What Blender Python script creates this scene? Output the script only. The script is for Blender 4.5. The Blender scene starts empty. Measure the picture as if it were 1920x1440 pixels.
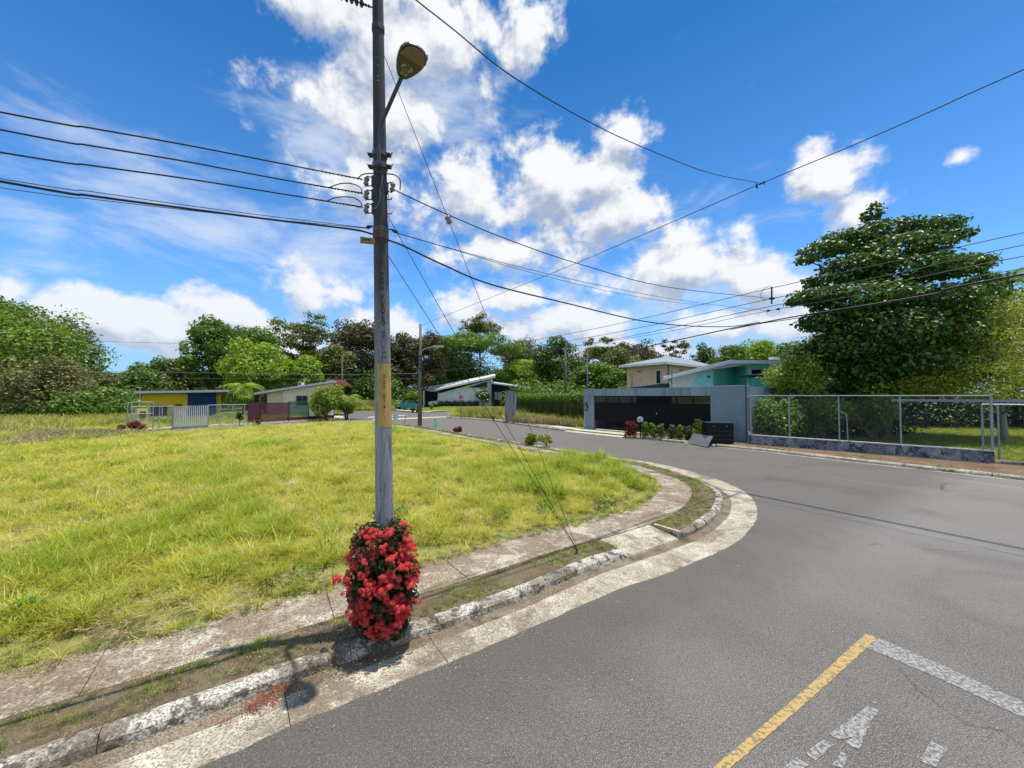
import bpy, bmesh, math, random
import numpy as np
from mathutils import Vector, Matrix, noise, geometry

# ------------------------------------------------------------------ camera, sky, sun, exposure
SC = bpy.context.scene
COL = SC.collection
FPX, CAMH, HORI = 720.0, 2.4, 742.0            # focal length in photo pixels, eye height, horizon row
PITCH = math.atan((HORI - 720) / FPX)
cd = bpy.data.cameras.new('camera'); cam = bpy.data.objects.new('camera', cd); COL.objects.link(cam)
cd.sensor_width = 36; cd.lens = 36 * FPX / 1920; cd.clip_end = 3000; cd.clip_start = 0.05
cam.location = (0, 0, CAMH); cam.rotation_euler = (math.pi / 2 + PITCH, 0, 0)
SC.camera = cam
SUN = Vector((0.148, 0.0375, 1.0)).normalized()
SUN_EL = math.asin(SUN.z); SUN_AZ = math.atan2(SUN.x, SUN.y)
SUN_POWER, SKY_STR, EXPO = 5.0, 0.15, 0.10
sl = bpy.data.lights.new('sun', 'SUN'); sun = bpy.data.objects.new('sun', sl); COL.objects.link(sun)
sl.energy = SUN_POWER; sl.angle = math.radians(0.5); sl.color = (1.0, 0.95, 0.86)
sun.rotation_euler = SUN.to_track_quat('Z', 'Y').to_euler(); sun.location = (0, 0, 40)
SC.view_settings.view_transform = 'Standard'; SC.view_settings.look = 'None'
SC.view_settings.exposure = EXPO; SC.view_settings.gamma = 1; SC.view_settings.use_curve_mapping = False
SC.cycles.max_bounces = 8; SC.cycles.transparent_max_bounces = 12
SC.cycles.sample_clamp_indirect = 6

def ray(px, py):
    dx = (px - 960) / FPX; dy = -(py - 720) / FPX
    return dx, math.cos(PITCH) - dy * math.sin(PITCH), math.sin(PITCH) + dy * math.cos(PITCH)
def GR(px, py, h=0.0):
    """ground point that the photo shows at this pixel, on level h"""
    a, b, c = ray(px, py); t = (h - CAMH) / c
    return (a * t, b * t, h)
def PX(px, py, Y):
    """point that the photo shows at this pixel, at forward distance Y"""
    a, b, c = ray(px, py); t = Y / b
    return Vector((a * t, Y, CAMH + c * t))
def ONP(A, B, px, py):
    """point above the plan line A-B seen at this pixel"""
    a, b, c = ray(px, py)
    dx, dy = B[0] - A[0], B[1] - A[1]
    t = (A[1] * a - A[0] * b) / (dx * b - dy * a)
    x, y = A[0] + t * dx, A[1] + t * dy
    return Vector((x, y, CAMH + c / b * y))

# world: Nishita sky with procedural cumulus and cirrus
W = bpy.data.worlds.new('World'); SC.world = W; W.use_nodes = True
W.cycles.sampling_method = 'MANUAL'; W.cycles.sample_map_resolution = 512
nt = W.node_tree; nt.nodes.clear()
class NB:
    """small node-graph helper"""
    def __init__(s, tree): s.t = tree
    def n(s, typ, **kw):
        nd = s.t.nodes.new(typ)
        for k, v in kw.items(): setattr(nd, k, v)
        return nd
    def put(s, sock, v):
        if hasattr(v, 'is_output'): s.t.links.new(v, sock)
        else: sock.default_value = v
    def m(s, op, a, b=None, c=None, clamp=False):
        nd = s.n('ShaderNodeMath', operation=op, use_clamp=clamp)
        s.put(nd.inputs[0], a)
        if b is not None: s.put(nd.inputs[1], b)
        if c is not None: s.put(nd.inputs[2], c)
        return nd.outputs[0]
    def vm(s, op, a, b=None, out=0):
        nd = s.n('ShaderNodeVectorMath', operation=op)
        s.put(nd.inputs[0], a)
        if b is not None: s.put(nd.inputs[1], b)
        return nd.outputs[out]
    def noise(s, vec, scale, detail=4, rough=0.5, dist=0.0, col=False):
        nd = s.n('ShaderNodeTexNoise'); s.put(nd.inputs['Vector'], vec)
        nd.inputs['Scale'].default_value = scale; nd.inputs['Detail'].default_value = detail
        nd.inputs['Roughness'].default_value = rough; nd.inputs['Distortion'].default_value = dist
        return nd.outputs['Color' if col else 'Fac']
    def mr(s, v, a, b, c=0.0, d=1.0, smooth=False):
        nd = s.n('ShaderNodeMapRange'); nd.interpolation_type = 'SMOOTHSTEP' if smooth else 'LINEAR'
        s.put(nd.inputs[0], v)
        for i, q in enumerate((a, b, c, d)): s.put(nd.inputs[i + 1], q)
        return nd.outputs[0]
    def mix(s, f, a, b, mode='MIX'):
        nd = s.n('ShaderNodeMix', data_type='RGBA', blend_type=mode)
        s.put(nd.inputs[0], f)
        s.put(nd.inputs[6], a if hasattr(a, 'is_output') else (*a, 1) if len(a) == 3 else a)
        s.put(nd.inputs[7], b if hasattr(b, 'is_output') else (*b, 1) if len(b) == 3 else b)
        return nd.outputs[2]
    def ramp(s, f, stops):
        nd = s.n('ShaderNodeValToRGB'); cr = nd.color_ramp
        while len(cr.elements) < len(stops): cr.elements.new(0.5)
        for e, (p, c) in zip(cr.elements, stops): e.position = p; e.color = (*c, 1)
        s.put(nd.inputs[0], f); return nd.outputs[0]
    def bump(s, h, strength=0.3, dist=0.02):
        nd = s.n('ShaderNodeBump'); s.put(nd.inputs['Height'], h)
        nd.inputs['Strength'].default_value = strength; nd.inputs['Distance'].default_value = dist
        return nd.outputs[0]

wb = NB(nt)
sky = wb.n('ShaderNodeTexSky', sky_type='NISHITA'); sky.sun_disc = False
sky.sun_elevation = SUN_EL; sky.sun_rotation = SUN_AZ
sky.altitude = 100; sky.air_density = 1.0; sky.dust_density = 0.6; sky.ozone_density = 2.5
hs = wb.n('ShaderNodeHueSaturation'); hs.inputs['Saturation'].default_value = 1.0; hs.inputs['Value'].default_value = 1.0
hs.inputs['Hue'].default_value = 0.5
nt.links.new(sky.outputs[0], hs.inputs['Color'])
tc = wb.n('ShaderNodeTexCoord')
sep = wb.n('ShaderNodeSeparateXYZ'); nt.links.new(tc.outputs['Generated'], sep.inputs[0])
az = wb.m('ARCTAN2', sep.outputs[0], sep.outputs[1])
el = wb.m('ARCSINE', sep.outputs[2])
cmb = wb.n('ShaderNodeCombineXYZ'); nt.links.new(az, cmb.inputs[0]); nt.links.new(el, cmb.inputs[1])
AE = cmb.outputs[0]
def pa(px, py):
    a, b, c = ray(px, py); l = math.sqrt(a * a + b * b + c * c)
    return math.atan2(a, b), math.asin(c / l)
# cumulus masses: photo pixel centre and radii -> azimuth / elevation ellipses, weight
CUM = [(770, 60, 270, 150, 1.15), (620, 30, 150, 90, 1.05), (930, 50, 140, 110, 1.0), (720, 210, 190, 100, .85), (690, 330, 150, 130, .72), (1150, 400, 95, 90, 1.1),
       (890, 370, 150, 120, 1.15), (1030, 350, 160, 110, 1.15), (1130, 330, 110, 90, 1.1), (1165, 255, 70, 60, 1.0), (960, 470, 180, 60, .95),
       (1545, 335, 100, 70, 1.2), (1600, 395, 90, 50, 1.05), (1804, 293, 36, 18, .62), (1390, 425, 34, 26, .6),
       (1290, 505, 190, 85, 1.2), (1430, 525, 120, 85, 1.15), (1380, 610, 240, 60, .95), (1060, 610, 190, 55, .95), (880, 590, 120, 50, .8),
       (150, 590, 150, 60, 1.15), (20, 540, 60, 50, .9), (290, 615, 180, 60, 1.1), (420, 580, 110, 55, 1.1), (600, 545, 130, 55, .85), (225, 585, 150, 55, 1.05), (700, 610, 130, 50, .9), (960, 560, 130, 50, .85), (560, 640, 220, 60, .8),
       (1750, 640, 260, 50, .7), (1180, 660, 300, 40, .8)]
def density(vec, detail):
    acc = None
    for px, py, rx, ry, w in CUM:
        a0, e0 = pa(px, py); a1, _ = pa(px + rx, py); a2, _ = pa(px - rx, py)
        _, e1 = pa(px, py - ry); _, e2 = pa(px, py + ry)
        ra, re = abs(a1 - a2) / 2, abs(e1 - e2) / 2
        d = wb.vm('MULTIPLY', wb.vm('SUBTRACT', vec, (a0, e0, 0)), (1 / ra, 1 / re, 0))
        L = wb.vm('LENGTH', d, out=1)
        v = wb.m('MULTIPLY_ADD', L, -w, w * 1.0)
        acc = v if acc is None else wb.m('SMOOTH_MAX', acc, v, 0.12)
    # beyond the frame unseen broken cumulus goes on, thickened to whiten the ambient light
    big = wb.noise(wb.vm('ADD', vec, (7.3, 2.1, 0)), 1.6, 2, .5)
    inside = wb.mr(wb.m('ABSOLUTE', wb.vm('DOT_PRODUCT', vec, (1, 0, 0), out=1)), .93, 1.15, 0, 1)
    out = wb.m('MULTIPLY', wb.m('SUBTRACT', big, .45), 5.0)
    out = wb.m('ADD', wb.m('MULTIPLY', inside, wb.m('ADD', out, 1.2)), -1.2)
    acc = wb.m('MAXIMUM', acc, out)
    nz = wb.noise(wb.vm('MULTIPLY', vec, (1, 1.25, 1)), 8.5, detail, .62, .12)
    nz = wb.m('MULTIPLY', wb.m('SUBTRACT', nz, .5), 2.9)
    n2 = wb.noise(wb.vm('ADD', vec, (3.1, 9.2, 0)), 3.2, 3, .5, .3)
    n2 = wb.m('MULTIPLY', wb.m('SUBTRACT', n2, .5), .9)
    acc = wb.m('MAXIMUM', acc, -.9)
    return wb.m('ADD', wb.m('ADD', acc, nz), n2)
D0 = density(AE, 9); D1 = density(wb.vm('ADD', AE, (.012, .045, 0)), 6)
cover = wb.mr(D0, -.05, .60, 0, 1, True)
thick = wb.mr(D0, .1, 1.1, 0, 1)
lit = wb.mr(wb.m('SUBTRACT', D0, D1), -.62, .50, 0, 1, True)
lit = wb.m('MAXIMUM', lit, wb.mr(thick, .30, .0, 0, .6))
low = wb.mr(el, .02, .35, .72, 1.0)
ccol = wb.mix(lit, (2.5, 3.0, 4.0), (5.9, 6.0, 6.15))
ccol = wb.mix(wb.mr(el, .0, .3, .5, 0), ccol, (4.1, 4.9, 6.0))
# cirrus: thin streaks
wv = wb.vm('ADD', AE, wb.vm('MULTIPLY', wb.noise(AE, 2.2, 2, .4, 0, True), (.30, .22, 0)))
cir = wb.noise(wb.vm('MULTIPLY', wv, (1, 3.2, 1)), 4.2, 9, .66, .15)
CIR = [(420, 440, 330, 110, 1.0), (110, 495, 160, 40, .8), (610, 470, 190, 140, 1.1), (620, 250, 170, 110, 1.15), (820, 200, 200, 110, 1.1), (260, 330, 330, 130, .8), (90, 420, 220, 70, .7), (1250, 520, 300, 150, .6)]
cacc = None
for px, py, rx, ry, w in CIR:
    a0, e0 = pa(px, py); a1, _ = pa(px + rx, py); a2, _ = pa(px - rx, py); _, e1 = pa(px, py - ry); _, e2 = pa(px, py + ry)
    L = wb.vm('LENGTH', wb.vm('MULTIPLY', wb.vm('SUBTRACT', AE, (a0, e0, 0)), (2 / abs(a1 - a2), 2 / abs(e1 - e2), 0)), out=1)
    v = wb.m('MULTIPLY_ADD', L, -w, w); cacc = v if cacc is None else wb.m('MAXIMUM', cacc, v)
cir = wb.mr(wb.m('ADD', cir, wb.m('MULTIPLY', wb.m('MAXIMUM', cacc, -.3), .32)), .50, .95, 0, .66, True)
tint = wb.mix(wb.mr(el, .25, .75, 0, 1), (.72, 1.30, 2.0), (.19, .78, 1.36))
skyc = wb.vm('MULTIPLY', hs.outputs[0], wb.vm('MULTIPLY', tint, (.72, .73, .66)))
skyc = wb.mix(wb.mr(el, .0, .30, .65, 0, True), skyc, (2.3, 3.5, 5.2))
col = wb.mix(cir, skyc, (5.1, 5.5, 6.0))
col = wb.mix(wb.m('MULTIPLY', cover, wb.mr(D0, .0, .5, .75, 1)), col, ccol)
bg = wb.n('ShaderNodeBackground'); bg.inputs['Strength'].default_value = SKY_STR
nt.links.new(col, bg.inputs['Color'])
wo = wb.n('ShaderNodeOutputWorld'); nt.links.new(bg.outputs[0], wo.inputs[0])

# ------------------------------------------------------------------ object and mesh helpers
def wmat(o):
    M = o.matrix_basis.copy()
    while o.parent: o = o.parent; M = o.matrix_basis @ M
    return M
def thing(name, label, cat, loc=(0, 0, 0), rotz=0.0, group=None, kind=None):
    o = bpy.data.objects.new(name, None); COL.objects.link(o)
    o.location = loc; o.rotation_euler = (0, 0, rotz)
    if label: o['label'] = label
    if cat: o['category'] = cat
    if group: o['group'] = group
    if kind: o['kind'] = kind
    o.empty_display_size = .2
    return o
def tag(o, label, cat=None, group=None, kind=None):
    if label: o['label'] = label
    if cat: o['category'] = cat
    if group: o['group'] = group
    if kind: o['kind'] = kind
    return o
def link_mesh(name, V, F, mat, parent=None, smooth=False, loc=None, kind=None, label=None):
    V = np.asarray(V, np.float64).reshape(-1, 3)
    o = None
    me = bpy.data.meshes.new(name)
    if parent is not None:
        Mi = np.array(wmat(parent).inverted())
        V = V @ Mi[:3, :3].T + Mi[:3, 3]
    elif loc is not None:
        V = V - np.array(loc)
    if isinstance(F, np.ndarray):
        k = F.shape[1]; n = len(F)
        me.vertices.add(len(V)); me.vertices.foreach_set('co', V.astype(np.float32).ravel())
        me.loops.add(n * k); me.loops.foreach_set('vertex_index', F.astype(np.int32).ravel())
        me.polygons.add(n); me.polygons.foreach_set('loop_start', np.arange(0, n * k, k, dtype=np.int32))
        me.polygons.foreach_set('loop_total', np.full(n, k, np.int32))
        me.update(calc_edges=True); me.validate()
    else:
        me.from_pydata([tuple(v) for v in V], [], F); me.update()
        bm = bmesh.new(); bm.from_mesh(me); bmesh.ops.recalc_face_normals(bm, faces=bm.faces); bm.to_mesh(me); bm.free()
    if smooth: me.shade_smooth()
    me.materials.append(mat)
    o = bpy.data.objects.new(name, me); COL.objects.link(o)
    if parent is not None: o.parent = parent
    elif loc is not None: o.location = loc
    if kind: o['kind'] = kind
    if label: o['label'] = label
    return o
def dup(root, M=None, loc=None, rotz=None, label=None, group=None, scale=None):
    r = root.copy(); COL.objects.link(r)
    if loc is not None: r.location = loc
    if rotz is not None: r.rotation_euler = (0, 0, rotz)
    if scale: r.scale = (scale,) * 3 if not isinstance(scale, tuple) else scale
    if label: r['label'] = label
    if group: r['group'] = group
    for ch in list(root.children):
        c = ch.copy(); COL.objects.link(c); c.parent = r
        for g in list(ch.children):
            d = g.copy(); COL.objects.link(d); d.parent = c
    return r
class Frame:
    def __init__(s, o, u):
        s.o = Vector(o); s.u = Vector((u[0], u[1], 0)).normalized(); s.v = Vector((-s.u.y, s.u.x, 0))
    def __call__(s, p): return s.o + s.u * p[0] + s.v * p[1] + Vector((0, 0, p[2]))
class MB:
    def __init__(s, F=None): s.V = []; s.Fc = []; s.F = F
    def v(s, p):
        p = Vector(p); s.V.append(tuple(s.F(p) if s.F else p)); return len(s.V) - 1
    def face(s, pts): s.Fc.append([s.v(p) for p in pts]); return s
    def box(s, x0, x1, y0, y1, z0, z1):
        i = len(s.V)
        for z in (z0, z1):
            for x, y in ((x0, y0), (x1, y0), (x1, y1), (x0, y1)): s.v((x, y, z))
        for f in ((3, 2, 1, 0), (4, 5, 6, 7), (0, 1, 5, 4), (1, 2, 6, 5), (2, 3, 7, 6), (3, 0, 4, 7)): s.Fc.append([i + k for k in f])
        return s
    def ext(s, poly, vec):
        n = len(poly); i = len(s.V); vec = Vector(vec)
        for p in poly: s.v(p)
        for p in poly: s.v(Vector(p) + vec)
        s.Fc.append(list(range(i, i + n))); s.Fc.append(list(range(i + 2 * n - 1, i + n - 1, -1)))
        for k in range(n): s.Fc.append([i + k, i + (k + 1) % n, i + n + (k + 1) % n, i + n + k])
        return s
    def tube(s, pts, r, n=6, cap=True):
        pts = [Vector(p) for p in pts]; m = len(pts)
        rs = r if isinstance(r, (list, tuple)) else [r] * m
        i0 = len(s.V); ref = None
        for k, p in enumerate(pts):
            d = (pts[min(k + 1, m - 1)] - pts[max(k - 1, 0)]).normalized()
            if ref is None:
                ref = Vector((0, 0, 1)) if abs(d.z) < .9 else Vector((1, 0, 0))
            a = (ref - d * ref.dot(d)).normalized(); b = d.cross(a); ref = a
            for j in range(n):
                t = 2 * math.pi * j / n
                s.v(p + (a * math.cos(t) + b * math.sin(t)) * rs[k])
        for k in range(m - 1):
            for j in range(n):
                a0 = i0 + k * n + j; b0 = i0 + k * n + (j + 1) % n
                s.Fc.append([a0, b0, b0 + n, a0 + n])
        if cap:
            s.Fc.append([i0 + j for j in range(n)][::-1]); s.Fc.append([i0 + (m - 1) * n + j for j in range(n)])
        return s
    def lathe(s, c, prof, n=12, axis=(0, 0, 1)):
        c = Vector(c); ax = Vector(axis).normalized()
        s.tube([c + ax * h for h, _ in prof], [max(r, 1e-4) for _, r in prof], n); return s
    def build(s, name, mat, parent=None, **k): return link_mesh(name, s.V, s.Fc, mat, parent, **k)
def catmull(P, n=8):
    P = [Vector(p) for p in P]; Q = [P[0] * 2 - P[1]] + P + [P[-1] * 2 - P[-2]]; out = []
    for i in range(1, len(Q) - 2):
        for k in range(n):
            t = k / n
            out.append(.5 * ((2 * Q[i]) + (Q[i + 1] - Q[i - 1]) * t + (2 * Q[i - 1] - 5 * Q[i] + 4 * Q[i + 1] - Q[i + 2]) * t * t + (3 * Q[i] - Q[i - 1] - 3 * Q[i + 1] + Q[i + 2]) * t ** 3))
    out.append(Q[-2].copy()); return out

# ------------------------------------------------------------------ materials
MATS = {}
def newmat(name):
    m = bpy.data.materials.new(name); m.use_nodes = True
    t = m.node_tree; b = NB(t); p = t.nodes['Principled BSDF']
    return m, b, p
def pos(b): return b.n('ShaderNodeNewGeometry').outputs['Position']
def plain(name, c, rough=.6, metal=0.0, var=.12, scale=3.0, bump=0.0, bscale=40, spec=.5, dirt=None, dscale=1.2, dth=(.5, .7), stretch=None):
    if name in MATS: return MATS[name]
    m, b, p = newmat(name); P = pos(b)
    if stretch: P2 = b.vm('MULTIPLY', P, stretch)
    else: P2 = P
    n1 = b.noise(P2, scale, 6, .6)
    hi = tuple(min(1, x * (1 + var)) for x in c); lo = tuple(x * (1 - var) for x in c)
    col = b.mix(b.mr(n1, .3, .7), lo, hi)
    if dirt:
        n2 = b.noise(P2, dscale, 8, .65)
        col = b.mix(b.mr(n2, dth[0], dth[1], 0, .85, True), col, dirt)
    b.put(p.inputs['Base Color'], col); p.inputs['Roughness'].default_value = rough
    p.inputs['Metallic'].default_value = metal; p.inputs['Specular IOR Level'].default_value = spec
    if bump: b.put(p.inputs['Normal'], b.bump(b.noise(P, bscale, 5, .6), bump, .01))
    MATS[name] = m; return m
def leafmat(name, stops, trans=.35, rough=.5, nscale=.25, lo=.75, hi=1.2, spec=.4, tcol=None):
    if name in MATS: return MATS[name]
    m, b, p = newmat(name); g = b.n('ShaderNodeNewGeometry')
    rnd = g.outputs['Random Per Island']
    col = b.ramp(rnd, stops)
    big = b.mr(b.noise(g.outputs['Position'], nscale, 3, .5), .3, .7, lo, hi)
    mul = b.n('ShaderNodeVectorMath', operation='SCALE'); b.t.links.new(col, mul.inputs[0]); b.t.links.new(big, mul.inputs['Scale'])
    c = mul.outputs[0]
    b.put(p.inputs['Base Color'], c); p.inputs['Roughness'].default_value = rough; p.inputs['Specular IOR Level'].default_value = spec
    tr = b.n('ShaderNodeBsdfTranslucent')
    tcm = b.mix(.5, c, tcol or (.25, .4, .03), 'MIX'); b.put(tr.inputs[0], tcm)
    mx = b.n('ShaderNodeMixShader'); mx.inputs[0].default_value = trans
    out = b.t.nodes['Material Output']
    b.t.links.new(p.outputs[0], mx.inputs[1]); b.t.links.new(tr.outputs[0], mx.inputs[2]); b.t.links.new(mx.outputs[0], out.inputs[0])
    MATS[name] = m; return m
def glassmat(name='dark_glass', c=(.02, .025, .03)):
    return plain(name, c, rough=.15, var=.3, scale=1, spec=.25)

# asphalt
def asphalt_mat():
    m, b, p = newmat('asphalt'); P = pos(b)
    sp = b.n('ShaderNodeTexVoronoi'); b.put(sp.inputs['Vector'], P); sp.inputs['Scale'].default_value = 90
    grain = b.noise(P, 160, 3, .6); mid = b.noise(P, 28, 6, .7); big = b.noise(P, .9, 5, .6, .4)
    st = b.vm('MULTIPLY', P, (.5, .5, 1))
    # long faint streaks along the main street
    rot = b.n('ShaderNodeVectorRotate'); rot.rotation_type = 'Z_AXIS'; b.put(rot.inputs[0], P); rot.inputs['Angle'].default_value = math.radians(-28)
    streak = b.noise(b.vm('MULTIPLY', rot.outputs[0], (1.3, .10, 1)), 1.5, 6, .62, .6)
    c = b.mix(b.mr(sp.outputs['Color'], .2, .9), (.038, .034, .032), (.108, .100, .094))
    c = b.mix(b.mr(grain, .40, .66, 0, 1), c, (.165, .155, .145))
    c = b.mix(b.mr(mid, .38, .66, 0, .5), c, (.052, .047, .045))
    sepp = b.n('ShaderNodeSeparateXYZ'); b.put(sepp.inputs[0], P)
    mid_l = b.mr(b.m('ADD', sepp.outputs[1], b.m('MULTIPLY', sepp.outputs[0], .25)), 3.6, 8.5, 0, .60, True)   # paler towards the main street
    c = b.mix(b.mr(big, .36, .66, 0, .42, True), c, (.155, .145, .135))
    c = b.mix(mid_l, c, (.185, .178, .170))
    c = b.mix(b.m('MULTIPLY', b.mr(streak, .50, .74, 0, .5, True), b.mr(sepp.outputs[1], 5, 11, .12, 1)), c, (.25, .242, .225))
    c = b.mix(b.mr(b.noise(P, .42, 5, .6, .5), .50, .70, 0, .55, True), c, (.055, .050, .048))
    c = b.mix(b.mr(b.noise(P, 1.7, 6, .7, 1.2), .60, .72, 0, .45, True), c, (.050, .045, .042))
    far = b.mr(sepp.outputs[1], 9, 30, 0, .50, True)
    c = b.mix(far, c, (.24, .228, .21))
    c = b.mix(b.mr(b.noise(P, 110, 2, .5), .52, .68, 0, .75), c, (.33, .32, .30))
    c = b.mix(b.mr(b.noise(P, 130, 2, .5), .36, .46, .75, 0), c, (.018, .016, .015))
    # dirty, less polished strip of surfacing along the side-street gutter
    de = b.m('ADD', b.vm('DOT_PRODUCT', b.vm('SUBTRACT', P, (-2.03, 2.55, 0)), (.547, -.837, 0), out=1), b.m('MULTIPLY', b.m('SUBTRACT', b.noise(P, 1.4, 5, .6), .5), .9))
    c = b.mix(b.mr(de, .15, 1.5, .50, 0, True), c, (.050, .044, .038))
    c = b.mix(b.mr(b.noise(P, 38, 4, .75), .54, .70, 0, .6), c, (.030, .026, .023))
    c = b.mix(b.mr(b.noise(P, 46, 4, .75), .56, .70, 0, .5), c, (.30, .285, .26))
    c = b.mix(1.0, c, (1.12, 1.09, 1.05), 'MULTIPLY')
    vc = b.n('ShaderNodeTexVoronoi'); vc.feature = 'DISTANCE_TO_EDGE'; b.put(vc.inputs['Vector'], b.vm('ADD', P, b.vm('MULTIPLY', b.noise(P, 2.0, 5, .6, 0, True), (.6, .6, 0)))); vc.inputs['Scale'].default_value = .28
    c = b.mix(b.m('MULTIPLY', b.mr(vc.outputs['Distance'], .0, .0035, 1, 0), b.mr(b.noise(P, .5, 2, .5), .5, .6)), c, (.02, .018, .017))
    b.put(p.inputs['Base Color'], c); p.inputs['Roughness'].default_value = .82; p.inputs['Specular IOR Level'].default_value = .35
    h = b.m('ADD', b.m('MULTIPLY', sp.outputs['Distance'], .7), grain)
    b.put(p.inputs['Normal'], b.bump(h, .55, .006))
    return m
def concrete_mat(name, base, pale, dark, soil=None, soil_amt=(.5, .62), speck=90, dth=(.52, .66), dscale=3.2, dirt_amt=.9, pth=(.42, .62)):
    m, b, p = newmat(name); P = pos(b)
    n1 = b.noise(P, 2.2, 8, .65, .4); n2 = b.noise(P, dscale, 9, .68, .3); n3 = b.noise(P, speck, 3, .6)
    c = b.mix(b.mr(n1, pth[0], pth[1], 0, 1, True), base, pale)
    if soil: c = b.mix(b.mr(b.noise(P, 1.1, 8, .66, .6), soil_amt[0], soil_amt[1], 0, .9, True), c, soil)
    c = b.mix(b.mr(n2, dth[0], dth[1], 0, dirt_amt, True), c, dark)
    c = b.mix(b.mr(n3, .40, .56, .8, 0), c, tuple(x * .28 for x in base))
    c = b.mix(b.mr(b.noise(P, speck * .33, 5, .75), .56, .68, 0, .5), c, tuple(min(1, x * 1.35) for x in pale))
    b.put(p.inputs['Base Color'], c); p.inputs['Roughness'].default_value = .9; p.inputs['Specular IOR Level'].default_value = .25
    b.put(p.inputs['Normal'], b.bump(b.m('ADD', n3, b.m('MULTIPLY', n2, 1.5)), .5, .012))
    MATS[name] = m; return m
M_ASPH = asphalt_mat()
M_WALK = concrete_mat('sidewalk_concrete', (.34, .285, .205), (.56, .50, .40), (.10, .08, .055), soil=(.25, .175, .115), soil_amt=(.44, .55), dth=(.54, .68), dirt_amt=.6, pth=(.47, .56), speck=55, dscale=5)
M_GUTT = concrete_mat('gutter_concrete', (.42, .375, .275), (.62, .57, .45), (.12, .10, .07), soil=(.20, .155, .105), soil_amt=(.48, .62), dth=(.54, .68), speck=60, dirt_amt=.65)
M_GDIRT = concrete_mat('gutter_dirt', (.20, .155, .105), (.30, .25, .175), (.09, .07, .05), dth=(.5, .65), speck=70)
M_KERB = concrete_mat('kerb_concrete', (.30, .26, .20), (.60, .56, .48), (.040, .034, .026), soil=(.19, .155, .11), soil_amt=(.46, .56), dth=(.50, .58), dscale=8, speck=60, dirt_amt=.85, pth=(.43, .53))
M_KERB2 = concrete_mat('kerb_concrete_far', (.36, .32, .25), (.55, .5, .41), (.12, .10, .075), dth=(.56, .66), dscale=2.5, speck=30)
M_APRON = concrete_mat('driveway_concrete', (.58, .53, .44), (.68, .63, .54), (.34, .29, .22), dth=(.62, .8), speck=25)
M_BLOCK = concrete_mat('mildewed_block', (.20, .22, .25), (.42, .45, .48), (.025, .028, .032), dth=(.47, .60), dscale=3.5, speck=40)
def ground_mat(name, stops, scale=1.4, fine=18, spec=.1):
    m, b, p = newmat(name); P = pos(b)
    n = b.m('ADD', b.m('MULTIPLY', b.noise(P, scale, 8, .65, .5), .65), b.m('MULTIPLY', b.noise(P, fine, 5, .7), .35))
    c = b.ramp(b.mr(n, .32, .68), stops)
    c = b.mix(b.mr(b.noise(P, 70, 3, .6), .35, .6, .45, 0), c, (.03, .028, .018))
    b.put(p.inputs['Base Color'], c); p.inputs['Roughness'].default_value = .95; p.inputs['Specular IOR Level'].default_value = spec
    b.put(p.inputs['Normal'], b.bump(b.noise(P, 30, 6, .7), .8, .03))
    MATS[name] = m; return m
M_SOIL = ground_mat('lot_soil', [(0, (.12, .10, .05)), (.35, (.22, .20, .07)), (.6, (.30, .29, .08)), (1, (.38, .32, .17))])
M_VERGE = ground_mat('verge_soil', [(0, (.10, .075, .05)), (.4, (.17, .125, .08)), (.62, (.22, .165, .11)), (.8, (.13, .14, .055)), (1, (.10, .13, .04))], 2.5, 30)
M_DIRT = ground_mat('brown_dirt', [(0, (.13, .085, .055)), (.5, (.20, .13, .085)), (.8, (.25, .19, .13)), (1, (.17, .17, .08))], 1.6, 20)
M_FIELD = ground_mat('field_ground', [(0, (.07, .10, .02)), (.5, (.12, .16, .03)), (1, (.20, .20, .07))], .5, 9)
M_LAWN = ground_mat('lawn_ground', [(0, (.07, .12, .015)), (.5, (.13, .19, .025)), (1, (.22, .24, .06))], .8, 14)

# ------------------------------------------------------------------ ground, roads, kerbs
def flat_poly(name, pts, z, mat, parent=None, **k):
    pts = [Vector((p[0], p[1], 0)) for p in pts]
    tri = geometry.tessellate_polygon([pts])
    V = [(p.x, p.y, z) for p in pts]; F = []
    for t in tri:
        a, b2, c = (Vector(V[i]) for i in t)
        F.append(list(t) if (b2 - a).cross(c - a).z > 0 else list(t)[::-1])
    me = bpy.data.meshes.new(name); me.from_pydata(V, [], F); me.update(); me.materials.append(mat)
    o = bpy.data.objects.new(name, me); COL.objects.link(o)
    if parent: o.parent = parent
    for kk, v in k.items(): o[kk] = v
    return o
flat_poly('ground', [(-900, -300), (900, -300), (900, 1500), (-900, 1500)], -.03, M_FIELD, kind='structure')

APIX = [(370, 1440), (520, 1372), (640, 1322), (860, 1235), (1002, 1174), (1162, 1104), (1250, 1075), (1358, 1029), (1396, 1003), (1419, 967), (1408, 932), (1367, 908), (1308, 888), (1250, 873), (1192, 863), (1133, 855), (1031, 838.5), (900, 818), (830, 806), (740, 795)]
A0 = [Vector((*GR(x, y)[:2], 0)) for x, y in APIX]
dirn = (A0[3] - A0[0]).normalized()
A0 = [A0[0] - dirn * d for d in (26, 12, 5, 2)] + A0
NEAR = catmull(A0, 12)
def arclen(P):
    s = [0.0]
    for i in range(1, len(P)): s.append(s[-1] + (P[i] - P[i - 1]).length)
    return s
def resample(P, step):
    s = arclen(P); out = []; n = int(s[-1] / step); j = 0
    for i in range(n + 1):
        d = i * s[-1] / n
        while j < len(s) - 2 and s[j + 1] < d: j += 1
        f = (d - s[j]) / max(1e-9, s[j + 1] - s[j]); out.append(P[j].lerp(P[j + 1], min(1, f)))
    return out
NEAR = resample(NEAR, .15)
NS = arclen(NEAR)
i0 = min(range(len(NEAR)), key=lambda i: (NEAR[i] - A0[4]).length); NS = [s - NS[i0] for s in NS]   # s = 0 at the photo's lower edge
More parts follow.
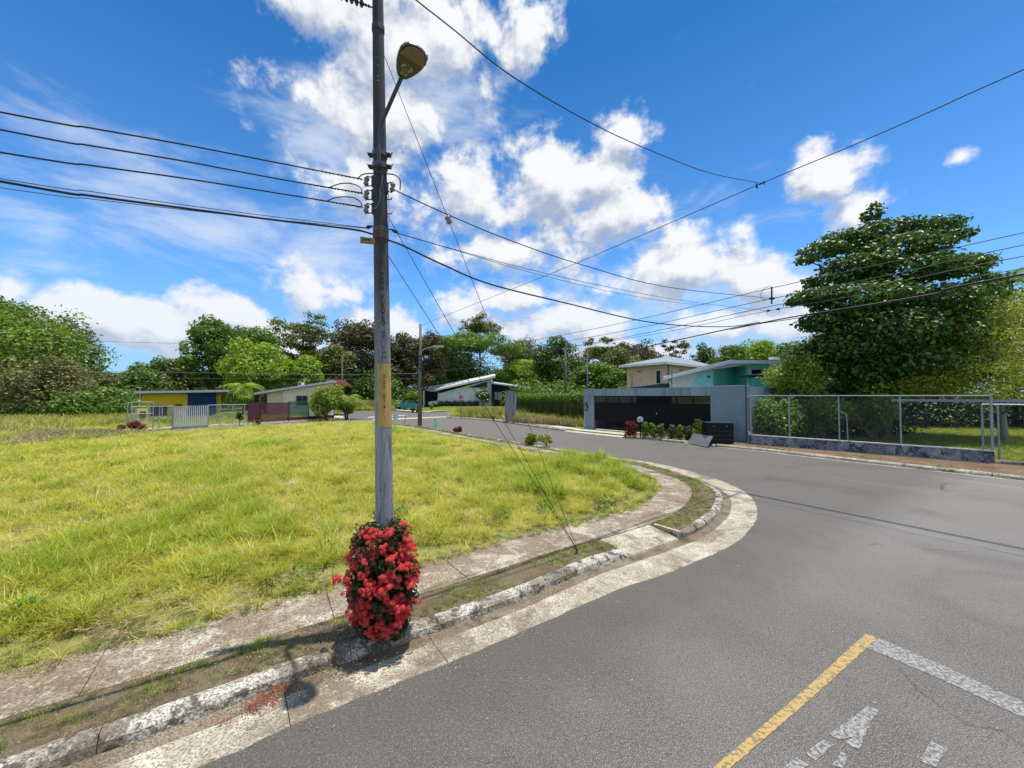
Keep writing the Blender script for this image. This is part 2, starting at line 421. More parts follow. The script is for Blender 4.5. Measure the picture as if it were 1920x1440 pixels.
def normals(P, side):
    N = []
    for i in range(len(P)):
        d = (P[min(i + 3, len(P) - 1)] - P[max(i - 3, 0)]).normalized()
        N.append(Vector((-d.y, d.x, 0)) * side)
    return N
NN = normals(NEAR, 1)
def interp(tab, s):
    if s <= tab[0][0]: return tab[0][1]
    for (a, x), (b2, y) in zip(tab, tab[1:]):
        if s <= b2: return x + (y - x) * (s - a) / (b2 - a)
    return tab[-1][1]
oB = lambda s: interp([(0, .50), (3.1, .49), (4.8, .64), (9, .62), (14.6, .62), (20, .45), (40, .40)], s)
oC = lambda s: oB(s) + .17
oD = lambda s: interp([(0, 1.14), (3.6, 1.14), (4.9, 1.22), (11.4, 1.29), (14.5, 1.26), (20, 1.05), (40, .95)], s)
oE = lambda s: interp([(0, 1.90), (2.4, 1.98), (5.7, 2.05), (9.1, 2.17), (11.4, 2.16), (13.7, 2.0), (20, 1.9), (40, 1.8)], s)
KH = .095
def strip(P, N, S, s0, s1, lines, name, mat, parent, **k):
    """lines: list of (offset fn, height fn); a strip swept along the curve"""
    s0, s1 = max(s0, S[0]), min(s1, S[-1])
    st = [s0] + [S[i] for i in range(len(P)) if s0 + .02 < S[i] < s1 - .02] + [s1]
    V = []; F = []; m = len(lines); j = 0; idx = []
    for s in st:
        while j < len(S) - 2 and S[j + 1] < s: j += 1
        f = min(1, max(0, (s - S[j]) / max(1e-9, S[j + 1] - S[j]))); pp = P[j].lerp(P[j + 1], f); nn = N[j].lerp(N[j + 1], f).normalized(); idx.append(s)
        for o, h in lines:
            ov = o(s) if callable(o) else o; hv = h(s) if callable(h) else h
            q = pp + nn * ov; V.append((q.x, q.y, hv))
    for a in range(len(idx) - 1):
        for j in range(m - 1):
            F.append([a * m + j, (a + 1) * m + j, (a + 1) * m + j + 1, a * m + j + 1])
    F.append([j for j in range(m)]); F.append([(len(idx) - 1) * m + j for j in range(m)])
    return link_mesh(name, V, F, mat, parent, **k)
def wob(s, a=.006, f=3.0, o=0.0): return a * noise.noise(Vector((s * f, o, 0)))

# asphalt sheet
FARP = [(24, -12), (21, -4), (18.2, 3), (15.9, 8), (14.35, 10.85), (13.38, 12.3), (12.0, 14.4), (10.7, 16.6), (10.1, 17.3), (8.8, 19.2), (6.4, 22.2), (4.6, 24.6), (3.6, 26.0), (.4, 32.0), (-1.9, 36.6), (-5.1, 40.2), (-6.7, 41.3), (-7.3, 43), (-7.2, 46), (-5.5, 50), (0, 53), (12, 55), (40, 58)]
FAR = resample(catmull([Vector((*p, 0)) for p in FARP], 10), .25)
FS = arclen(FAR); FN = normals(FAR, -1)
road_out = [(p.x, p.y) for p in FAR] + [(40, 66), (0, 63), (-9.8, 59), (-12.2, 53.5), (-15, 55.5), (-19, 61), (-24, 62), (-26, 58), (-19.3, 44), (-17.6, 40.3), (-25.5, 25.2), (-27.4, 21.4), (-24, 19.6), (-22.2, 23.2), (-16, 33.6), (-13.2, 34.6), (-11.2, 33.8)] + [(p.x, p.y) for p in reversed(NEAR)] + [(-30, -30), (30, -30)]
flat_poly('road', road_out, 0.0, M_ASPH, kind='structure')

# gutter in cast slabs, kerb lengths, sidewalk slabs (near side of the corner)
gut = thing('gutter', None, None, kind='structure'); krb = thing('kerb', None, None, kind='structure')
wlk = thing('sidewalk', None, None, kind='structure'); vrg = thing('verge', None, None, kind='structure')
DR0, DR1 = 4.9, 6.25       # crossing ramp between these stations
gj = [-18, -9, -4, -1.55, .55, 1.78, 4.05, 5.6, 7.4, 9.9, 12.5, 15.5, 18.5, 22, 26, 31, 39.3]
random.seed(4)
for a, b2 in zip(gj, gj[1:]):
    strip(NEAR, NN, NS, a + .003, b2 - .003, [(lambda s: -.02, -.02), (lambda s: .0 + wob(s, .03, 5) + wob(s, .015, 23), .006), (lambda s: oB(s) * .55, -.012), (lambda s: oB(s) + .01, -.022), (lambda s: oB(s) + .02, -.05)], 'slab', M_GUTT, gut)
for a, b2 in zip(gj, gj[1:]):
    strip(NEAR, NN, NS, a + .002, b2 - .002, [(lambda s: oB(s) - .17 + wob(s, .06, 1.7, 4) + wob(s, .03, 9, 4), lambda s: -.0165), (lambda s: oB(s) - .06, -.014), (lambda s: oB(s) + .012, -.010)], 'silt', M_GDIRT, gut)
kj = [-18, -9, -5, -2.3, -.55, 1.05, 1.9, 3.4, DR0 - .05]
def khe(s): return KH + wob(s, .010, 2.2, 3) + wob(s, .006, 9, 5)
def kerb_lines(oB_, oC_, h):
    return [(lambda s: oB_(s) + .0, -.03), (lambda s: oB_(s) + .015 + wob(s, .012, 6, 9), lambda s: h(s) * .55), (lambda s: oB_(s) + .045, lambda s: h(s) * .88), (lambda s: oB_(s) + .085, lambda s: h(s)), (lambda s: oC_(s) - .02, lambda s: h(s) - .004), (lambda s: oC_(s), lambda s: h(s) - .05)]
for a, b2 in list(zip(kj, kj[1:])) + [(DR1, 8.2), (8.25, 10.1)]:
    strip(NEAR, NN, NS, a + .003, b2 - .003, kerb_lines(oB, oC, khe), 'kerb_stone', M_KERB, krb, smooth=False)
for a, b2 in zip([10.12, 13, 16, 19, 23, 27, 31, 35], [12.95, 15.95, 18.95, 22.95, 26.95, 30.95, 34.95, 39.4]):
    strip(NEAR, NN, NS, a, b2, kerb_lines(oB, oC, lambda s: max(.035, KH - (s - 10) * .03)), 'kerb_stone', M_KERB2, krb)
strip(NEAR, NN, NS, DR0, DR1, [(lambda s: oB(s), -.03), (lambda s: oB(s) + .02, .012), (lambda s: oC(s) + .05, .05), (lambda s: oD(s) - .012, .082)], 'ramp', M_GUTT, krb)
wj = [-18, -9, -5, -2.4, -.8, 1.0, 2.6, 4.1, 5.25, 6.9, 8.6, 10.4, 12.4, 14.5, 17.5, 21, 25, 30, 35, 39.4]
for i, (a, b2) in enumerate(zip(wj, wj[1:])):
    dz = random.uniform(-.006, .006)
    strip(NEAR, NN, NS, a + .003, b2 - .003, [(lambda s: oD(s), .03), (lambda s: oD(s) + .006, KH - .01 + dz), (lambda s: oE(s) - .01, KH - .008 + dz), (lambda s: oE(s), .02)], 'slab', M_WALK, wlk)
strip(NEAR, NN, NS, -18, DR0 - .01, [(lambda s: oC(s) - .03, .05), (lambda s: oC(s) + .01, .078), (lambda s: (oC(s) + oD(s)) / 2, .09), (lambda s: oD(s) + .01, .074)], 'soil_strip', M_VERGE, vrg)
strip(NEAR, NN, NS, DR1, 39.3, [(lambda s: oC(s) - .03, .05), (lambda s: oC(s) + .01, .078), (lambda s: (oC(s) + oD(s)) / 2, .09), (lambda s: oD(s) + .01, .074)], 'soil_strip', M_VERGE, vrg)
# small retaining lip beside the ramp
q0 = NEAR[min(range(len(NEAR)), key=lambda i: abs(NS[i] - DR1))]; n0 = NN[min(range(len(NEAR)), key=lambda i: abs(NS[i] - DR1))]
d0 = Vector((n0.y, -n0.x, 0))
lip = MB(); e0 = q0 + n0 * oB(DR1); e1 = q0 + n0 * (oD(DR1) - .1)
lip.ext([e0 + d0 * -.02, e1 + d0 * -.02, e1 + d0 * .045, e0 + d0 * .045], (0, 0, .112)); lip.build('kerb_end', M_KERB2, krb)

# vacant lot ground
lot_edge = [(NEAR[i] + NN[i] * (oE(NS[i]) - .03)) for i in range(len(NEAR)) if NS[i] > -17.5]
LOT = [(p.x, p.y) for p in lot_edge[::3]] + [(-12.2, 33.8), (-15.8, 33.0), (-22.2, 22.6), (-24.2, 18.8), (-60, 24), (-60, -20)]
flat_poly('lot_ground', LOT, .07, M_SOIL, kind='structure')

# far side of the main street: kerb, sidewalk, blocks of land behind
fk = thing('kerb_far', None, None, kind='structure'); fk.name = 'kerb'
for a, b2 in zip([0, 6, 10, 13, 16, 19, 22.5], [5.95, 9.95, 12.95, 15.95, 18.95, 22.45, 25.4]):
    strip(FAR, FN, FS, a, b2, kerb_lines(lambda s: .22, lambda s: .42, lambda s: .11 + wob(s, .015, 1.5, 7)), 'kerb_stone', M_KERB2, fk)
strip(FAR, FN, FS, 0, 33.5, [(-.02, -.02), (0, .006), (.24, -.01)], 'gutter_strip', M_GUTT, fk)
# planted kerb in front of the gate, apron, then the corner parcel kerb
iG = min(range(len(FAR)), key=lambda i: (FAR[i] - Vector((6.4, 22.2, 0))).length); sG = FS[iG]
strip(FAR, FN, FS, 25.42, sG - .1, kerb_lines(lambda s: .22, lambda s: .42, lambda s: .11), 'kerb_stone', M_KERB2, fk)
iH = min(range(len(FAR)), key=lambda i: (FAR[i] - Vector((3.6, 26.0, 0))).length); sH = FS[iH]
sT = FS[min(range(len(FAR)), key=lambda i: (FAR[i] - Vector((-7.2, 46, 0))).length)]
ss = sH + .1
while ss < sT - .5:
    strip(FAR, FN, FS, ss, ss + 2.2, kerb_lines(lambda s: .12, lambda s: .30, lambda s: .12 + wob(s, .012, 1.5, 7)), 'kerb_stone', M_KERB2, fk); ss += 2.25
fw = thing('sidewalk_far', None, None, kind='structure'); fw.name = 'sidewalk'
strip(FAR, FN, FS, sG, sH, [(-.01, .002), (.05, .03), (.9, .11), (1.6, .12), (6, .125)], 'driveway', M_APRON, fw)
for a, b2 in zip([sH + .02, sH + 3, sH + 6, sH + 9, sH + 12, sH + 15], [sH + 2.97, sH + 5.97, sH + 8.97, sH + 11.97, sH + 14.97, sT - 2]):
    strip(FAR, FN, FS, a, b2, [(.55, .05), (.56, .115), (1.45, .12), (1.46, .05)], 'slab', M_APRON if a < sH + .1 else M_WALK, fw)
strip(FAR, FN, FS, 0, sG, [(.40, .05), (.42, .09), (1.2, .12), (3.2, .14), (4.2, .14)], 'dirt_walk', M_DIRT, fw)
parcel = [(p + FN[i] * .28) for i, p in enumerate(FAR) if i % 4 == 0]
flat_poly('parcel_ground', [(p.x, p.y) for p in parcel] + [(120, 58), (120, -12)], .085, M_LAWN, kind='structure')
flat_poly('lawn', [(-60, 64), (-60, 22), (-27.2, 21.7), (-25.2, 25.6), (-17.9, 40.2), (-19.6, 44), (-26.4, 58), (-27, 64)], .06, M_FIELD, kind='structure')
flat_poly('lawn', [(-19.2, 61.5), (-15, 56), (-12.2, 54), (-9.8, 59.5), (0, 63.5), (60, 67), (60, 160), (-100, 160), (-100, 64.2), (-24, 62.5)], .06, M_LAWN, kind='structure')
kh = thing('kerb_house', None, None, kind='structure'); kh.name = 'kerb'
WH = resample(catmull([Vector(p) for p in [(-19.5, 61.8, 0), (-15.1, 56, 0), (-12.3, 53.7, 0), (-9.8, 59, 0), (0, 63, 0)]], 6), .5)
WN = normals(WH, 1); WS = arclen(WH)
strip(WH, WN, WS, 0, WS[-1], [(0, -.02), (.02, .15), (.2, .16), (.22, .05)], 'kerb_stone', M_KERB2, kh)
strip(WH, WN, WS, 0, WS[-1], [(.25, .1), (.26, .12), (1.5, .125), (1.51, .07)], 'slab', M_APRON, kh)
LH = [Vector(p) for p in [(-27.4, 21.4, 0), (-25.5, 25.2, 0), (-21.5, 32.7, 0), (-17.6, 40.3, 0), (-19.3, 44, 0)]]
LH = resample(LH, .5); LN = normals(LH, 1); LS = arclen(LH)
ls = thing('sidewalk_left', None, None, kind='structure'); ls.name = 'sidewalk'
ss = 0
while ss < LS[-1] - 1:
    strip(LH, LN, LS, ss, ss + 2.45, [(0, -.02), (.02, .12), (1.3, .13), (1.31, .05)], 'slab', M_APRON, ls); ss += 2.5

# painted marks
M_YEL = plain('yellow_road_paint', (.46, .315, .105), .8, var=.25, scale=30, dirt=(.12, .105, .08), dscale=30, dth=(.46, .60), bump=.4, bscale=120)
M_WHT = plain('worn_white_road_paint', (.30, .29, .275), .85, var=.25, scale=40, dirt=(.085, .08, .075), dscale=42, dth=(.44, .57), bump=.4, bscale=120)
M_WHT2 = plain('white_road_paint', (.42, .40, .37), .85, var=.15, scale=20)
def mark(name, pix, mat, z=.004):
    P = [GR(x, y)[:2] for x, y in pix]
    # ragged outline: the paint edge follows the stones
    Q = []
    for i in range(len(P)):
        a, b2 = Vector(P[i]), Vector(P[(i + 1) % len(P)]); L = (b2 - a).length; n = max(1, int(L / .03))
        t = (b2 - a) / max(L, 1e-6); nn = Vector((-t.y, t.x))
        for k in range(n):
            q = a + t * L * k / n
            Q.append(q + nn * (noise.noise(Vector((q.x * 30, q.y * 30, 1))) * .008 if 0 < k else 0))
    return flat_poly(name, Q, z, mat, kind='structure')
mark('centre_line', [(1622, 1189), (1637, 1192), (1643, 1199), (1555, 1280), (1473, 1352), (1371, 1440), (1244, 1560), (1212, 1560), (1338, 1440), (1432, 1360), (1531, 1274)], M_YEL)
mark('stop_line', [(1648, 1197), (1780, 1254), (1920, 1318), (2200, 1447), (2200, 1480), (1920, 1347), (1760, 1272), (1624, 1215)], M_WHT)
for pl in ([(1627, 1325), (1650, 1333), (1633, 1353), (1610, 1408), (1587, 1393), (1600, 1382), (1573, 1388), (1553, 1377)],
           [(1543, 1388), (1565, 1397), (1530, 1427), (1508, 1413)], [(1493, 1422), (1518, 1433), (1508, 1442), (1468, 1470), (1440, 1460)],
           [(1577, 1410), (1593, 1417), (1580, 1441), (1560, 1437)], [(1747, 1390), (1778, 1403), (1753, 1440), (1723, 1427)]):
    mark('painted_letter', pl, M_WHT)
mark('edge_line', [(700, 786), (786, 782.6), (838, 780.8), (838, 782.3), (786, 784.6), (700, 788.6)], M_WHT2)
mark('edge_line', [(690, 781.5), (733, 779.6), (764, 777.6), (764, 778.6), (733, 781.2), (690, 783.2)], M_WHT2)

# ------------------------------------------------------------------ text helper
def text_mesh(s, size, depth=.001):
    cu = bpy.data.curves.new('t', 'FONT'); cu.body = s; cu.size = size; cu.extrude = depth; cu.align_x = 'CENTER'; cu.align_y = 'CENTER'; cu.resolution_u = 3
    o = bpy.data.objects.new('t', cu); COL.objects.link(o); bpy.context.view_layer.update()
    me = o.to_mesh(); V = [v.co.copy() for v in me.vertices]; F = [list(p.vertices) for p in me.polygons]
    o.to_mesh_clear(); bpy.data.objects.remove(o); bpy.data.curves.remove(cu)
    return V, F
def text_on(name, s, size, origin, xdir, ydir, mat, parent, depth=.001, wrap=None):
    V, F = text_mesh(s, size, depth); o = Vector(origin); x = Vector(xdir).normalized(); y = Vector(ydir).normalized(); z = x.cross(y)
    W_ = []
    for v in V: W_.append(o + x * v.x + y * v.y + z * v.z)
    return link_mesh(name, W_, F, mat, parent)

# ------------------------------------------------------------------ concrete pole
PY0 = 3.87
Bp = PX(721.5, 1000, PY0); Tp = PX(708.5, 8, PY0)
def pole_c(z):
    t = (z - Bp.z) / (Tp.z - Bp.z); q = Bp.lerp(Tp, t); return Vector((q.x, q.y, z))
def pole_r(z): return max(.03, .0905 - (z - .9) * .0064)
m, b, p = newmat('pole_concrete'); P = pos(b)
st = b.vm('MULTIPLY', P, (6, 6, .55)); n1 = b.noise(st, 2.2, 8, .65, .4); n2 = b.noise(P, 70, 4, .65)
sepz = b.n('ShaderNodeSeparateXYZ'); b.put(sepz.inputs[0], P)
backlit = b.mr(b.m('ADD', sepz.outputs[2], b.m('MULTIPLY', n1, 2.2)), 3.4, 5.2, 0, .9, True)   # backlight put into the colour: shaft painted near black upward
c = b.mix(b.mr(n1, .35, .65), (.25, .265, .275), (.42, .43, .435))
c = b.mix(b.mr(b.noise(st, 5, 8, .7, .5), .50, .62, 0, .75, True), c, (.11, .10, .09))
c = b.mix(backlit, c, (.020, .020, .019)); c = b.mix(b.mr(n2, .4, .6, .3, 0), c, (.05, .05, .05))
b.put(p.inputs['Base Color'], c); p.inputs['Roughness'].default_value = .9; b.put(p.inputs['Normal'], b.bump(n2, .5, .006)); M_POLE = m
M_STEEL = plain('galvanised_steel', (.22, .235, .25), .5, metal=.5, var=.25, scale=9, dirt=(.10, .075, .06), dscale=8)
M_DSTEEL = plain('dark_steel', (.045, .05, .055), .55, metal=.3, var=.3, scale=12)
M_DSTEEL2 = plain('dull_grey_steel', (.07, .078, .085), .5, metal=.2, var=.25, scale=9)
M_RUST = plain('rusty_steel', (.13, .055, .04), .85, var=.35, scale=20)
M_PORC = plain('grey_porcelain', (.22, .21, .19), .3, var=.2, scale=30, spec=.7)
M_CABLE = plain('black_cable', (.012, .013, .016), .5, var=.2, scale=10)
M_CABLE2 = plain('aluminium_cable', (.13, .14, .15), .5, metal=.4, var=.3, scale=60)
M_YPAINT = plain('faded_yellow_paint', (.50, .34, .085), .75, var=.22, scale=14, dirt=(.20, .13, .04), dscale=9, dth=(.52, .68), stretch=(1, 1, .35))
M_BLACK = plain('black_paint', (.015, .015, .015), .6, var=.2)
pole_loc = (pole_c(.05).x, pole_c(.05).y, .05)
pole = thing('utility_pole', 'tall round grey concrete utility pole rising out of the red flower bush', 'utility pole', pole_loc)
zz = [.02, .6, 1.2, 2, 3, 4, 5, 6, 7, 8, 8.6]
MB().tube([pole_c(z) for z in zz], [pole_r(z) for z in zz], 28).build('pole_shaft', M_POLE, pole, smooth=True)
def pole_patch(name, a0, a1, z0, z1, mat, off=.0025, n=10):
    """thin curved sheet lying on the shaft; angle 0 faces the camera"""
    base = math.atan2(-pole_c(2).y, -pole_c(2).x); V = []; F = []; k = 6
    for j in range(k + 1):
        z = z0 + (z1 - z0) * j / k; c_ = pole_c(z)
        for i in range(n + 1):
            a = base + a0 + (a1 - a0) * i / n; r = pole_r(z) + off
            V.append((c_.x + math.cos(a) * r, c_.y + math.sin(a) * r, z))
    for j in range(k):
        for i in range(n):
            q = j * (n + 1) + i; F.append([q, q + 1, q + n + 2, q + n + 1])
    return link_mesh(name, V, F, mat, pole, smooth=True)
zt, zb = PX(720, 683, PY0).z, PX(720, 800, PY0).z
pole_patch('yellow_panel', -.62, 1.15, zb, zt, M_YPAINT)
def pole_char(ch, py, size, a, mat=M_BLACK, off=.006, sx=.72):
    z = PX(720, py, PY0).z; base = math.atan2(-pole_c(2).y, -pole_c(2).x)
    c_ = pole_c(z); ang = base + a; nrm = Vector((math.cos(ang), math.sin(ang), 0)); xd = Vector((-math.sin(ang), math.cos(ang), 0))
    V, F = text_mesh(ch, size, .0012); W_ = []
    for v in V:   # bend round the shaft
        th = ang + v.x * sx / pole_r(z); r = pole_r(z) + off + v.z
        W_.append((c_.x + math.cos(th) * r, c_.y + math.sin(th) * r, z + v.y))
    link_mesh('number' if ch.isdigit() or ch == '-' else 'letter', W_, F, mat, pole)
for ch, py in zip('021-016', [706.5, 717, 727, 734.5, 743, 752, 762]): pole_char(ch, py, .058, .16)
for ch, py in zip('PARR', [518, 526, 534.5, 544]): pole_char(ch, py, .055, .12, sx=.9)
for ch, py in zip('EUROPEO', [560, 568.5, 577, 585.5, 593, 600.5, 608]): pole_char(ch, py, .060, .12, sx=.9)
for ch, py in zip('DF', [627, 634.5]): pole_char(ch, py, .05, .16, sx=.9)
for ch, py in zip(('C', 'M', '14'), [654, 663, 671]): pole_char(ch, py, .045, .18, sx=.9)
# bands, clamps
def band(py, h, mat, extra=.006, name='band'):
    z = PX(716, py, PY0).z; c0, c1 = pole_c(z - h / 2), pole_c(z + h / 2)
    MB().tube([c0, c1], [pole_r(z) + extra] * 2, 24).build(name, mat, pole)
    return z
ux = Vector((1, 0, 0)); uy = Vector((0, 1, 0))
for py in (291, 313):
    z = band(py, .055, M_DSTEEL2, .010); c_ = pole_c(z)
    for s in (-1, 1):
        mb = MB(); r = pole_r(z)
        x0 = c_.x + s * (r + .002); mb.box(min(x0, x0 + s * .045), max(x0, x0 + s * .045), c_.y - .02, c_.y - .005, z - .014, z + .014)
        mb.box(min(x0, x0 + s * .045), max(x0, x0 + s * .045), c_.y + .005, c_.y + .02, z - .014, z + .014)
        mb.tube([(x0 + s * .03, c_.y - .035, z), (x0 + s * .03, c_.y + .035, z)], .008, 6)
        mb.tube([(x0 + s * .045, c_.y, z - .01), (x0 + s * .06, c_.y, z + .03)], .006, 5)
        mb.build('clamp_lug', M_DSTEEL, pole)
for py, h, mt in ((55, .06, M_DSTEEL), (433, .05, M_DSTEEL2), (441, .03, M_RUST), (447, .035, M_RUST)): band(py, h, mt, .007)
for py in (118, 132, 152, 160):
    z = PX(709, py, PY0).z; c_ = pole_c(z)
    MB().tube([c_ + Vector((.012, -pole_r(z) - .004, 0)), c_ + Vector((.012, -pole_r(z) + .01, 0))], .009, 6).build('bolt', M_STEEL, pole)
for py in (374, 401):
    z = PX(727, py, PY0).z; c_ = pole_c(z)
    MB().tube([c_ + ux * (pole_r(z) - .01), c_ + ux * (pole_r(z) + .045)], .006, 6).tube([c_ + ux * (pole_r(z) + .042), c_ + Vector((pole_r(z) + .05, 0, .02))], .005, 5).build('step_bolt', M_DSTEEL, pole)
# small hanging sign on the pole
ps = thing('pole_sign', 'small dirty yellow number plate fixed below the cable band on the concrete pole', 'sign', PX(689, 450, PY0 - .05))
a, b_, c__, d_ = PX(675.5, 443.5, PY0 - .06), PX(703, 447, PY0 - .06), PX(703, 458.5, PY0 - .06), PX(675.5, 456, PY0 - .06)
MB().ext([a, b_, c__, d_], (0, .004, 0)).build('plate', plain('dirty_yellow_plate', (.28, .19, .04), .7, var=.35, scale=60), ps)
text_on('number', '90488', .028, (a + c__) / 2 + Vector((-.01, -.003, .008)), (b_ - a), (0, 0, 1), M_BLACK, ps)
# spool insulators on brackets
def spool(px, py, side, label, grp='porcelain spool insulators on the concrete pole'):
    c0 = PX(px, py, PY0 - .02); t = thing('spool_insulator', label, 'insulator', c0, group=grp)
    prof = [(-.040, .012), (-.036, .024), (-.026, .027), (-.012, .024), (-.004, .016), (.004, .016), (.012, .024), (.026, .027), (.036, .024), (.040, .012)]
    tilt = Vector((.15, 0, 1)); MB().lathe(c0, prof, 14, tilt).build('spool', M_PORC, t, smooth=True)
    z = c0.z; pc = pole_c(z); rx = pc.x + side * pole_r(z)
    mb = MB()
    for s in (-1, 1):
        mb.tube([c0 + Vector((0, 0, s * .046)), Vector((c0.x - side * .02, c0.y, z + s * .050)), Vector((rx, PY0 - .015, z + s * .038))], .0065, 6)
    mb.tube([c0 - Vector((.01, 0, .058)), c0 + Vector((.01, 0, .058))], .006, 6)
    mb.build('bracket', M_DSTEEL, t)
    MB().box(rx - .012, rx + .012, PY0 - .035, PY0 + .02, z - .055, z + .055).build('mount_plate', M_DSTEEL, t)
    return t
spool(687, 340, -1, 'topmost of the three grey spool insulators left of the pole')
spool(687, 365.5, -1, 'middle of the three grey spool insulators left of the pole')
spool(687, 391, -1, 'lowest of the three grey spool insulators left of the pole')
spool(736, 351, 1, 'grey spool insulator on the right side of the concrete pole')
# long clamps of the telephone wires
for (p0, p1, lab) in (((686, 427), (698, 424), 'black wedge clamp of the thin wires left of the pole'), ((746, 436), (733, 430), 'black wedge clamp of the thin wire right of the pole')):
    q0, q1 = PX(*p0, PY0), PX(*p1, PY0)
    t = tag(MB().tube([q0, q0.lerp(q1, .25), q0.lerp(q1, .6), q1, pole_c(q1.z)], [.006, .02, .016, .006, .005], 8).build('wire_clamp', M_CABLE, None), lab, 'clamp')
# street-light arm and head
HC = Vector((-.865, 3.32, 0)); PLAN = (Vector((pole_c(4.5).x, PY0, 0)), HC)
lamp_base = pole_c(4.6)
lamp = thing('street_light', 'olive egg-shaped LED street light on a bent grey arm clamped to the concrete pole', 'street light', lamp_base)
d2 = (HC - Vector((PLAN[0].x, PLAN[0].y, 0))).normalized()
z313, z262 = PX(722, 322, PY0).z, PX(720, 265, PY0).z
offp = Vector((.02, -.085, 0))
e0 = ONP(*PLAN, 752.5, 146)
arm = [pole_c(z313) + offp, pole_c(z313 + .15) + offp, pole_c(z262 - .06) + offp, pole_c(z262 + .02) + offp + d2 * .02, pole_c(z262 + .09) + offp + d2 * .065]
arm = catmull(arm, 4) + [e0 - (e0 - arm[-1]) * .5, e0 + (e0 - arm[-1]).normalized() * .08]
MB().tube(arm, .019, 12).build('arm', M_DSTEEL2, lamp, smooth=True)
e1 = ONP(*PLAN, 785, 90)
ax = (e1 - e0); L = ax.length; ax.normalize(); lat = Vector((d2.y, -d2.x, 0)); lat = (lat - ax * lat.dot(ax)).normalized(); up = ax.cross(lat); up = up if up.z > 0 else -up
M_LAMP = plain('olive_lamp_housing', (.085, .078, .040), .45, var=.2, scale=8, dirt=(.14, .12, .08), dscale=12)
M_LENS = plain('dusty_lamp_lens', (.19, .15, .095), .3, var=.15, scale=14)
M_LSIDE = plain('grey_lamp_side', (.20, .23, .23), .5, var=.2)
prof = [(0, .045), (.06, .07), (.18, .105), (.36, .142), (.55, .165), (.72, .172), (.86, .150), (.95, .105), (1.0, .03)]
WS_ = .72
V = []; F = []; nl = 5
rings = [(0.0, 1.0, 0.0), (.012, 1.03, 0), (.035, .97, 0), (.055, .75, 0), (.065, .35, 0)]
n = len(prof) * 2
for h, sc, _ in rings:
    for k in range(len(prof)): V.append(e0 + ax * (prof[k][0] * L * (1 - (1 - sc) * .5) + (1 - sc) * .25 * L) + lat * (prof[k][1] * WS_ * sc) + up * h)
    for k in range(len(prof) - 1, -1, -1): V.append(e0 + ax * (prof[k][0] * L * (1 - (1 - sc) * .5) + (1 - sc) * .25 * L) - lat * (prof[k][1] * WS_ * sc) + up * h)
for j in range(len(rings) - 1):
    for k in range(n): F.append([j * n + k, j * n + (k + 1) % n, (j + 1) * n + (k + 1) % n, (j + 1) * n + k])
F.append(list(range(n))[::-1]); F.append([(len(rings) - 1) * n + k for k in range(n)])
link_mesh('lamp_housing', V, F, M_LAMP, lamp)
lens = [(.64, .165), (.72, .17), (.86, .142), (.94, .098), (.975, .03)]
LV = [e0 + ax * (a_ * L) + lat * (w * WS_ * .88) - up * .003 for a_, w in lens] + [e0 + ax * (a_ * L) - lat * (w * WS_ * .88) - up * .003 for a_, w in lens[::-1]]
MB().ext(LV, -up * .012).build('lens', M_LENS, lamp)
for k in range(8):
    if k in (4,): continue
    q = e0 + ax * (.635 * L) + lat * ((k - 3.5) * .030)
    MB().ext([q + lat * a_ + ax * c_ - up * .002 for a_, c_ in ((-.009, -.005), (.009, -.005), (.009, .005), (-.009, .005))], -up * .003).build('vent', plain('pale_slot', (.45, .42, .33), .6), lamp)
MB().ext([e0 + ax * (s_ * L) - lat * w_ * WS_ + up * .03 for s_, w_ in ((.25, .125), (.5, .166), (.8, .17), (.82, .18), (.5, .18), (.25, .14))], up * .05).build('side_rim', M_LSIDE, lamp)
M_LBL = plain('pale_label', (.34, .32, .22), .7)
ct = e0 + ax * (.33 * L)
MB().ext([ct + lat * (math.cos(t) * .055) + ax * (math.sin(t) * .045) - up * .0015 for t in [i * math.pi / 7 for i in range(14)]], -up * .001).build('label', M_LBL, lamp)
text_on('lettering', '80', .055, ct + ax * .018 - up * .0035, lat, ax, M_BLACK, lamp); text_on('lettering', 'LED', .055, ct - ax * .025 - up * .0035, lat, ax, M_BLACK, lamp)
ct2 = e0 + ax * (.16 * L)
MB().ext([ct2 + lat * a_ + ax * c_ - up * .0015 for a_, c_ in ((-.03, -.018), (.03, -.018), (.03, .018), (-.03, .018))], -up * .001).build('label', M_LBL, lamp)
MB().ext([ct2 + lat * a_ + ax * c_ - up * .0026 for a_, c_ in ((-.01, -.008), (.01, -.008), (.01, .008), (-.01, .008))], -up * .001).build('label_print', M_LAMP, lamp)
# strain insulator chain going out over the frame, top left of the pole
ch = thing('strain_insulator', 'dark insulator string leaving the pole top to the upper left', 'insulator', PX(697, 12, PY0))
q0, q1 = PX(698, 14, PY0 - .03), PX(640, -8, PY0 - .25); dq = (q1 - q0).normalized()
MB().tube([q0, q0.lerp(q1, .5), q1 + dq * 5 + Vector((0, 0, -.1)), q1 + dq * 14], .007, 6).build('rod', M_CABLE, ch)
for k in range(6):
    a_ = q0.lerp(q1, .38 + k * .16)
    MB().lathe(a_ - dq * .012, [(0, .01), (.004, .036), (.012, .03), (.018, .01)], 12, dq).build('disc', M_DSTEEL, ch)
for k, t in enumerate((.08, .18, .26)):
    a_ = q0.lerp(q1, t); MB().lathe(a_, [(0, .008), (.012, .016), (.024, .008)], 8, dq).build('shackle', M_DSTEEL, ch)

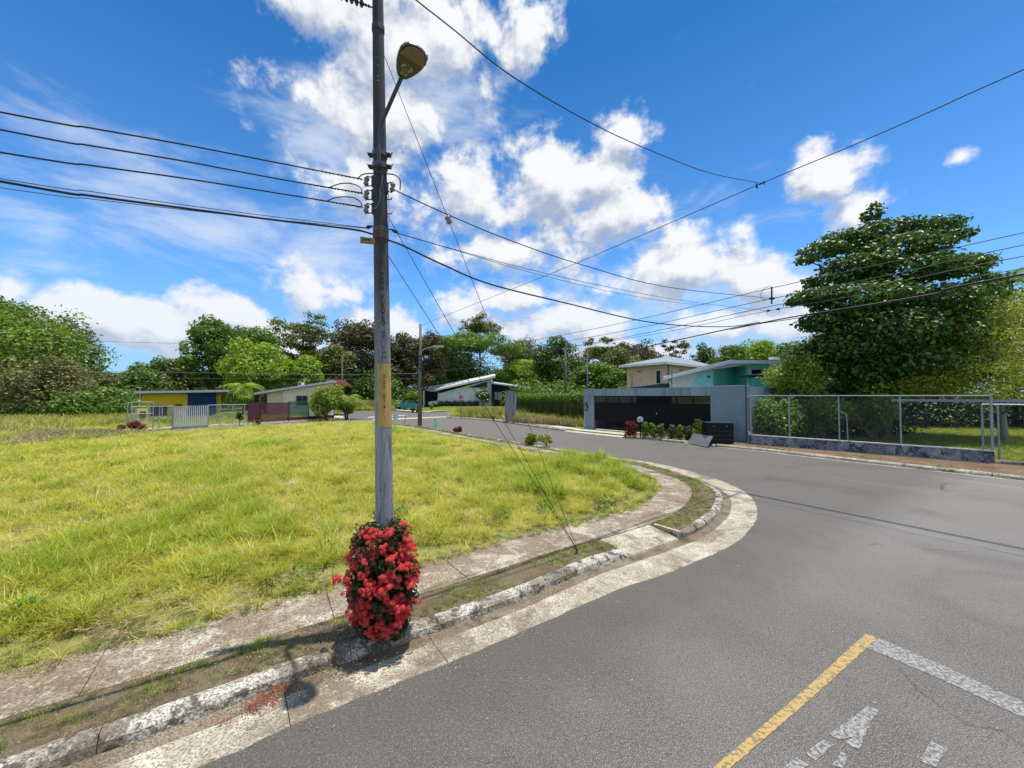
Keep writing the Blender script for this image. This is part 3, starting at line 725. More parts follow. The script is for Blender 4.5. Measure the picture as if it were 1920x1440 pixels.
# ------------------------------------------------------------------ wires
PB = Vector((pole_c(4).x, PY0, 0)); SD = Vector((-.85, -.53, 0)).normalized()
def wire(name, label, pts, r, mat=M_CABLE, n=5, seg=10, group=None):
    return tag(MB().tube(catmull(pts, seg), r, n).build(name, mat, None), label, 'cable', group)
LA = PB + Vector((-.17, -.02, 0)); LB = LA + SD * 5
G1 = 'power wires running left from the concrete pole'
for rows, r, lab, mt in (([(679, 336), (520, 305), (350, 272), (170, 240), (0, 210)], .0065, 'uppermost wire running left from the concrete pole', M_CABLE),
                     ([(679, 362), (520, 335), (350, 303), (170, 273), (0, 243)], .0065, 'second wire down running left from the concrete pole', M_CABLE),
                     ([(679, 388), (520, 362), (350, 335), (170, 310), (0, 285.5)], .0065, 'third wire down running left from the concrete pole', M_CABLE),
                     ([(686, 427), (520, 407), (350, 385), (170, 359), (0, 335)], .0035, 'thin blue-grey wire just above the thick black cable left of the pole', M_CABLE2),
                     ([(702, 440), (660, 430), (520, 413), (350, 391), (170, 367), (0, 340)], .0095, 'thick black cable, lowest but one running left from the pole', M_CABLE),
                     ([(686, 428), (520, 412), (350, 394), (170, 373), (0, 352)], .003, 'thin wire that sags below the thick black cable left of the pole', M_CABLE2)):
    P_ = [ONP(LA, LB, *q) for q in rows]
    d = (P_[-1] - P_[-2]).normalized(); e = P_[-1] + d * 3 + Vector((0, 0, .1)); P_ += [e, e + SD * 8 + Vector((0, 0, .9))]
    wire('power_wire' if r > .004 and r < .009 else 'telephone_cable', lab, P_, r, mt, group=G1)
# preformed spiral grips near the spools, jumper loops
def spiral(pts, r, turns, wr, name, lab, mat):
    C = catmull(pts, 12); out = []
    for i, q in enumerate(C):
        t = i / (len(C) - 1) * turns * 2 * math.pi; out.append(q + Vector((0, math.cos(t) * r, math.sin(t) * r)))
    return tag(MB().tube(out, wr, 4).build(name, mat, None), lab, 'wire grip', 'spiral grips on the wires left of the pole')
for (x0, y0), (x1, y1), lab in (((683, 338), (560, 313), 'twisted grip on the uppermost wire left of the pole'), ((683, 364), (580, 346), 'twisted grip on the second wire left of the pole'), ((683, 390), (585, 373), 'twisted grip on the third wire left of the pole')):
    A_, B_ = ONP(LA, LB, x0, y0), ONP(LA, LB, x1, y1)
    spiral([A_, A_.lerp(B_, .33), A_.lerp(B_, .66), B_], .008, 16, .0035, 'wire_grip', lab, M_CABLE2)
def loop(rows, Y, r, lab, mat=M_CABLE): return tag(MB().tube(catmull([PX(x, y, Y if not isinstance(Y, list) else Y[i]) for i, (x, y) in enumerate(rows)], 6), r, 5).build('jumper_wire', mat, None), lab, 'jumper wire')
loop([(671, 335), (680, 327), (697, 325), (720, 325.5), (740, 328), (750, 338), (750, 357)], PY0 - .11, .006, 'jumper wire arching across the front of the pole to the right spool')
loop([(618, 351), (640, 344), (662, 345), (676, 352), (678, 360), (670, 362)], PY0 - .2, .0055, 'looped jumper wire on the second wire left of the pole')
loop([(610, 378), (632, 370), (660, 370), (675, 378), (678, 387), (670, 388)], PY0 - .2, .0055, 'looped jumper wire on the third wire left of the pole')
loop([(717, 326), (716, 345), (713, 352), (713, 370), (707, 388), (698, 391)], PY0 - .10, .0035, 'thin grey lead hanging down the front of the pole', M_STEEL)
loop([(727, 355), (730, 400), (727, 430), (726, 436)], PY0 - .02, .0025, 'thin lead down the right side of the pole', M_STEEL)
# guy wires down to the anchor
AN = GR(1085, 1036, .09); AN = Vector(AN)
GG = 'guy wires from the concrete pole to the ground anchor'
for (x, y), lab in (((722, 76), 'guy wire with a grey insulator, from the top of the pole'), ((729, 381), 'steeper of the two lower guy wires, from below the spools'), ((733, 458), 'lowest guy wire, from the rusty cable band')):
    s = PX(x - 4, y, PY0); top = pole_c(s.z)
    g = thing('guy_wire', lab, 'guy wire', AN, group=GG)
    MB().tube([top, AN + (top - AN).normalized() * .05], .0036, 5).build('strand', M_CABLE, g)
    d = (top - AN).normalized()
    sp = [AN + d * t + Vector((math.cos(t * 55) * .004, math.sin(t * 55) * .004, 0)) for t in [.05 + .02 * i for i in range(36)]]
    MB().tube(sp, .003, 4).build('lower_grip', M_DSTEEL, g)
    if y == 76:
        q = top.lerp(AN, 0); # strain insulator where the photo shows it
        tt = min((i / 400 for i in range(400)), key=lambda k: abs(((top.lerp(AN, k)).z - CAMH) / (top.lerp(AN, k)).y * 720 - (742 - 407)))
        q = top.lerp(AN, tt); dd = (AN - top).normalized()
        MB().lathe(q - dd * .045, [(0, .014), (.008, .032), (.03, .036), (.042, .026), (.05, .026), (.062, .036), (.082, .032), (.09, .014)], 12, dd).build('guy_insulator', M_PORC, g, smooth=True)
anc = thing('guy_anchor', 'rusty anchor rod of the guy wires in the grass strip', 'anchor rod', AN)
MB().tube([AN - Vector((0, 0, .1)), AN + (pole_c(4.4) - AN).normalized() * .12], .014, 8).build('rod', M_RUST, anc)
MB().lathe(AN + (pole_c(4.4) - AN).normalized() * .06, [(-.02, .01), (0, .024), (.02, .01)], 8, (pole_c(4.4) - AN)).build('eye', M_DSTEEL, anc)

# second pole (across the lot) and the wires of the main street
Y2 = 29.9
P2 = PX(787.5, 742, Y2); HA = Vector((P2.x, Y2, 0)); J0 = Vector((6.34, 9.8, 0))
HW = [(785.5, 612), (940, 550), (1060, 502), (1240, 425), (1425, 345), (1600, 272), (1760, 202), (1920, 130)]
hp = [ONP(HA, J0, *q) for q in HW]; dd = (J0 - HA).normalized(); hp += [hp[-1] + dd * 6 + Vector((0, 0, .15)), hp[-1] + dd * 22 + Vector((0, 0, 1.2))]
wire('high_wire', 'high black line crossing the sky from the second pole to the upper right', hp, .011)
TAPA = Vector((pole_c(7).x, PY0, 0))
tp = [ONP(TAPA, J0, *q) for q in [(1423, 343), (1330, 324), (1210, 278), (1100, 226), (960, 143), (850, 55), (785, 4), (755, -22)]]; tp.append(pole_c(6.95))
wire('high_wire', 'curved black wire from the pole top down to the line clamp at right', tp, .0075)
ck = thing('line_clamp', 'dark clamp where the curved wire meets the high line', 'clamp', hp[4])
MB().tube([hp[4] + Vector((-.06, .05, .03)), hp[4] + Vector((-.05, .04, -.09))], .022, 6).tube([hp[4] - dd * .02, hp[4] + dd * .12], .022, 6).build('body', M_CABLE, ck)
MB().tube([hp[4] + dd * .1, hp[4] + dd * .1 + Vector((0, 0, -.06))], .012, 5).build('bolt', M_CABLE, ck)
LN_ = [([(789, 672), (1060, 627), (1447, 540), (1700, 485), (1920, 436)], .008, 'uppermost of the four street wires at right'),
       ([(789, 677), (1060, 640), (1447, 560), (1700, 509), (1920, 459)], .008, 'second of the four street wires at right'),
       ([(789, 683), (1060, 651), (1447, 574), (1700, 525), (1920, 480)], .008, 'third of the four street wires at right'),
       ([(789, 690), (1130, 642), (1440, 583), (1700, 540), (1920, 503)], .006, 'lowest thin street wire at right')]
for rows, r, lab in LN_:
    q = [ONP(HA, J0, *k) for k in rows]; q += [q[-1] + dd * 6 + Vector((0, 0, .1)), q[-1] + dd * 22 + Vector((0, 0, .8))]
    wire('street_wire', lab, q, r, group='wires over the main street')
q = [ONP(HA, J0, *k) for k in [(790, 697), (1090, 673), (1230, 646), (1370, 616), (1425, 606), (1500, 592), (1740, 553), (1920, 514)]]; q += [q[-1] + dd * 8 + Vector((0, 0, .2)), q[-1] + dd * 22 + Vector((0, 0, .8))]
wire('bundled_cable', 'thick bundled cable sagging below the street wires at right', q, .016)
q2 = [v + Vector((.0, 0, -.03 + .02 * math.sin(i * 2.1))) for i, v in enumerate(q[3:9])]
wire('bundled_cable', 'second strand lashed under the thick bundled cable', q2, .009)
# wires from the concrete pole to the street line
def span(rows, r, lab, name='service_wire', end=None, start=None):
    q = [ONP(TAPA, J0, *k) for k in rows]
    if end: q.append(end)
    return wire(name, lab, q, r)
span([(738, 353), (752, 362), (848, 406), (960, 452), (1090, 496), (1250, 538), (1420, 557), (1444, 559)], .0065, 'black wire from the right spool to the tap on the street wires')
span([(746, 437), (850, 467), (1000, 507), (1150, 540), (1290, 565), (1438, 583)], .0035, 'thin wire from the black clamp to the lowest street wire')
span([(740, 436), (850, 468), (1000, 512), (1150, 548), (1260, 566), (1330, 573)], .003, 'thinner wire just under the thin wire right of the pole')
span([(706, 447), (745, 456), (830, 496), (920, 533), (1060, 568), (1200, 601), (1290, 611), (1370, 612), (1425, 604)], .010, 'thick black cable from the rusty band to the bundled cable')
# tap bracket on the street wires
tb = ONP(HA, J0, 1447, 540); tb2 = ONP(HA, J0, 1447, 570)
tk = thing('wire_spreader', 'vertical black spreader bar clamped on the street wires with a looped lead', 'wire spreader', tb)
MB().tube([tb + Vector((0, 0, .03)), tb2], .02, 6).build('bar', M_CABLE, tk)
MB().tube(catmull([tb + Vector((.0, 0, .02)), tb + Vector((-.07, .1, .05)), tb + Vector((-.13, .2, -.05)), tb + Vector((-.13, .2, -.22)), tb + Vector((-.06, .08, -.27))], 6), .006, 5).build('lead', M_CABLE, tk)
MB().box(tb.x - .06, tb.x + .06, tb.y - .02, tb.y + .02, tb.z - .29, tb.z - .24).build('clamp', M_CABLE, tk)
tc_ = ONP(HA, J0, 1438, 583)
tk = thing('wire_clamp', 'paired black wedge clamps with a small wire loop on the lowest street wire', 'clamp', tc_)
for k, s in enumerate((-.02, .2)): MB().tube([tc_ + dd * s, tc_ + dd * (s + .05), tc_ + dd * (s + .1)], [.008, .034, .008], 6).build('wedge', M_CABLE, tk)
MB().tube(catmull([tc_ + Vector((0, 0, 0)), tc_ + Vector((.02, 0, -.1)), tc_ + Vector((.1, -.1, -.15)), tc_ + Vector((.17, -.2, -.08)), tc_ + dd * .28], 6), .004, 4).build('lead', M_CABLE, tk)
# faint wires far beyond the lot
for rows, Yk, r, lab in (([(-200, 694), (0, 695), (300, 698), (620, 702), (789, 700)], 44, .022, 'upper of the two pale wires in front of the far trees'), ([(-200, 706), (0, 707), (300, 709), (620, 711), (789, 709)], 44, .022, 'lower of the two pale wires in front of the far trees'),
                         ([(120, 628), (200, 640), (370, 645), (480, 655)], 58, .02, 'dark wire sagging between the left trees')):
    wire('far_wire', lab, [PX(x, y, Yk) for x, y in rows], r, M_STEEL if 'pale' in lab else M_CABLE)

def street_pole(px, pyt, pyb, Y, r0, label, lamp_rows=None, brackets=(), dark=True, z0=.05):
    top, bot = PX(px, pyt, Y), PX(px, pyb, Y); bot.z = max(z0, min(bot.z, 1.0)); bot.z = z0; bot.x = top.x = PX(px, 742, Y).x
    t = thing('utility_pole', label, 'utility pole', bot)
    MB().tube([bot, bot.lerp(top, .5), top], [r0, r0 * .8, r0 * .55], 12).build('pole_shaft', M_POLE2, t, smooth=True)
    for y in brackets:
        q_ = PX(px, y, Y); MB().box(q_.x - .1, q_.x + .22, q_.y - .2, q_.y + .05, q_.z - .05, q_.z + .05).build('bracket', M_DSTEEL, t)
    if lamp_rows:
        pts = [PX(x, y, Y - .2) for x, y in lamp_rows]
        MB().tube(catmull(pts, 4), .045, 6).build('lamp_arm', M_LSIDE, t)
        s = 1 if pts[-1].x > pts[0].x else -1; e = pts[-1]
        mb = MB(); V_ = [(0, -.08), (.25, -.14), (.62, -.15), (.8, -.02)]
        mb.ext([e + Vector((s * a_, w, 0)) for a_, w in [(0, -.08), (.3, -.16), (.65, -.17), (.82, 0), (.65, .17), (.3, .16), (0, .08)]], (0, 0, .11)); mb.build('lamp_head', plain('pale_lamp_head', (.55, .56, .55), .4), t)
    return t
M_POLE2 = plain('weathered_pole', (.17, .165, .15), .85, var=.3, scale=2.5, dirt=(.05, .05, .045), dscale=1.5, dth=(.4, .6), stretch=(3, 3, .4))
street_pole(787.5, 607, 801, Y2, .17, 'concrete pole with curved lamp arm standing between the grass lot and the street', [(789, 662), (792, 657), (800, 653), (812, 651)], (668, 675, 683, 692))
street_pole(1060.5, 650, 760, 46, .2, 'grey pole with lamp arm facing left behind the hedge', [(1060, 685), (1056, 678), (1047, 675)], ())
street_pole(641, 668, 770, 62, .18, 'far pole with pale lamp behind the round bush', [(641, 700), (644, 694), (652, 691)], ())
street_pole(1101.5, 657, 760, 34, .1, 'slim dark pole standing behind the left end of the grey wall', None, ())
dk = ONP(HA, J0, 820, 790)
# thin stay beside the second pole
tag(MB().tube([PX(757, 802, 29), PX(762, 776, 29)], .02, 5).build('guy_wire', M_DSTEEL, None), 'short dark leaning stay left of the lamp pole across the lot', 'guy wire')

# ------------------------------------------------------------------ grey gate wall
def mat_wall(name, c, dirt=None, **k): return plain(name, c, .85, var=.10, scale=.9, bump=.25, bscale=60, dirt=dirt, spec=.2, **k)
M_BLUE = mat_wall('blue_grey_render', (.21, .29, .33), dirt=(.16, .225, .26), dscale=1.5, dth=(.5, .8), stretch=(1, 1, .4))
M_LINT = mat_wall('streaked_grey_render', (.27, .35, .38), dirt=(.14, .18, .20), dscale=5, dth=(.46, .66), stretch=(2.2, 2.2, .12))
M_GATE = plain('black_gate_steel', (.0025, .003, .005), .6, var=.2, scale=3, spec=.2)
GA = Vector((*GR(1095, 803.5, .12)[:2], 0)); GBp = Vector((*GR(1402, 829.5, .12)[:2], 0))
GF = Frame((GA.x, GA.y, 0), (GBp - GA)); GL = (GBp - GA).length
def gx(px):   # pixel column -> distance along the wall
    q_ = ONP(GA, GBp, px, 742); return (Vector((q_.x, q_.y, 0)) - GA).length
wt = thing('gate_wall', 'blue-grey rendered street wall with a deep lintel over the black gate', 'wall', (GA.x, GA.y, 0))
TOP = PX(1250, 728.5, ONP(GA, GBp, 1250, 742).y).z
TOPL = 2.86; zl = TOPL - .46
MB(GF).box(0, gx(1107), 0, .35, 0, zl - .003).build('pillar', M_LINT, wt)
MB(GF).box(0, gx(1332), -.02, .33, zl, TOPL).build('lintel', M_LINT, wt)
MB(GF).box(gx(1332) + .003, GL, -.02, .2, 0, TOPL).build('wall_panel', M_BLUE, wt)
MB(GF).box(gx(1332) - .05, GL + .03, -.06, .26, TOPL + .003, TOPL + .06).build('coping', plain('pale_coping', (.38, .42, .42), .8), wt)
MB(GF).box(gx(1107) + .003, gx(1112), .03, .3, 0, zl - .003).build('jamb', plain('pale_jamb', (.30, .33, .34), .8), wt)
mbx = MB(GF); mbx.box(gx(1096.5), gx(1101.5), -.04, -.003, 1.35, 1.95).build('meter_box', plain('meter_box_grey', (.05, .08, .10), .5), wt)
MB(GF).box(gx(1098.5), gx(1100), -.08, -.045, 1.50, 1.68).build('meter', plain('meter_pale', (.35, .42, .46), .4), wt)
MB(GF).box(gx(1101.8), gx(1103), -.09, -.003, 1.6, 1.72).build('intercom', M_BLACK, wt)
# side wall running back from the right end
MB().ext([GF((GL - .2, .2 + .003, 0)), GF((GL, .2 + .003, 0)), GF((GL, 9, 0)), GF((GL - .2, 9, 0))], (0, 0, TOPL)).build('side_wall', M_BLUE, wt)
MB().ext([GF((0, .353, 0)), GF((.2, .353, 0)), GF((.2, 9, 0)), GF((0, 9, 0))], (0, 0, TOPL - .1)).build('side_wall', M_LINT, wt)
gt = thing('black_gate', 'wide black slatted steel gate filling the opening of the grey wall', 'gate', GF((gx(1112), .1, .12)))
g0, g1 = gx(1112) + .01, gx(1332) - .01; zb_, zt_ = .17, zl - .03
MB(GF).box(g0, g1, .12, .16, zt_ - .05, zt_).build('top_rail', M_GATE, gt)
MB(GF).box(g0, g1, .12, .16, zb_, zb_ + .06).build('bottom_rail', M_GATE, gt)
np_ = 8; step = (g1 - g0) / np_
for i in range(np_ + 1):
    x = g0 + i * step; MB(GF).box(x - .03 if i else x, x + .03 if i < np_ else x, .162, .185, zb_ + .062, zt_ - .052).build('upright', M_GATE, gt)
MB(GF).box(g0 + .04, g1 - .04, .135, .155, .72, zt_ - .42 + .0).build('sheet', M_GATE, gt)
for i in range(6):
    z = zt_ - .09 - i * .062; MB(GF).box(g0 + .03, g1 - .03, .128, .15, z - .030, z).build('slat', M_GATE, gt)
for i in range(6):
    z = .68 - i * .078; MB(GF).box(g0 + .03, g1 - .03, .128, .15, z - .036, z).build('slat', M_GATE, gt)
q_ = gx(1229); MB(GF).box(q_ - .03, q_ + .03, .09, .13, 1.28, 1.42).build('lock', M_STEEL, gt)
# dim carport behind the gate: floor, back wall, roof slab as part of the teal house below
# ------------------------------------------------------------------ boxes on the kerb
def facing_box(name, px0, px1, pyb, ht, dep, label, cat, mat, extra=None):
    A_ = Vector(GR(px0, pyb, .1)); B_ = Vector(GR(px1, pyb + (px1 - px0) * .02, .1)); F_ = Frame(A_, B_ - A_); w = (B_ - A_).length
    t = thing(name, label, cat, A_); MB(F_).box(0, w, 0, dep, .03, ht).build('body', mat, t)
    return t, F_, w
M_BIN = plain('black_bin_metal', (.004, .0045, .006), .5, var=.3, scale=5, spec=.25)
t, F_, w = facing_box('garbage_bin', 1326, 1376, 832, .98, .75, 'large black metal garbage box beside the grey wall', 'garbage box', M_BIN)
MB(F_).box(-.03, w + .03, -.04, .79, .985, 1.02).build('lid', plain('bin_lid', (.05, .05, .055), .35), t)
for x in (.08, w - .12): MB(F_).box(x, x + .05, .05, .1, -.04, .028).build('foot', M_BIN, t)
for x in (.25, w - .35): MB(F_).box(x, x + .1, -.025, -.003, .8, .9).build('hinge', M_DSTEEL, t)
for k in range(3): MB(F_).box(.05, w - .05, -.012, -.003, .2 + k * .2, .215 + k * .2).build('rib', M_DSTEEL, t)
M_PANEL = plain('scuffed_grey_metal', (.17, .175, .185), .35, metal=.35, var=.25, scale=3, dirt=(.35, .34, .32), dscale=6, dth=(.6, .75))
cA, cB = Vector(GR(1289, 830.5, .04)), Vector(GR(1327, 838, .04)); cC, cD = PX(1337, 818, cB.y + .30), PX(1300, 812, cA.y + .34)
t = thing('metal_lid', 'grey sheet-metal lid lying tilted on the kerb against the black box', 'metal sheet', cA)
MB().ext([cA, cB, cC, cD], (0, .03, -.02)).build('sheet', M_PANEL, t)
for k, (x, y) in enumerate(((1284, 831), (1288, 833.5), (1338, 837), (1372, 836))):
    q_ = Vector(GR(x, y, .02)); s = .05 + .015 * (k % 3)
    V_, F2 = [], []
    bm = bmesh.new(); bmesh.ops.create_icosphere(bm, subdivisions=2, radius=s)
    for v in bm.verts: v.co *= 1 + .35 * noise.noise(v.co * 14 + Vector((k, 0, 0)))
    V_ = [v.co + q_ + Vector((0, 0, s * .5)) for v in bm.verts]; F2 = [[v.index for v in f.verts] for f in bm.faces]; bm.free()
    tag(link_mesh('stone', V_, F2, M_APRON, None, loc=q_), ['rough pale stone left of the grey metal lid', 'smaller pale stone touching the grey metal lid', 'pale stone in front of the black garbage box', 'pale stone at the right foot of the black garbage box'][k], 'stone', 'stones by the garbage box')
# round white sign before the gate
sp_ = Vector(GR(1201, 820, .12)); Ys = sp_.y
t = thing('round_sign', 'round white sign on a short post in front of the black gate', 'sign', sp_)
c_ = PX(1200.3, 786.5, Ys); rr = 5.7 / 720 * Ys
MB().tube([sp_, Vector((sp_.x, Ys, c_.z - rr * .6))], .03, 6).build('post', M_GATE, t)
MB().tube([c_ + Vector((0, .015, 0)), c_ + Vector((0, -.01, 0))], rr, 28).build('disc', plain('white_sign', (.62, .66, .70), .4), t)
MB().ext([c_ + Vector((-.10, -.014, .05)), c_ + Vector((-.10, -.014, -.06)), c_ + Vector((-.03, -.014, -.005))], (0, -.003, 0)).build('arrow_mark', M_BLACK, t)
MB().box(c_.x - .02, c_.x + .10, c_.y - .017, c_.y - .012, c_.z - .03, c_.z + .05).build('print_block', plain('pale_blue_print', (.35, .48, .55), .5), t)
MB().box(c_.x - .06, c_.x + .07, c_.y - .017, c_.y - .012, c_.z - .115, c_.z - .08).build('print_line', M_DSTEEL, t)

# ------------------------------------------------------------------ chain-link fence on the low wall (right)
FA = Vector((*GR(1405, 831, .14)[:2], 0)); FB = Vector((*GR(1865, 868, .14)[:2], 0)); FF = Frame(FA, FB - FA); FL = (FB - FA).length
def fx(px): q_ = ONP(FA, FB, px, 742); return (Vector((q_.x, q_.y, 0)) - FA).length
M_PIPE = plain('galvanised_pipe', (.30, .34, .37), .45, metal=.45, var=.15, scale=6)
M_MESH = plain('dark_chain_link', (.10, .11, .12), .5, metal=.4, var=.2)
FT, FBs = 2.40, .56
fence = thing('chain_link_fence', 'galvanised chain-link fence on the low mildewed wall in front of the dark tree', 'fence', FA)
nb = 6; 
for i in range(nb):
    MB(FF).box(FL * i / nb + .004, FL * (i + 1) / nb - .004, -.08, .08, .05, FBs - .04).build('wall_block', M_BLOCK, fence)
MB(FF).box(-.01, FL + .01, -.10, .10, FBs - .037, FBs).build('wall_cap', plain('pale_cap', (.50, .50, .48), .85, dirt=(.1, .1, .1), dscale=5, dth=(.55, .65)), fence)
MB(FF).tube([(0, 0, FT), (FL, 0, FT)], .022, 8).build('top_rail', M_PIPE, fence)
for px in (1407, 1479, 1572, 1687, 1862):
    x = min(FL - .03, max(.03, fx(px))); MB(FF).tube([(x, 0, .06), (x, 0, FT + .03)], .026 if px < 1800 else .038, 8).build('fence_post', M_PIPE, fence)
xb = fx(1572); MB(FF).tube([(xb, .03, FT - .62), (xb + .22, .2, FT - .78), (xb + .24, .2, FBs + .02)], .022, 6).build('brace', M_PIPE, fence)
def chain(F_, x0, x1, z0, z1, y=0.0, cell=.085, r=.0017):
    mb = MB(F_); w, h = x1 - x0, z1 - z0; k = int((w + h) / cell) + 1
    for s in (1, -1):
        for i in range(k):
            a_ = i * cell
            if s > 0: p_ = (x0 + max(0, a_ - h), z0 + min(h, a_)) ; q_ = (x0 + min(w, a_), z0 + max(0, a_ - w))
            else: p_ = (x0 + max(0, a_ - h), z1 - min(h, a_)); q_ = (x0 + min(w, a_), z1 - max(0, a_ - w))
            mb.tube([(p_[0], y + s * .003, p_[1]), (q_[0], y + s * .003, q_[1])], r, 3, cap=False)
    return mb
m_ = chain(FF, 0, FL, FBs + .02, FT - .03).build('chain_link_mesh', M_MESH, fence, kind='stuff')
# sliding gate behind / right of the end post
g2 = thing('sliding_gate', 'long grey chain-link sliding gate at the right end of the fence', 'gate', FF((FL, .3, 0)))
MB(FF).box(fx(1670), FL + 7, .28, .36, 2.18, 2.27).build('track_beam', plain('grey_beam', (.24, .28, .32), .5, metal=.2), g2)
MB(FF).tube([(FL - .22, .2, 2.1), (FL + 6, .2, 2.1)], .025, 6).build('top_rail', M_PIPE, g2)
for x in (FL - .22, FL + .12, FL + 2.5, FL + 5): MB(FF).tube([(x, .2, .25), (x, .2, 2.1)], .028, 8).build('gate_post', M_PIPE, g2)
MB(FF).box(FL + .15, FL + 6.5, .1, .3, .05, .20).build('sill', M_BLOCK, g2)
chain(FF, FL - .2, FL + 5, .25, 2.08, y=.2).build('chain_link_mesh', M_MESH, g2, kind='stuff')
# side fence return by the grey wall
sf = thing('side_fence', 'chain-link side fence running back beside the grey wall', 'fence', FA)
SF = Frame(FA + Vector((.05, .02, 0)), Vector((.45, .9, 0)))
for x in (2.2, 4.4): MB(SF).tube([(x, 0, .06), (x, 0, 2.3)], .03, 6).build('fence_post', M_PIPE, sf)
MB(SF).tube([(0.06, 0, 2.3), (4.4, 0, 2.3)], .025, 6).build('top_rail', M_PIPE, sf)
MB(SF).tube([(0.06, 0, .6), (4.4, 0, .75)], .03, 6).build('bottom_rail', plain('pale_rail', (.6, .6, .56), .6), sf)
chain(SF, .08, 4.4, .62, 2.28).build('chain_link_mesh', M_MESH, sf, kind='stuff')
# electric-fence masts on the grey wall
for (px, y0_, y1_, lab) in ((1399, 686, 729, 'tall dark electric-fence mast at the right end of the grey wall'), (1260, 697, 727, 'electric-fence mast above the gate lintel left of the teal house'), (1185, 700, 727, 'electric-fence mast above the lintel in front of the beige house')):
    q_ = ONP(GA, GBp, px, 742); Yq = q_.y + .25; a_, b_ = PX(px, y1_, Yq), PX(px, y0_, Yq); a_.z = TOPL + .06
    t = thing('electric_mast', lab, 'mast', a_, group='electric fence masts on the wall')
    MB().tube([a_ - Vector((0, 0, .1)), b_], .018, 5).build('rod', M_DSTEEL, t)
    for k in range(5): MB().lathe(a_.lerp(b_, .2 + k * .18), [(-.02, .02), (0, .042), (.02, .02)], 6).build('insulator', M_BLACK, t)
MB_ = ONP(GA, GBp, 1399, 742)
tag(MB().tube([GF((GL - .02, -.06, .1)), GF((GL - .02, -.06, TOPL + .6))], .025, 6).build('downpipe', M_DSTEEL, None), 'dark conduit running down the right corner of the grey wall', 'pipe')

# ------------------------------------------------------------------ houses
M_ROOFP = plain('pale_roof_metal', (.50, .54, .57), .45, var=.08, scale=2, metal=.1)
M_ROOFW = plain('white_roof', (.74, .74, .72), .55, var=.05, scale=2)
M_WHITE = mat_wall('white_render', (.82, .83, .84), dirt=(.7, .7, .7), dscale=.6, dth=(.5, .8))
M_FRAME = plain('white_frame', (.7, .7, .68), .5, var=.05)
M_GLASS = glassmat()
def window(parent, F_, x0, x1, z0, z1, y=-.003, mat=M_FRAME, bars=1, fr=.06, glass=M_GLASS):
    f = MB(F_)
    f.box(x0 - fr, x1 + fr, y - .06, y, z1, z1 + fr); f.box(x0 - fr, x1 + fr, y - .06, y, z0 - fr, z0); f.box(x0 - fr, x0, y - .06, y, z0, z1); f.box(x1, x1 + fr, y - .06, y, z0, z1)
    for k in range(bars):
        xm = x0 + (x1 - x0) * (k + 1) / (bars + 1); f.box(xm - fr * .4, xm + fr * .4, y - .05, y, z0 + .002, z1 - .002)
    w_ = f.build('window', mat, parent); MB(F_).box(x0 + .003, x1 - .003, y - .02, y - .001, z0 + .003, z1 - .003).build('pane', glass, w_); return w_
def hz(py, Y): return CAMH + (HORI - py) / 720 * Y
# yellow and blue house
u = Vector((.78, .62, 0)).normalized(); A_ = Vector((*ray(266, 742)[:2], 0)); A_ = A_ * (33 / A_.y)
F_ = Frame((A_.x, A_.y, 0), u); w = 5.3; h1, h2 = hz(738, 33), hz(737, 36)
hs_ = thing('yellow_house', 'low flat-roofed house painted mustard yellow and dark blue', 'house', (A_.x, A_.y, 0))
M_YEL2 = mat_wall('mustard_render', (.72, .50, .03), dirt=(.60, .42, .03), dscale=.8, dth=(.5, .8)); M_NAVY = mat_wall('navy_render', (.012, .05, .12))
Pm = lambda px: (Vector((ONP(A_, A_ + u, px, 742).x, ONP(A_, A_ + u, px, 742).y, 0)) - A_).length
xm, xr, xe = Pm(352), Pm(406), Pm(414)
MB(F_).box(0, xm, 0, 5.5, .05, h1 - .02).build('wall', M_YEL2, hs_)
MB(F_).box(xm + .002, xr, -.06, 5.4, .05, h1 + .02).build('wall', M_NAVY, hs_)
MB(F_).box(xr + .002, xe, .5, 5.3, .05, h1 + .02).build('wall', M_YEL2, hs_)
MB(F_).ext([(-.35, -.7, h1 - .03), (-.35, 6.2, h1 - .6), (xe + .5, 6.2, h1 - .55), (xe + .5, -.7, h1 + .15)], (0, 0, .2)).build('roof', plain('dark_roof_edge', (.10, .11, .13), .6), hs_)
MB(F_).ext([(-.4, -.78, h1 + .0), (xe + .55, -.78, h1 + .18), (xe + .55, -.70, h1 + .18), (-.4, -.70, h1 + .0)], (0, 0, .20)).build('fascia', plain('pale_fascia', (.42, .46, .50), .6), hs_)
MB(F_).ext([(xe + .51, -.695, h1 + .19), (xe + .6, -.695, h1 + .19), (xe + .6, 6.2, h1 - .52), (xe + .51, 6.2, h1 - .52)], (0, 0, .18)).build('fascia', M_ROOFW, hs_)
wy = lambda py, px: hz(py, ONP(A_, A_ + u, px, 742).y)
window(hs_, F_, Pm(284), Pm(314), wy(780, 300), wy(760, 300), mat=plain('grey_frame', (.3, .3, .3), .5), bars=0, fr=.04)
MB(F_).box(Pm(304.5), Pm(306), -.05, -.025, wy(780, 300), wy(760, 300)).build('mullion', M_FRAME, hs_)
window(hs_, F_, Pm(330), Pm(341), wy(762, 335), wy(758.5, 335), mat=M_BLACK, bars=0, fr=.03)
MB(F_).box(Pm(373), Pm(391), -.075, -.062, .1, wy(757, 380)).build('door', plain('dark_door', (.01, .02, .04), .5), hs_)
MB(F_).box(Pm(338), Pm(349), -.02, -.003, .1, wy(762, 345) - .4).build('door', M_FRAME, hs_)
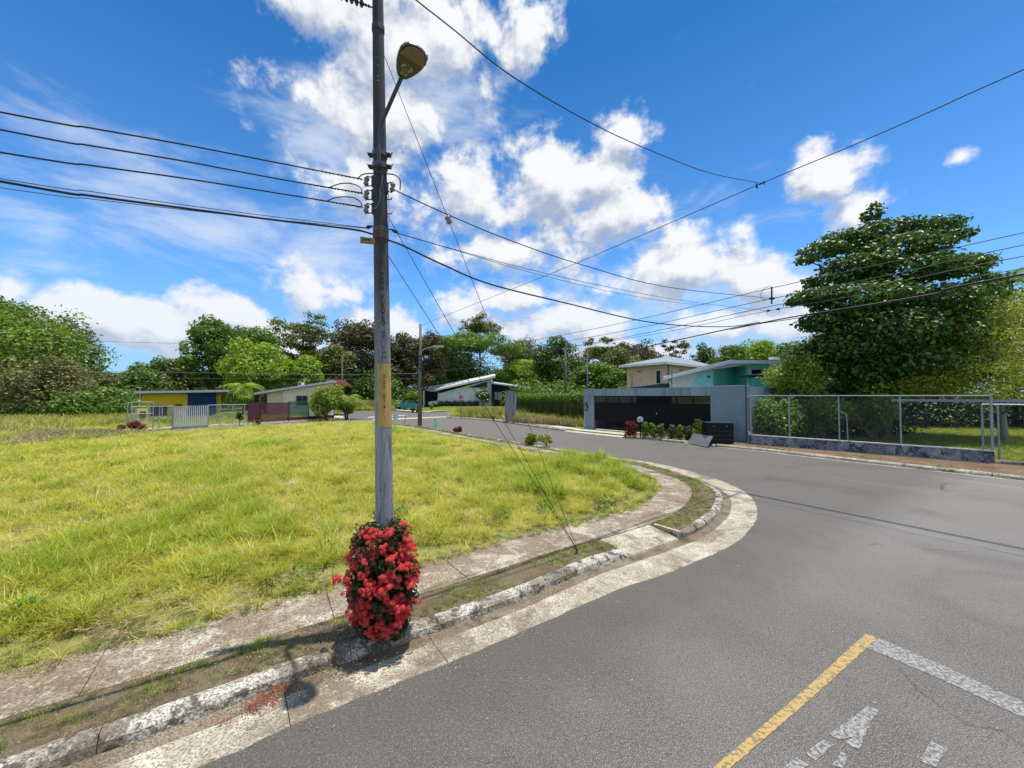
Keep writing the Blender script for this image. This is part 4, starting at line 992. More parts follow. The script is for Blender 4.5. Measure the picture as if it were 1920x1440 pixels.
# cream house behind the maroon gate
u = Vector((.93, .36, 0)).normalized(); A_ = Vector((*ray(486, 742)[:2], 0)); A_ = A_ * (41 / A_.y)
F_ = Frame((A_.x, A_.y, 0), u); hs_ = thing('cream_house', 'small cream house with a sloping pale roof beside the round bush', 'house', (A_.x, A_.y, 0))
Pm = lambda px: (Vector((ONP(A_, A_ + u, px, 742).x, ONP(A_, A_ + u, px, 742).y, 0)) - A_).length
wy = lambda py, px: hz(py, ONP(A_, A_ + u, px, 742).y)
M_CREAM = mat_wall('cream_render', (.72, .62, .50)); xs, x2, x3 = Pm(501), Pm(531), Pm(622)
hl, hr = wy(739, 486), wy(718, 622)
def hroof(x): return hl + (hr - hl) * x / x3
MB(F_).ext([(xs, .0, .1), (x2, .0, .1), (x2, .0, hroof(x2) - .05), (xs, .0, hroof(xs) - .05)], (0, 5, 0)).build('wall', M_CREAM, hs_)
MB(F_).ext([(x2 + .003, -.3, .1), (x3, -.3, .1), (x3, -.3, hroof(x3) - .05), (x2 + .003, -.3, hroof(x2) - .05)], (0, 5.4, 0)).build('wall', M_CREAM, hs_)
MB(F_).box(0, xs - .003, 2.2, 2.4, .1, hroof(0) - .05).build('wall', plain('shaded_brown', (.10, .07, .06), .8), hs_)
MB(F_).tube([(.1, .1, .05), (.1, .1, hroof(0))], .06, 6).build('post', M_STEEL, hs_)
MB(F_).ext([(-.3, -.8, hroof(-.3)), (x3 + .3, -.8, hroof(x3 + .3)), (x3 + .3, -.8, hroof(x3 + .3) + .22), (-.3, -.8, hroof(-.3) + .22)], (0, 7.5, 0)).build('roof', M_ROOFP, hs_)
window(hs_, F_, Pm(557), Pm(577), wy(760, 567), wy(742.5, 567), y=-.303, mat=plain('grey_frame', (.3, .3, .3), .5), bars=1, fr=.04)
MB(F_).box(Pm(558), Pm(568), .3, .9, hroof(Pm(563)) + .23, hroof(Pm(563)) + .6).build('air_conditioner', M_FRAME, hs_)
MB(F_).tube([(Pm(561), .29, hroof(Pm(563)) + .42), (Pm(561), .27, hroof(Pm(563)) + .42)], .14, 12).build('fan_grille', M_DSTEEL, hs_)
mb = MB(F_); mb.ext([(x3 - 1.5, 3, hr - .2), (x3 + 2, 3, hr - .2), (x3 + 1.2, 3, hr + .45), (x3 - .7, 3, hr + .45)], (0, 4, 0)); mb.build('upper_roof', plain('orange_tiles', (.50, .18, .09), .7), hs_)
# long fence before the two left houses
LFa, LFb, LFc = Vector((-25.4, 25.6, 0)), Vector((-22.0, 31.9, 0)), Vector((-19.1, 37.6, 0))
LFF = Frame(LFa, LFb - LFa); ll = (LFb - LFa).length
lx = lambda px: (Vector((ONP(LFa, LFb, px, 742).x, ONP(LFa, LFb, px, 742).y, 0)) - LFa).length
M_GREYF = plain('light_grey_fence_paint', (.36, .40, .40), .5, metal=.2, var=.15)
lf = thing('wire_fence', 'low grey chain-link fence in front of the yellow house', 'fence', LFa)
for px in (249, 276, 300, 324, 391, 413, 437, 459):
    x = max(.03, min(ll - .03, lx(px))); MB(LFF).tube([(x, 0, .06), (x, 0, 1.68)], .03, 6).build('fence_post', M_GREYF, lf)
MB(LFF).tube([(0, 0, 1.66), (lx(324), 0, 1.66)], .028, 6).build('top_rail', M_GREYF, lf); MB(LFF).tube([(lx(391), 0, 1.68), (ll, 0, 1.68)], .028, 6).build('top_rail', M_GREYF, lf)
chain(LFF, .03, lx(323), .15, 1.64, cell=.16, r=.0035).build('chain_link_mesh', M_GREYF, lf, kind='stuff')
chain(LFF, lx(392), ll, .15, 1.66, cell=.16, r=.0035).build('chain_link_mesh', M_GREYF, lf, kind='stuff')
lg = thing('bar_gate', 'white sliding gate of upright bars before the blue part of the house', 'gate', LFF((lx(325), -.1, 0)))
xa, xb_ = lx(325.5), lx(389.5)
MB(LFF).box(xa, xb_, -.14, -.08, 1.6, 1.66).build('top_rail', M_GREYF, lg); MB(LFF).box(xa, xb_, -.14, -.08, .12, .19).build('bottom_rail', M_GREYF, lg)
M_BAR = plain('white_bar_paint', (.55, .58, .60), .5)
for k in range(17):
    x = xa + (xb_ - xa) * (k + .5) / 17; MB(LFF).box(x - .025, x + .025, -.135, -.085, .193, 1.597).build('bar', M_BAR, lg)
for x in (xa - .02, xb_ + .02): MB(LFF).box(x - .02, x + .02, -.15, -.07, .06, 1.7).build('end_post', M_GREYF, lg)
mp = thing('meter_pillar', 'pale yellow meter pillar in a wire cage at the left fence end', 'pillar', LFF((lx(250), -.3, 0)))
x = lx(250); MB(LFF).box(x + .05, x + .62, -.5, -.12, .08, 1.52).build('pillar_block', plain('pale_yellow', (.62, .55, .26), .8), mp)
MB(LFF).box(x + .2, x + .5, -.52, -.503, .9, 1.35).build('meter_window', plain('meter_dark', (.16, .13, .05), .4), mp)
for (a_, b_) in ((-.25, -.6), (.85, -.6), (-.25, .0), (.75, -.03)): MB(LFF).tube([(x + a_, b_, .05), (x + a_, b_, 2.0)], .03, 6).build('cage_post', M_GREYF, mp)
mbk = MB(LFF)
for z in (.4, 1.2, 1.98): mbk.tube([(x - .25, -.6, z), (x + .85, -.6, z)], .018, 5)
mbk.build('cage_rail', M_GREYF, mp)
MB(LFF).tube([(x + .3, -.1, 1.5), (x + .3, -.1, 3.0)], .02, 5).tube([(x + .15, -.1, 2.95), (x + .4, -.1, 2.95)], .015, 5).build('service_mast', M_GREYF, mp)
MFF = Frame(LFb, LFc - LFb); ml = (LFc - LFb).length
mx = lambda px: (Vector((ONP(LFb, LFc, px, 742).x, ONP(LFb, LFc, px, 742).y, 0)) - LFb).length
M_MAR = plain('maroon_paint', (.10, .022, .035), .6, var=.15)
m, b, p = newmat('sheer_maroon_mesh'); b.put(p.inputs['Base Color'], (.22, .05, .08, 1)); p.inputs['Alpha'].default_value = .55; M_SHM = m
m, b, p = newmat('sheer_green_mesh'); b.put(p.inputs['Base Color'], (.06, .20, .13, 1)); p.inputs['Alpha'].default_value = .5; M_SHG = m
mg = thing('maroon_gate', 'maroon gate and fence panels in front of the cream house', 'gate', LFb)
MB(MFF).box(mx(461), mx(488), -.04, .02, .15, 1.78).build('panel', M_MAR, mg)
for a_, b_ in ((488, 541),):
    x0, x1 = mx(a_), mx(b_)
    MB(MFF).box(x0 + .003, x1, -.03, .0, 1.72, 1.79).build('top_rail', M_MAR, mg); MB(MFF).box(x0 + .003, x1, -.03, .0, .18, .26).build('bottom_rail', M_MAR, mg)
    for k in range(12): z = .36 + k * .115; MB(MFF).box(x0 + .003, x1 - .003, -.022, -.008, z, z + .02).build('slat', M_MAR, mg)
    MB(MFF).box(x0 + .003, x1 - .003, .004, .008, .26, 1.72).build('mesh_sheet', M_SHM, mg)
for px in (461, 488, 541): MB(MFF).tube([(mx(px), -.06, .05), (mx(px), -.06, 1.82)], .035, 6).build('gate_post', M_MAR, mg)
gp = thing('green_panel', 'green wire-mesh fence panel right of the maroon gate', 'fence', MFF((mx(541), 0, 0)))
x0, x1 = mx(542.5), mx(579)
MB(MFF).box(x0, x1, .0, .006, .45, 1.85).build('mesh_sheet', M_SHG, gp)
for x in (x0, x1): MB(MFF).tube([(x, -.03, .05), (x, -.03, 1.9)], .035, 6).build('fence_post', plain('dark_green', (.02, .07, .05), .5), gp)
for z in (.9, 1.35, 1.86): MB(MFF).tube([(x0, -.02, z), (x1, -.02, z)], .018, 5).build('rail', plain('dark_green', (.02, .07, .05), .5), gp)
lw = tag(MB(MFF).box(mx(541) + .03, mx(628), .05, .2, .05, .42).build('low_wall', plain('maroon_low_wall', (.20, .04, .045), .8), None), 'low dark red wall under the green fence panel', 'low wall')
dv = tag(MB(MFF).box(mx(489), mx(540), .3, 2.6, .05, .15).build('tiled_driveway', plain('brown_driveway', (.20, .09, .06), .8), None), None); dv['kind'] = 'structure'
for k in range(3): 
    x = mx(489) + .25 + k * (mx(540) - mx(489)) / 3; MB(MFF).ext([(x, .32, .154), (x + .5, .32, .154), (x + .8, 2.5, .154), (x + .3, 2.5, .154)], (0, 0, .01)).build('pale_tile', plain('pale_pink_tile', (.52, .40, .34), .8), dv)

# white house with the tilted roof
WY = 80
hs_ = thing('white_house', 'long white house with a white roof rising to the right, across the junction', 'house', (PX(822, 742, WY).x, WY, 0))
P = lambda x, y, Y=WY: PX(x, y, Y)
gzz = .1
def gpt(x, Y=WY): q_ = PX(x, 742, Y); return Vector((q_.x, Y, gzz))
MB().ext([gpt(822), gpt(921), P(921, 711), P(822, 738)], (0, 7, 0)).build('wall', M_WHITE, hs_)
MB().ext([P(877, 727, WY - .05), P(913, 727, WY - .05), P(913, 716, WY - .05), P(906, 717.5, WY - .05)], (0, .04, 0)).build('clerestory', M_GLASS, hs_)
MB().ext([gpt(914, WY - .6), gpt(921, WY - .6), P(921, 711, WY - .6), P(914, 713, WY - .6)], (0, .5, 0)).build('pillar', plain('grey_pillar', (.42, .44, .45), .7), hs_)
MB().ext([gpt(821, WY - .5), gpt(823.5, WY - .5), P(823.5, 737, WY - .5), P(821, 737.5, WY - .5)], (0, .45, 0)).build('pillar', M_WHITE, hs_)
rf = MB(); a1, a2, a3, a4 = P(814, 731.5, 78.6), P(929, 704.5, 78.6), P(927, 701.5, 88), P(791, 729, 86)
rf.ext([a1, a2, a3, a4], (0, 0, .12)).build('roof', M_ROOFW, hs_)
MB().ext([P(814, 733.8, 78.5), P(929, 708.2, 78.5), P(929, 704.6, 78.5), P(814, 731.6, 78.5)], (0, .09, 0)).build('fascia', M_ROOFW, hs_)
MB().ext([P(814, 734.5, 78.55), P(814, 731.6, 78.55), P(790, 729.4, 85.9), P(790, 732.2, 85.9)], (.0, .1, 0)).build('fascia', M_ROOFW, hs_)
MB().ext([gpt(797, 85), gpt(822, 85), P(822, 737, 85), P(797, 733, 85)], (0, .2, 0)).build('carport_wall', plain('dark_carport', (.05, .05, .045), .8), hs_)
MB().tube([gpt(794.5, 79), P(794.5, 733, 79)], .12, 6).build('carport_post', M_WHITE, hs_)
MB().ext([gpt(922, 82), gpt(985, 82), P(985, 728, 82), P(922, 719, 82)], (0, 5, 0)).build('dark_wing', plain('dark_grey_render', (.018, .02, .028), .8), hs_)
MB().ext([P(921.5, 719.5, 79), P(996, 729.5, 79), P(992, 727.3, 87), P(922, 717, 87)], (0, 0, .25)).build('wing_roof', M_ROOFP, hs_)
FW = Frame((P(922, 742, 82).x, 82, 0), (1, 0, 0)); kx = lambda px: P(px, 742, 82).x - P(922, 742, 82).x
window(hs_, FW, kx(928.5), kx(932.5), hz(748, 82), hz(736, 82), y=-.003, fr=.07, bars=0, glass=plain('curtain', (.4, .42, .42), .8))
window(hs_, FW, kx(935), kx(940), hz(748, 82), hz(736, 82), y=-.003, fr=.07, bars=0, glass=plain('curtain', (.4, .42, .42), .8))

# beige two-storey house with hip roof
M_BEI = mat_wall('beige_render', (.72, .52, .41)); C0 = PX(1252, 742, 36); CL = PX(1176, 742, 40); CR = PX(1350, 742, 44)
hs_ = thing('beige_house', 'two-storey beige house with a low grey hip roof behind the grey wall', 'house', (C0.x, C0.y, 0))
F1 = Frame((CL.x, CL.y, 0), Vector((C0.x - CL.x, C0.y - CL.y, 0))); L1 = (Vector((C0.x, C0.y, 0)) - Vector((CL.x, CL.y, 0))).length
F2 = Frame((C0.x, C0.y, 0), Vector((CR.x - C0.x, CR.y - C0.y, 0))); L2 = (Vector((CR.x, CR.y, 0)) - Vector((C0.x, C0.y, 0))).length
he = hz(687, 38)
back = CL + (CR - C0)
MB().ext([Vector((q_.x, q_.y, .1)) for q_ in (CL, C0, CR, back)], (0, 0, he - .1)).build('wall', M_BEI, hs_)
cen = (Vector((CL.x, CL.y, 0)) + Vector((CR.x, CR.y, 0))) / 2
def ov(q_, k=1.16): v = Vector((q_.x, q_.y, 0)) - cen; return cen + v * k
cr = [ov(q_) for q_ in (CL, C0, CR, back)]
mb = MB(); E_ = [Vector((q_.x, q_.y, he)) for q_ in cr]; T_ = [Vector((q_.x, q_.y, he + .22)) for q_ in cr]
r1 = cen.lerp(Vector((E_[0] + E_[1]) / 2), .25); r1.z = hz(668, 41); r2 = cen.lerp(Vector((E_[2] + E_[3]) / 2), .35); r2.z = r1.z
mb.Fc = []; ids = [mb.v(q_) for q_ in E_ + T_ + [r1, r2]]
mb.Fc = [[3, 2, 1, 0], [0, 1, 5, 4], [1, 2, 6, 5], [2, 3, 7, 6], [3, 0, 4, 7], [4, 5, 8], [5, 6, 9, 8], [6, 7, 9], [7, 4, 8, 9]]
mb.build('roof', plain('grey_hip_roof', (.24, .26, .28), .5, var=.1), hs_)
for a_, b_ in ((0, 1), (1, 2)):
    dpt = (cen - (T_[a_] + T_[b_]) / 2); dpt.z = 0; dpt = -dpt.normalized() * .06
    MB().ext([E_[a_] + dpt * .1, E_[b_] + dpt * .1, T_[b_] + dpt * .1, T_[a_] + dpt * .1], dpt).build('gutter', M_ROOFW, hs_)
k1 = lambda px: (Vector((ONP(CL, C0, px, 742).x, ONP(CL, C0, px, 742).y, 0)) - Vector((CL.x, CL.y, 0))).length
y1 = lambda px: ONP(CL, C0, px, 742).y
k2 = lambda px: (Vector((ONP(C0, CR, px, 742).x, ONP(C0, CR, px, 742).y, 0)) - Vector((C0.x, C0.y, 0))).length
y2 = lambda px: ONP(C0, CR, px, 742).y
window(hs_, F1, k1(1197), k1(1202.5), hz(698.5, y1(1200)), hz(694, y1(1200)), fr=.07)
window(hs_, F1, k1(1231.5), k1(1239.5), hz(719, y1(1235)), hz(695, y1(1235)), fr=.07, bars=0)
window(hs_, F2, k2(1273), k2(1279), hz(696, y2(1276)), hz(691, y2(1276)), fr=.06)
MB(F2).tube([(.0, -.08, .1), (.0, -.08, he)], .05, 6).build('downpipe', M_DSTEEL, hs_)
MB(F2).tube([(k2(1303), -.08, .1), (k2(1303), -.08, he)], .04, 6).build('downpipe', M_DSTEEL, hs_)
MB(F1).lathe((k1(1198), -.08, hz(711, y1(1198))), [(0, .14), (.12, .06)], 8).build('wall_lamp', M_FRAME, hs_)
gw = tag(MB().ext([PX(1203, 727, 30), PX(1256, 727, 30), PX(1256, 719, 30), PX(1240, 719, 30), PX(1203, 724, 30)], (0, 3, 0)).build('shed_roof', plain('slate_shed', (.06, .065, .08), .7), None), 'dark slate shed roof just behind the grey wall, below the beige house', 'shed')

# teal house
M_TEAL = mat_wall('teal_render', (.32, .88, .74)); M_TEALD = mat_wall('deep_teal_render', (.12, .74, .56))
hs_ = thing('teal_house', 'teal and white house with a slanted white roof edge behind the grey wall', 'house', (PX(1262, 742, 25).x, 25, 0))
Y_ = 25
MB().ext([Vector((PX(1262, 742, Y_).x, Y_, .1)), Vector((PX(1337, 742, Y_).x, Y_, .1)), PX(1337, 688, Y_), PX(1262, 705, Y_)], (0, .25, 0)).build('wall', plain('cream_gable', (.80, .84, .70), .8), hs_)
arc = [PX(1297 + 40 * (1 - math.cos(t)), 727 - 31 * math.sin(t) * 1.0, Y_ - .006) for t in [i * math.pi / 2 / 10 for i in range(11)]]
arc = [a_ for a_ in arc] + [PX(1337, 727, Y_ - .006)]
MB().ext([Vector((a_.x, a_.y, a_.z)) for a_ in arc], (0, -.03, 0)).build('teal_arc', plain('light_teal', (.36, .86, .76), .8), hs_)
MB().ext([Vector((PX(1337, 742, Y_).x, Y_ + .0, .1)), Vector((PX(1378, 742, Y_ + 2.5).x, Y_ + 2.5, .1)), PX(1378, 683, Y_ + 2.5), PX(1337, 688, Y_)], (.05, .25, 0)).build('wall', M_TEAL, hs_)
MB().ext([Vector((PX(1378, 742, Y_ + 2.5).x, Y_ + 2.5, .1)), Vector((PX(1402, 742, Y_).x, Y_, .1)), PX(1402, 683, Y_), PX(1378, 683, Y_ + 2.5)], (.05, .25, 0)).build('wall', plain('green_teal', (.20, .82, .64), .8), hs_)
MB().ext([Vector((PX(1402, 742, Y_).x, Y_, .1)), Vector((PX(1470, 742, Y_).x, Y_, .1)), PX(1470, 682, Y_), PX(1402, 682, Y_)], (0, .25, 0)).build('wall', M_TEAL, hs_)
FT_ = Frame((PX(1402, 742, Y_).x, Y_, 0), (1, 0, 0)); tx = lambda px: PX(px, 742, Y_).x - PX(1402, 742, Y_).x
window(hs_, FT_, tx(1409), tx(1432), hz(701.5, Y_), hz(693, Y_), fr=.10, bars=0)
MB(FT_).box(tx(1404), tx(1470), -.6, -.003, hz(727, Y_), hz(708, Y_)).build('lower_band', M_TEALD, hs_)
MB(FT_).box(tx(1390), tx(1432), -.75, -.01, hz(706.5, Y_), hz(704, Y_)).build('ledge', plain('dark_ledge', (.02, .07, .08), .7), hs_)
MB().ext([PX(1245, 712, Y_ - .7), PX(1370, 681.5, Y_ - .7), PX(1475, 682, Y_ - .7), PX(1475, 675.5, Y_ - .7), PX(1371, 674.5, Y_ - .7), PX(1245, 706, Y_ - .7)], (0, .12, 0)).build('fascia', plain('white_fascia', (.80, .84, .84), .5, var=.05), hs_)
MB().ext([PX(1245, 706.5, Y_ - .58), PX(1371, 675, Y_ - .58), PX(1471, 676, Y_ - .58), PX(1471, 676, Y_ - .58) + Vector((4.5, 6, -.2)), PX(1371, 675, Y_ - .58) + Vector((3.2, 6, -.2)), PX(1245, 706.5, Y_ - .58) + Vector((2.9, 6, -.2))], (0, 0, .05)).build('roof', M_ROOFP, hs_)
MB().tube([PX(1250, 713, Y_ - .5), PX(1256, 716, Y_ - .3), PX(1258, 730, Y_ - .2)], .05, 6).build('downpipe', plain('light_teal', (.36, .86, .76), .8), hs_)
MB().box(PX(1326, 742, Y_).x, PX(1330, 742, Y_).x, Y_ - .15, Y_ - .04, hz(708, Y_), hz(705, Y_)).build('wall_light', M_DSTEEL, hs_)
MB().box(PX(1450, 742, Y_ + 1).x, PX(1464, 742, Y_ + 1).x, Y_ + 1, Y_ + 1.4, hz(675, Y_ + 1), hz(669, Y_ + 1)).build('air_conditioner', M_FRAME, hs_)
# carport slab and back wall behind the black gate
cp = thing('carport', 'dim carport behind the black gate', 'carport', GF((gx(1220), 4, 0)))
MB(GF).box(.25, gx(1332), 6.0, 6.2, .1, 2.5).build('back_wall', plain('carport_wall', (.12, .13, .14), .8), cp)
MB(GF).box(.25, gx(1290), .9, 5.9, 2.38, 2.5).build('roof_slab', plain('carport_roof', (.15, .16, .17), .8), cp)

# free-standing concrete pillar on the corner parcel
q_ = Vector(GR(957.5, 790.5, .12)); Yp = q_.y; hw = 10.3 / 720 * Yp
t = thing('concrete_pillar', 'free-standing weathered grey concrete slab pillar on the corner parcel', 'pillar', q_)
M_SLABP = plain('weathered_pillar', (.26, .27, .28), .9, var=.15, scale=2, dirt=(.08, .08, .08), dscale=3, dth=(.5, .62), stretch=(2, 2, .25), bump=.3)
zt_ = hz(733, Yp); MB().box(q_.x - hw, q_.x + hw * .72, Yp, Yp + .7, .08, zt_).build('column_face', M_SLABP, t)
MB().box(q_.x + hw * .72 + .003, q_.x + hw, Yp + .05, Yp + .6, .08, zt_ - .02).build('column_edge', plain('pillar_edge', (.42, .42, .42), .85, var=.15, scale=3), t)
# stop sign
q_ = Vector(GR(864.3, 785.5, .1)); Yq = q_.y
t = thing('stop_sign', 'red octagonal ALTO sign with a black arrow plate on a thin post', 'stop sign', q_)
MB().tube([q_, PX(863.5, 741, Yq + .03)], .035, 8).build('post', plain('dark_post', (.09, .08, .08), .6), t)
c_ = PX(864, 744.5, Yq); r_ = 4.6 / 720 * Yq
def octo(r, y): return [c_ + Vector((math.cos(math.pi / 8 + k * math.pi / 4) * r, y, math.sin(math.pi / 8 + k * math.pi / 4) * r)) for k in range(8)]
MB().ext(octo(r_, 0), (0, -.012, 0)).build('sign_border', plain('white_sign', (.62, .66, .70), .4), t)
MB().ext(octo(r_ * .86, -.014), (0, -.008, 0)).build('sign_face', plain('stop_red', (.42, .025, .04), .45, var=.1), t)
text_on('lettering', 'ALTO', r_ * .72, c_ + Vector((0, -.026, 0)), (1, 0, 0), (0, 0, 1), M_FRAME, t)
c2 = PX(864, 751.7, Yq); w_ = 3.9 / 720 * Yq; h_ = 1.8 / 720 * Yq
MB().box(c2.x - w_, c2.x + w_, Yq - .012, Yq + .0, c2.z - h_, c2.z + h_).build('arrow_plate', M_BLACK, t)
MB().ext([c2 + Vector((a_ * w_, -.013, b_ * h_)) for a_, b_ in ((-.75, .0), (-.45, .55), (-.45, .28), (.72, .28), (.72, -.28), (-.45, -.28), (-.45, -.55))], (0, -.006, 0)).build('arrow', M_FRAME, t)
t = tag(MB().lathe(PX(861.5, 737.3, WY - .6), [(-.12, .05), (0, .16), (.12, .05)], 8).build('wall_lamp', plain('blue_grey_lamp', (.12, .16, .2), .5), None), 'small round blue-grey wall lamp on the white house', 'lamp')
# double lot signs in the grass
M_SIGNG = plain('pale_green_sign', (.42, .56, .52), .6, var=.08)
for (x0_, x1_, y0_, y1_, Yk, xp, yb_, lab) in ((813, 825, 784.5, 803, 19.3, 818.5, 821, 'nearer pair of pale green lot signs on one post in the grass'), (737.5, 746, 775, 791, 25, 741.5, 806, 'farther pair of pale green lot signs, just right of the concrete pole')):
    b_ = PX(xp, 742, Yk); b_.z = .07; t = thing('lot_sign', lab, 'sign', b_, group='small lot signs in the grass')
    MB().tube([b_, PX(xp, y0_ + 2, Yk)], .028, 6).build('post', plain('pale_post', (.55, .62, .58), .6), t)
    xmid = (x0_ + x1_) / 2
    MB().ext([PX(x0_, y0_, Yk), PX(xmid - .5, y0_ + .8, Yk - .12), PX(xmid - .5, y1_ + .5, Yk - .12), PX(x0_, y1_ - .5, Yk)], (0, .02, 0)).build('sign_panel', M_SIGNG, t)
    MB().ext([PX(xmid + .5, y0_ + .8, Yk - .12), PX(x1_, y0_, Yk), PX(x1_, y1_, Yk), PX(xmid + .5, y1_ + .5, Yk - .12)], (0, .02, 0)).build('sign_panel', M_SIGNG, t)
# fire hydrant-like red post
q_ = Vector(GR(925, 788.5, .12)); t = thing('fire_hydrant', 'small red hydrant on the far sidewalk near the concrete pillar', 'hydrant', q_)
M_RED = plain('hydrant_red', (.30, .03, .02), .5)
MB().lathe(q_, [(0, .13), (.04, .13), (.05, .09), (.38, .09), (.40, .12), (.44, .12), (.50, .07), (.55, .03)], 10).build('barrel', M_RED, t)
MB().tube([q_ + Vector((-.15, 0, .3)), q_ + Vector((.15, 0, .3))], .05, 8).build('outlet', M_RED, t)

# ------------------------------------------------------------------ vehicles
def car_parts(t, F_, L, Wd, prof, cab, wheels, paint, wr, cabmat=None, extra=None):
    """prof: side outline (x,z) of the body, cab: side outline of the glasshouse, x from the rear"""
    hw_ = Wd / 2
    def loft(outl, y_out, y_in, zsplit):
        V_ = []; F2_ = []; n_ = len(outl)
        for side in (-1, 1):
            for yy, f in ((y_out, 0), ):
                for x, z in outl:
                    k = 0 if z < zsplit else min(1, (z - zsplit) / (max(q[1] for q in outl) - zsplit + 1e-6))
                    V_.append(F_((x, side * (y_out + (y_in - y_out) * k), z)))
        F2_.append(list(range(n_))); F2_.append(list(range(2 * n_ - 1, n_ - 1, -1)))
        for i in range(n_): F2_.append([i, (i + 1) % n_, n_ + (i + 1) % n_, n_ + i])
        return V_, F2_
    V_, F2_ = loft(prof, hw_, hw_ * .93, .62); link_mesh('body', V_, F2_, paint, t)
    V_, F2_ = loft(cab, hw_ * .92, hw_ * .72, min(z for _, z in cab)); cb = link_mesh('cabin', V_, F2_, cabmat or M_GLASS, t)
    zt = max(z for _, z in cab); xs_ = sorted(x for x, z in cab if z > zt - .06)
    MB(F_).box(xs_[0] + .02, xs_[-1] - .02, -hw_ * .74, hw_ * .74, zt - .02, zt + .03).build('roof', paint, t)
    zlow = min(z for _, z in cab)
    for side in (-1, 1):
        for i in range(len(cab)):     # pillars
            (xa_, za_), (xb2_, zb2_) = cab[i], cab[(i + 1) % len(cab)]
            if abs(za_ - zb2_) < .2: continue
            ya = hw_ * (.92 if za_ < zt - .1 else .72); yb = hw_ * (.92 if zb2_ < zt - .1 else .72)
            MB(F_).tube([(xa_, side * ya, za_), (xb2_, side * yb, zb2_)], .035, 5).build('door_pillar', paint, t)
        xm_ = (xs_[0] + xs_[-1]) / 2
        MB(F_).tube([(xm_, side * hw_ * .925, zlow), (xm_, side * hw_ * .73, zt)], .03, 5).build('door_pillar', paint, t)
    for x in wheels:
        for side in (-1, 1):
            c0_ = F_((x, side * (hw_ + .01), wr)); c1_ = F_((x, side * (hw_ - .2), wr))
            w0 = MB(); w0.tube([c1_, c0_], wr, 20); wh = w0.build('wheel', M_CABLE, t)
            c2_ = F_((x, side * (hw_ + .02), wr)); w1 = MB(); w1.tube([c0_, c2_], wr * .6, 14); w1.build('rim', M_STEEL, wh)
zoff = .12
cpx = PX(747, 742, 63); F_ = Frame((cpx.x, 63, zoff), Vector((.62, .78, 0)))
t = thing('teal_sedan', 'teal four-door sedan parked on the sloping driveway across the junction', 'car', (cpx.x, 63, zoff))
M_CAR = plain('teal_car_paint', (.006, .17, .215), .2, var=.05, spec=.8)
s_ = [(0, .35), (0, .75), (.1, .92), (.75, .98), (1.1, 1.0), (3.0, .98), (3.9, .88), (4.25, .72), (4.35, .45), (4.3, .25), (.1, .25)]
car_parts(t, F_, 4.35, 1.7, s_, [(.75, .97), (1.3, 1.40), (2.5, 1.42), (3.1, .97)], (.8, 3.45), M_CAR, .3)
for s in (-1, 1): MB(F_).box(-.02, .03, s * .75 - .12, s * .75 + .12, .62, .80).build('tail_light', plain('tail_red', (.35, .01, .01), .3), t)
MB(F_).box(-.03, .0, -.25, .25, .50, .62).build('licence_plate', M_FRAME, t)
MB(F_).box(-.05, .02, -.8, .8, .3, .42).build('bumper', M_BLACK, t)
cpx = PX(797, 742, 80.5); F_ = Frame((cpx.x + 6.2, 81.3, .12), Vector((-1, -.12, 0)))
t = thing('white_pickup', 'white pickup truck in the carport of the white house, nose to the left', 'pickup truck', (cpx.x, 80.5, .12))
M_PKW = plain('white_car_paint', (.68, .70, .72), .25, var=.04, spec=.8)
s_ = [(0, .6), (0, 1.15), (1.9, 1.18), (3.6, 1.2), (4.9, 1.12), (5.4, 1.0), (5.5, .6), (5.4, .42), (.1, .42)]
car_parts(t, F_, 5.5, 1.85, s_, [(2.0, 1.17), (2.15, 1.72), (3.4, 1.75), (4.1, 1.17)], (1.1, 4.5), M_PKW, .4)
MB(F_).box(5.45, 5.53, -.6, .6, .7, .95).build('grille', M_BLACK, t)
for s in (-1, 1): MB(F_).box(5.4, 5.5, s * .72 - .16, s * .72 + .16, .82, 1.0).build('headlight', plain('headlight', (.5, .52, .55), .15), t)
MB(F_).box(5.42, 5.6, -.85, .85, .42, .6).build('bumper', M_DSTEEL, t)
MB(F_).box(2.3, 3.4, -.5, .5, 1.79, 1.84).build('roof_rack', M_STEEL, t)

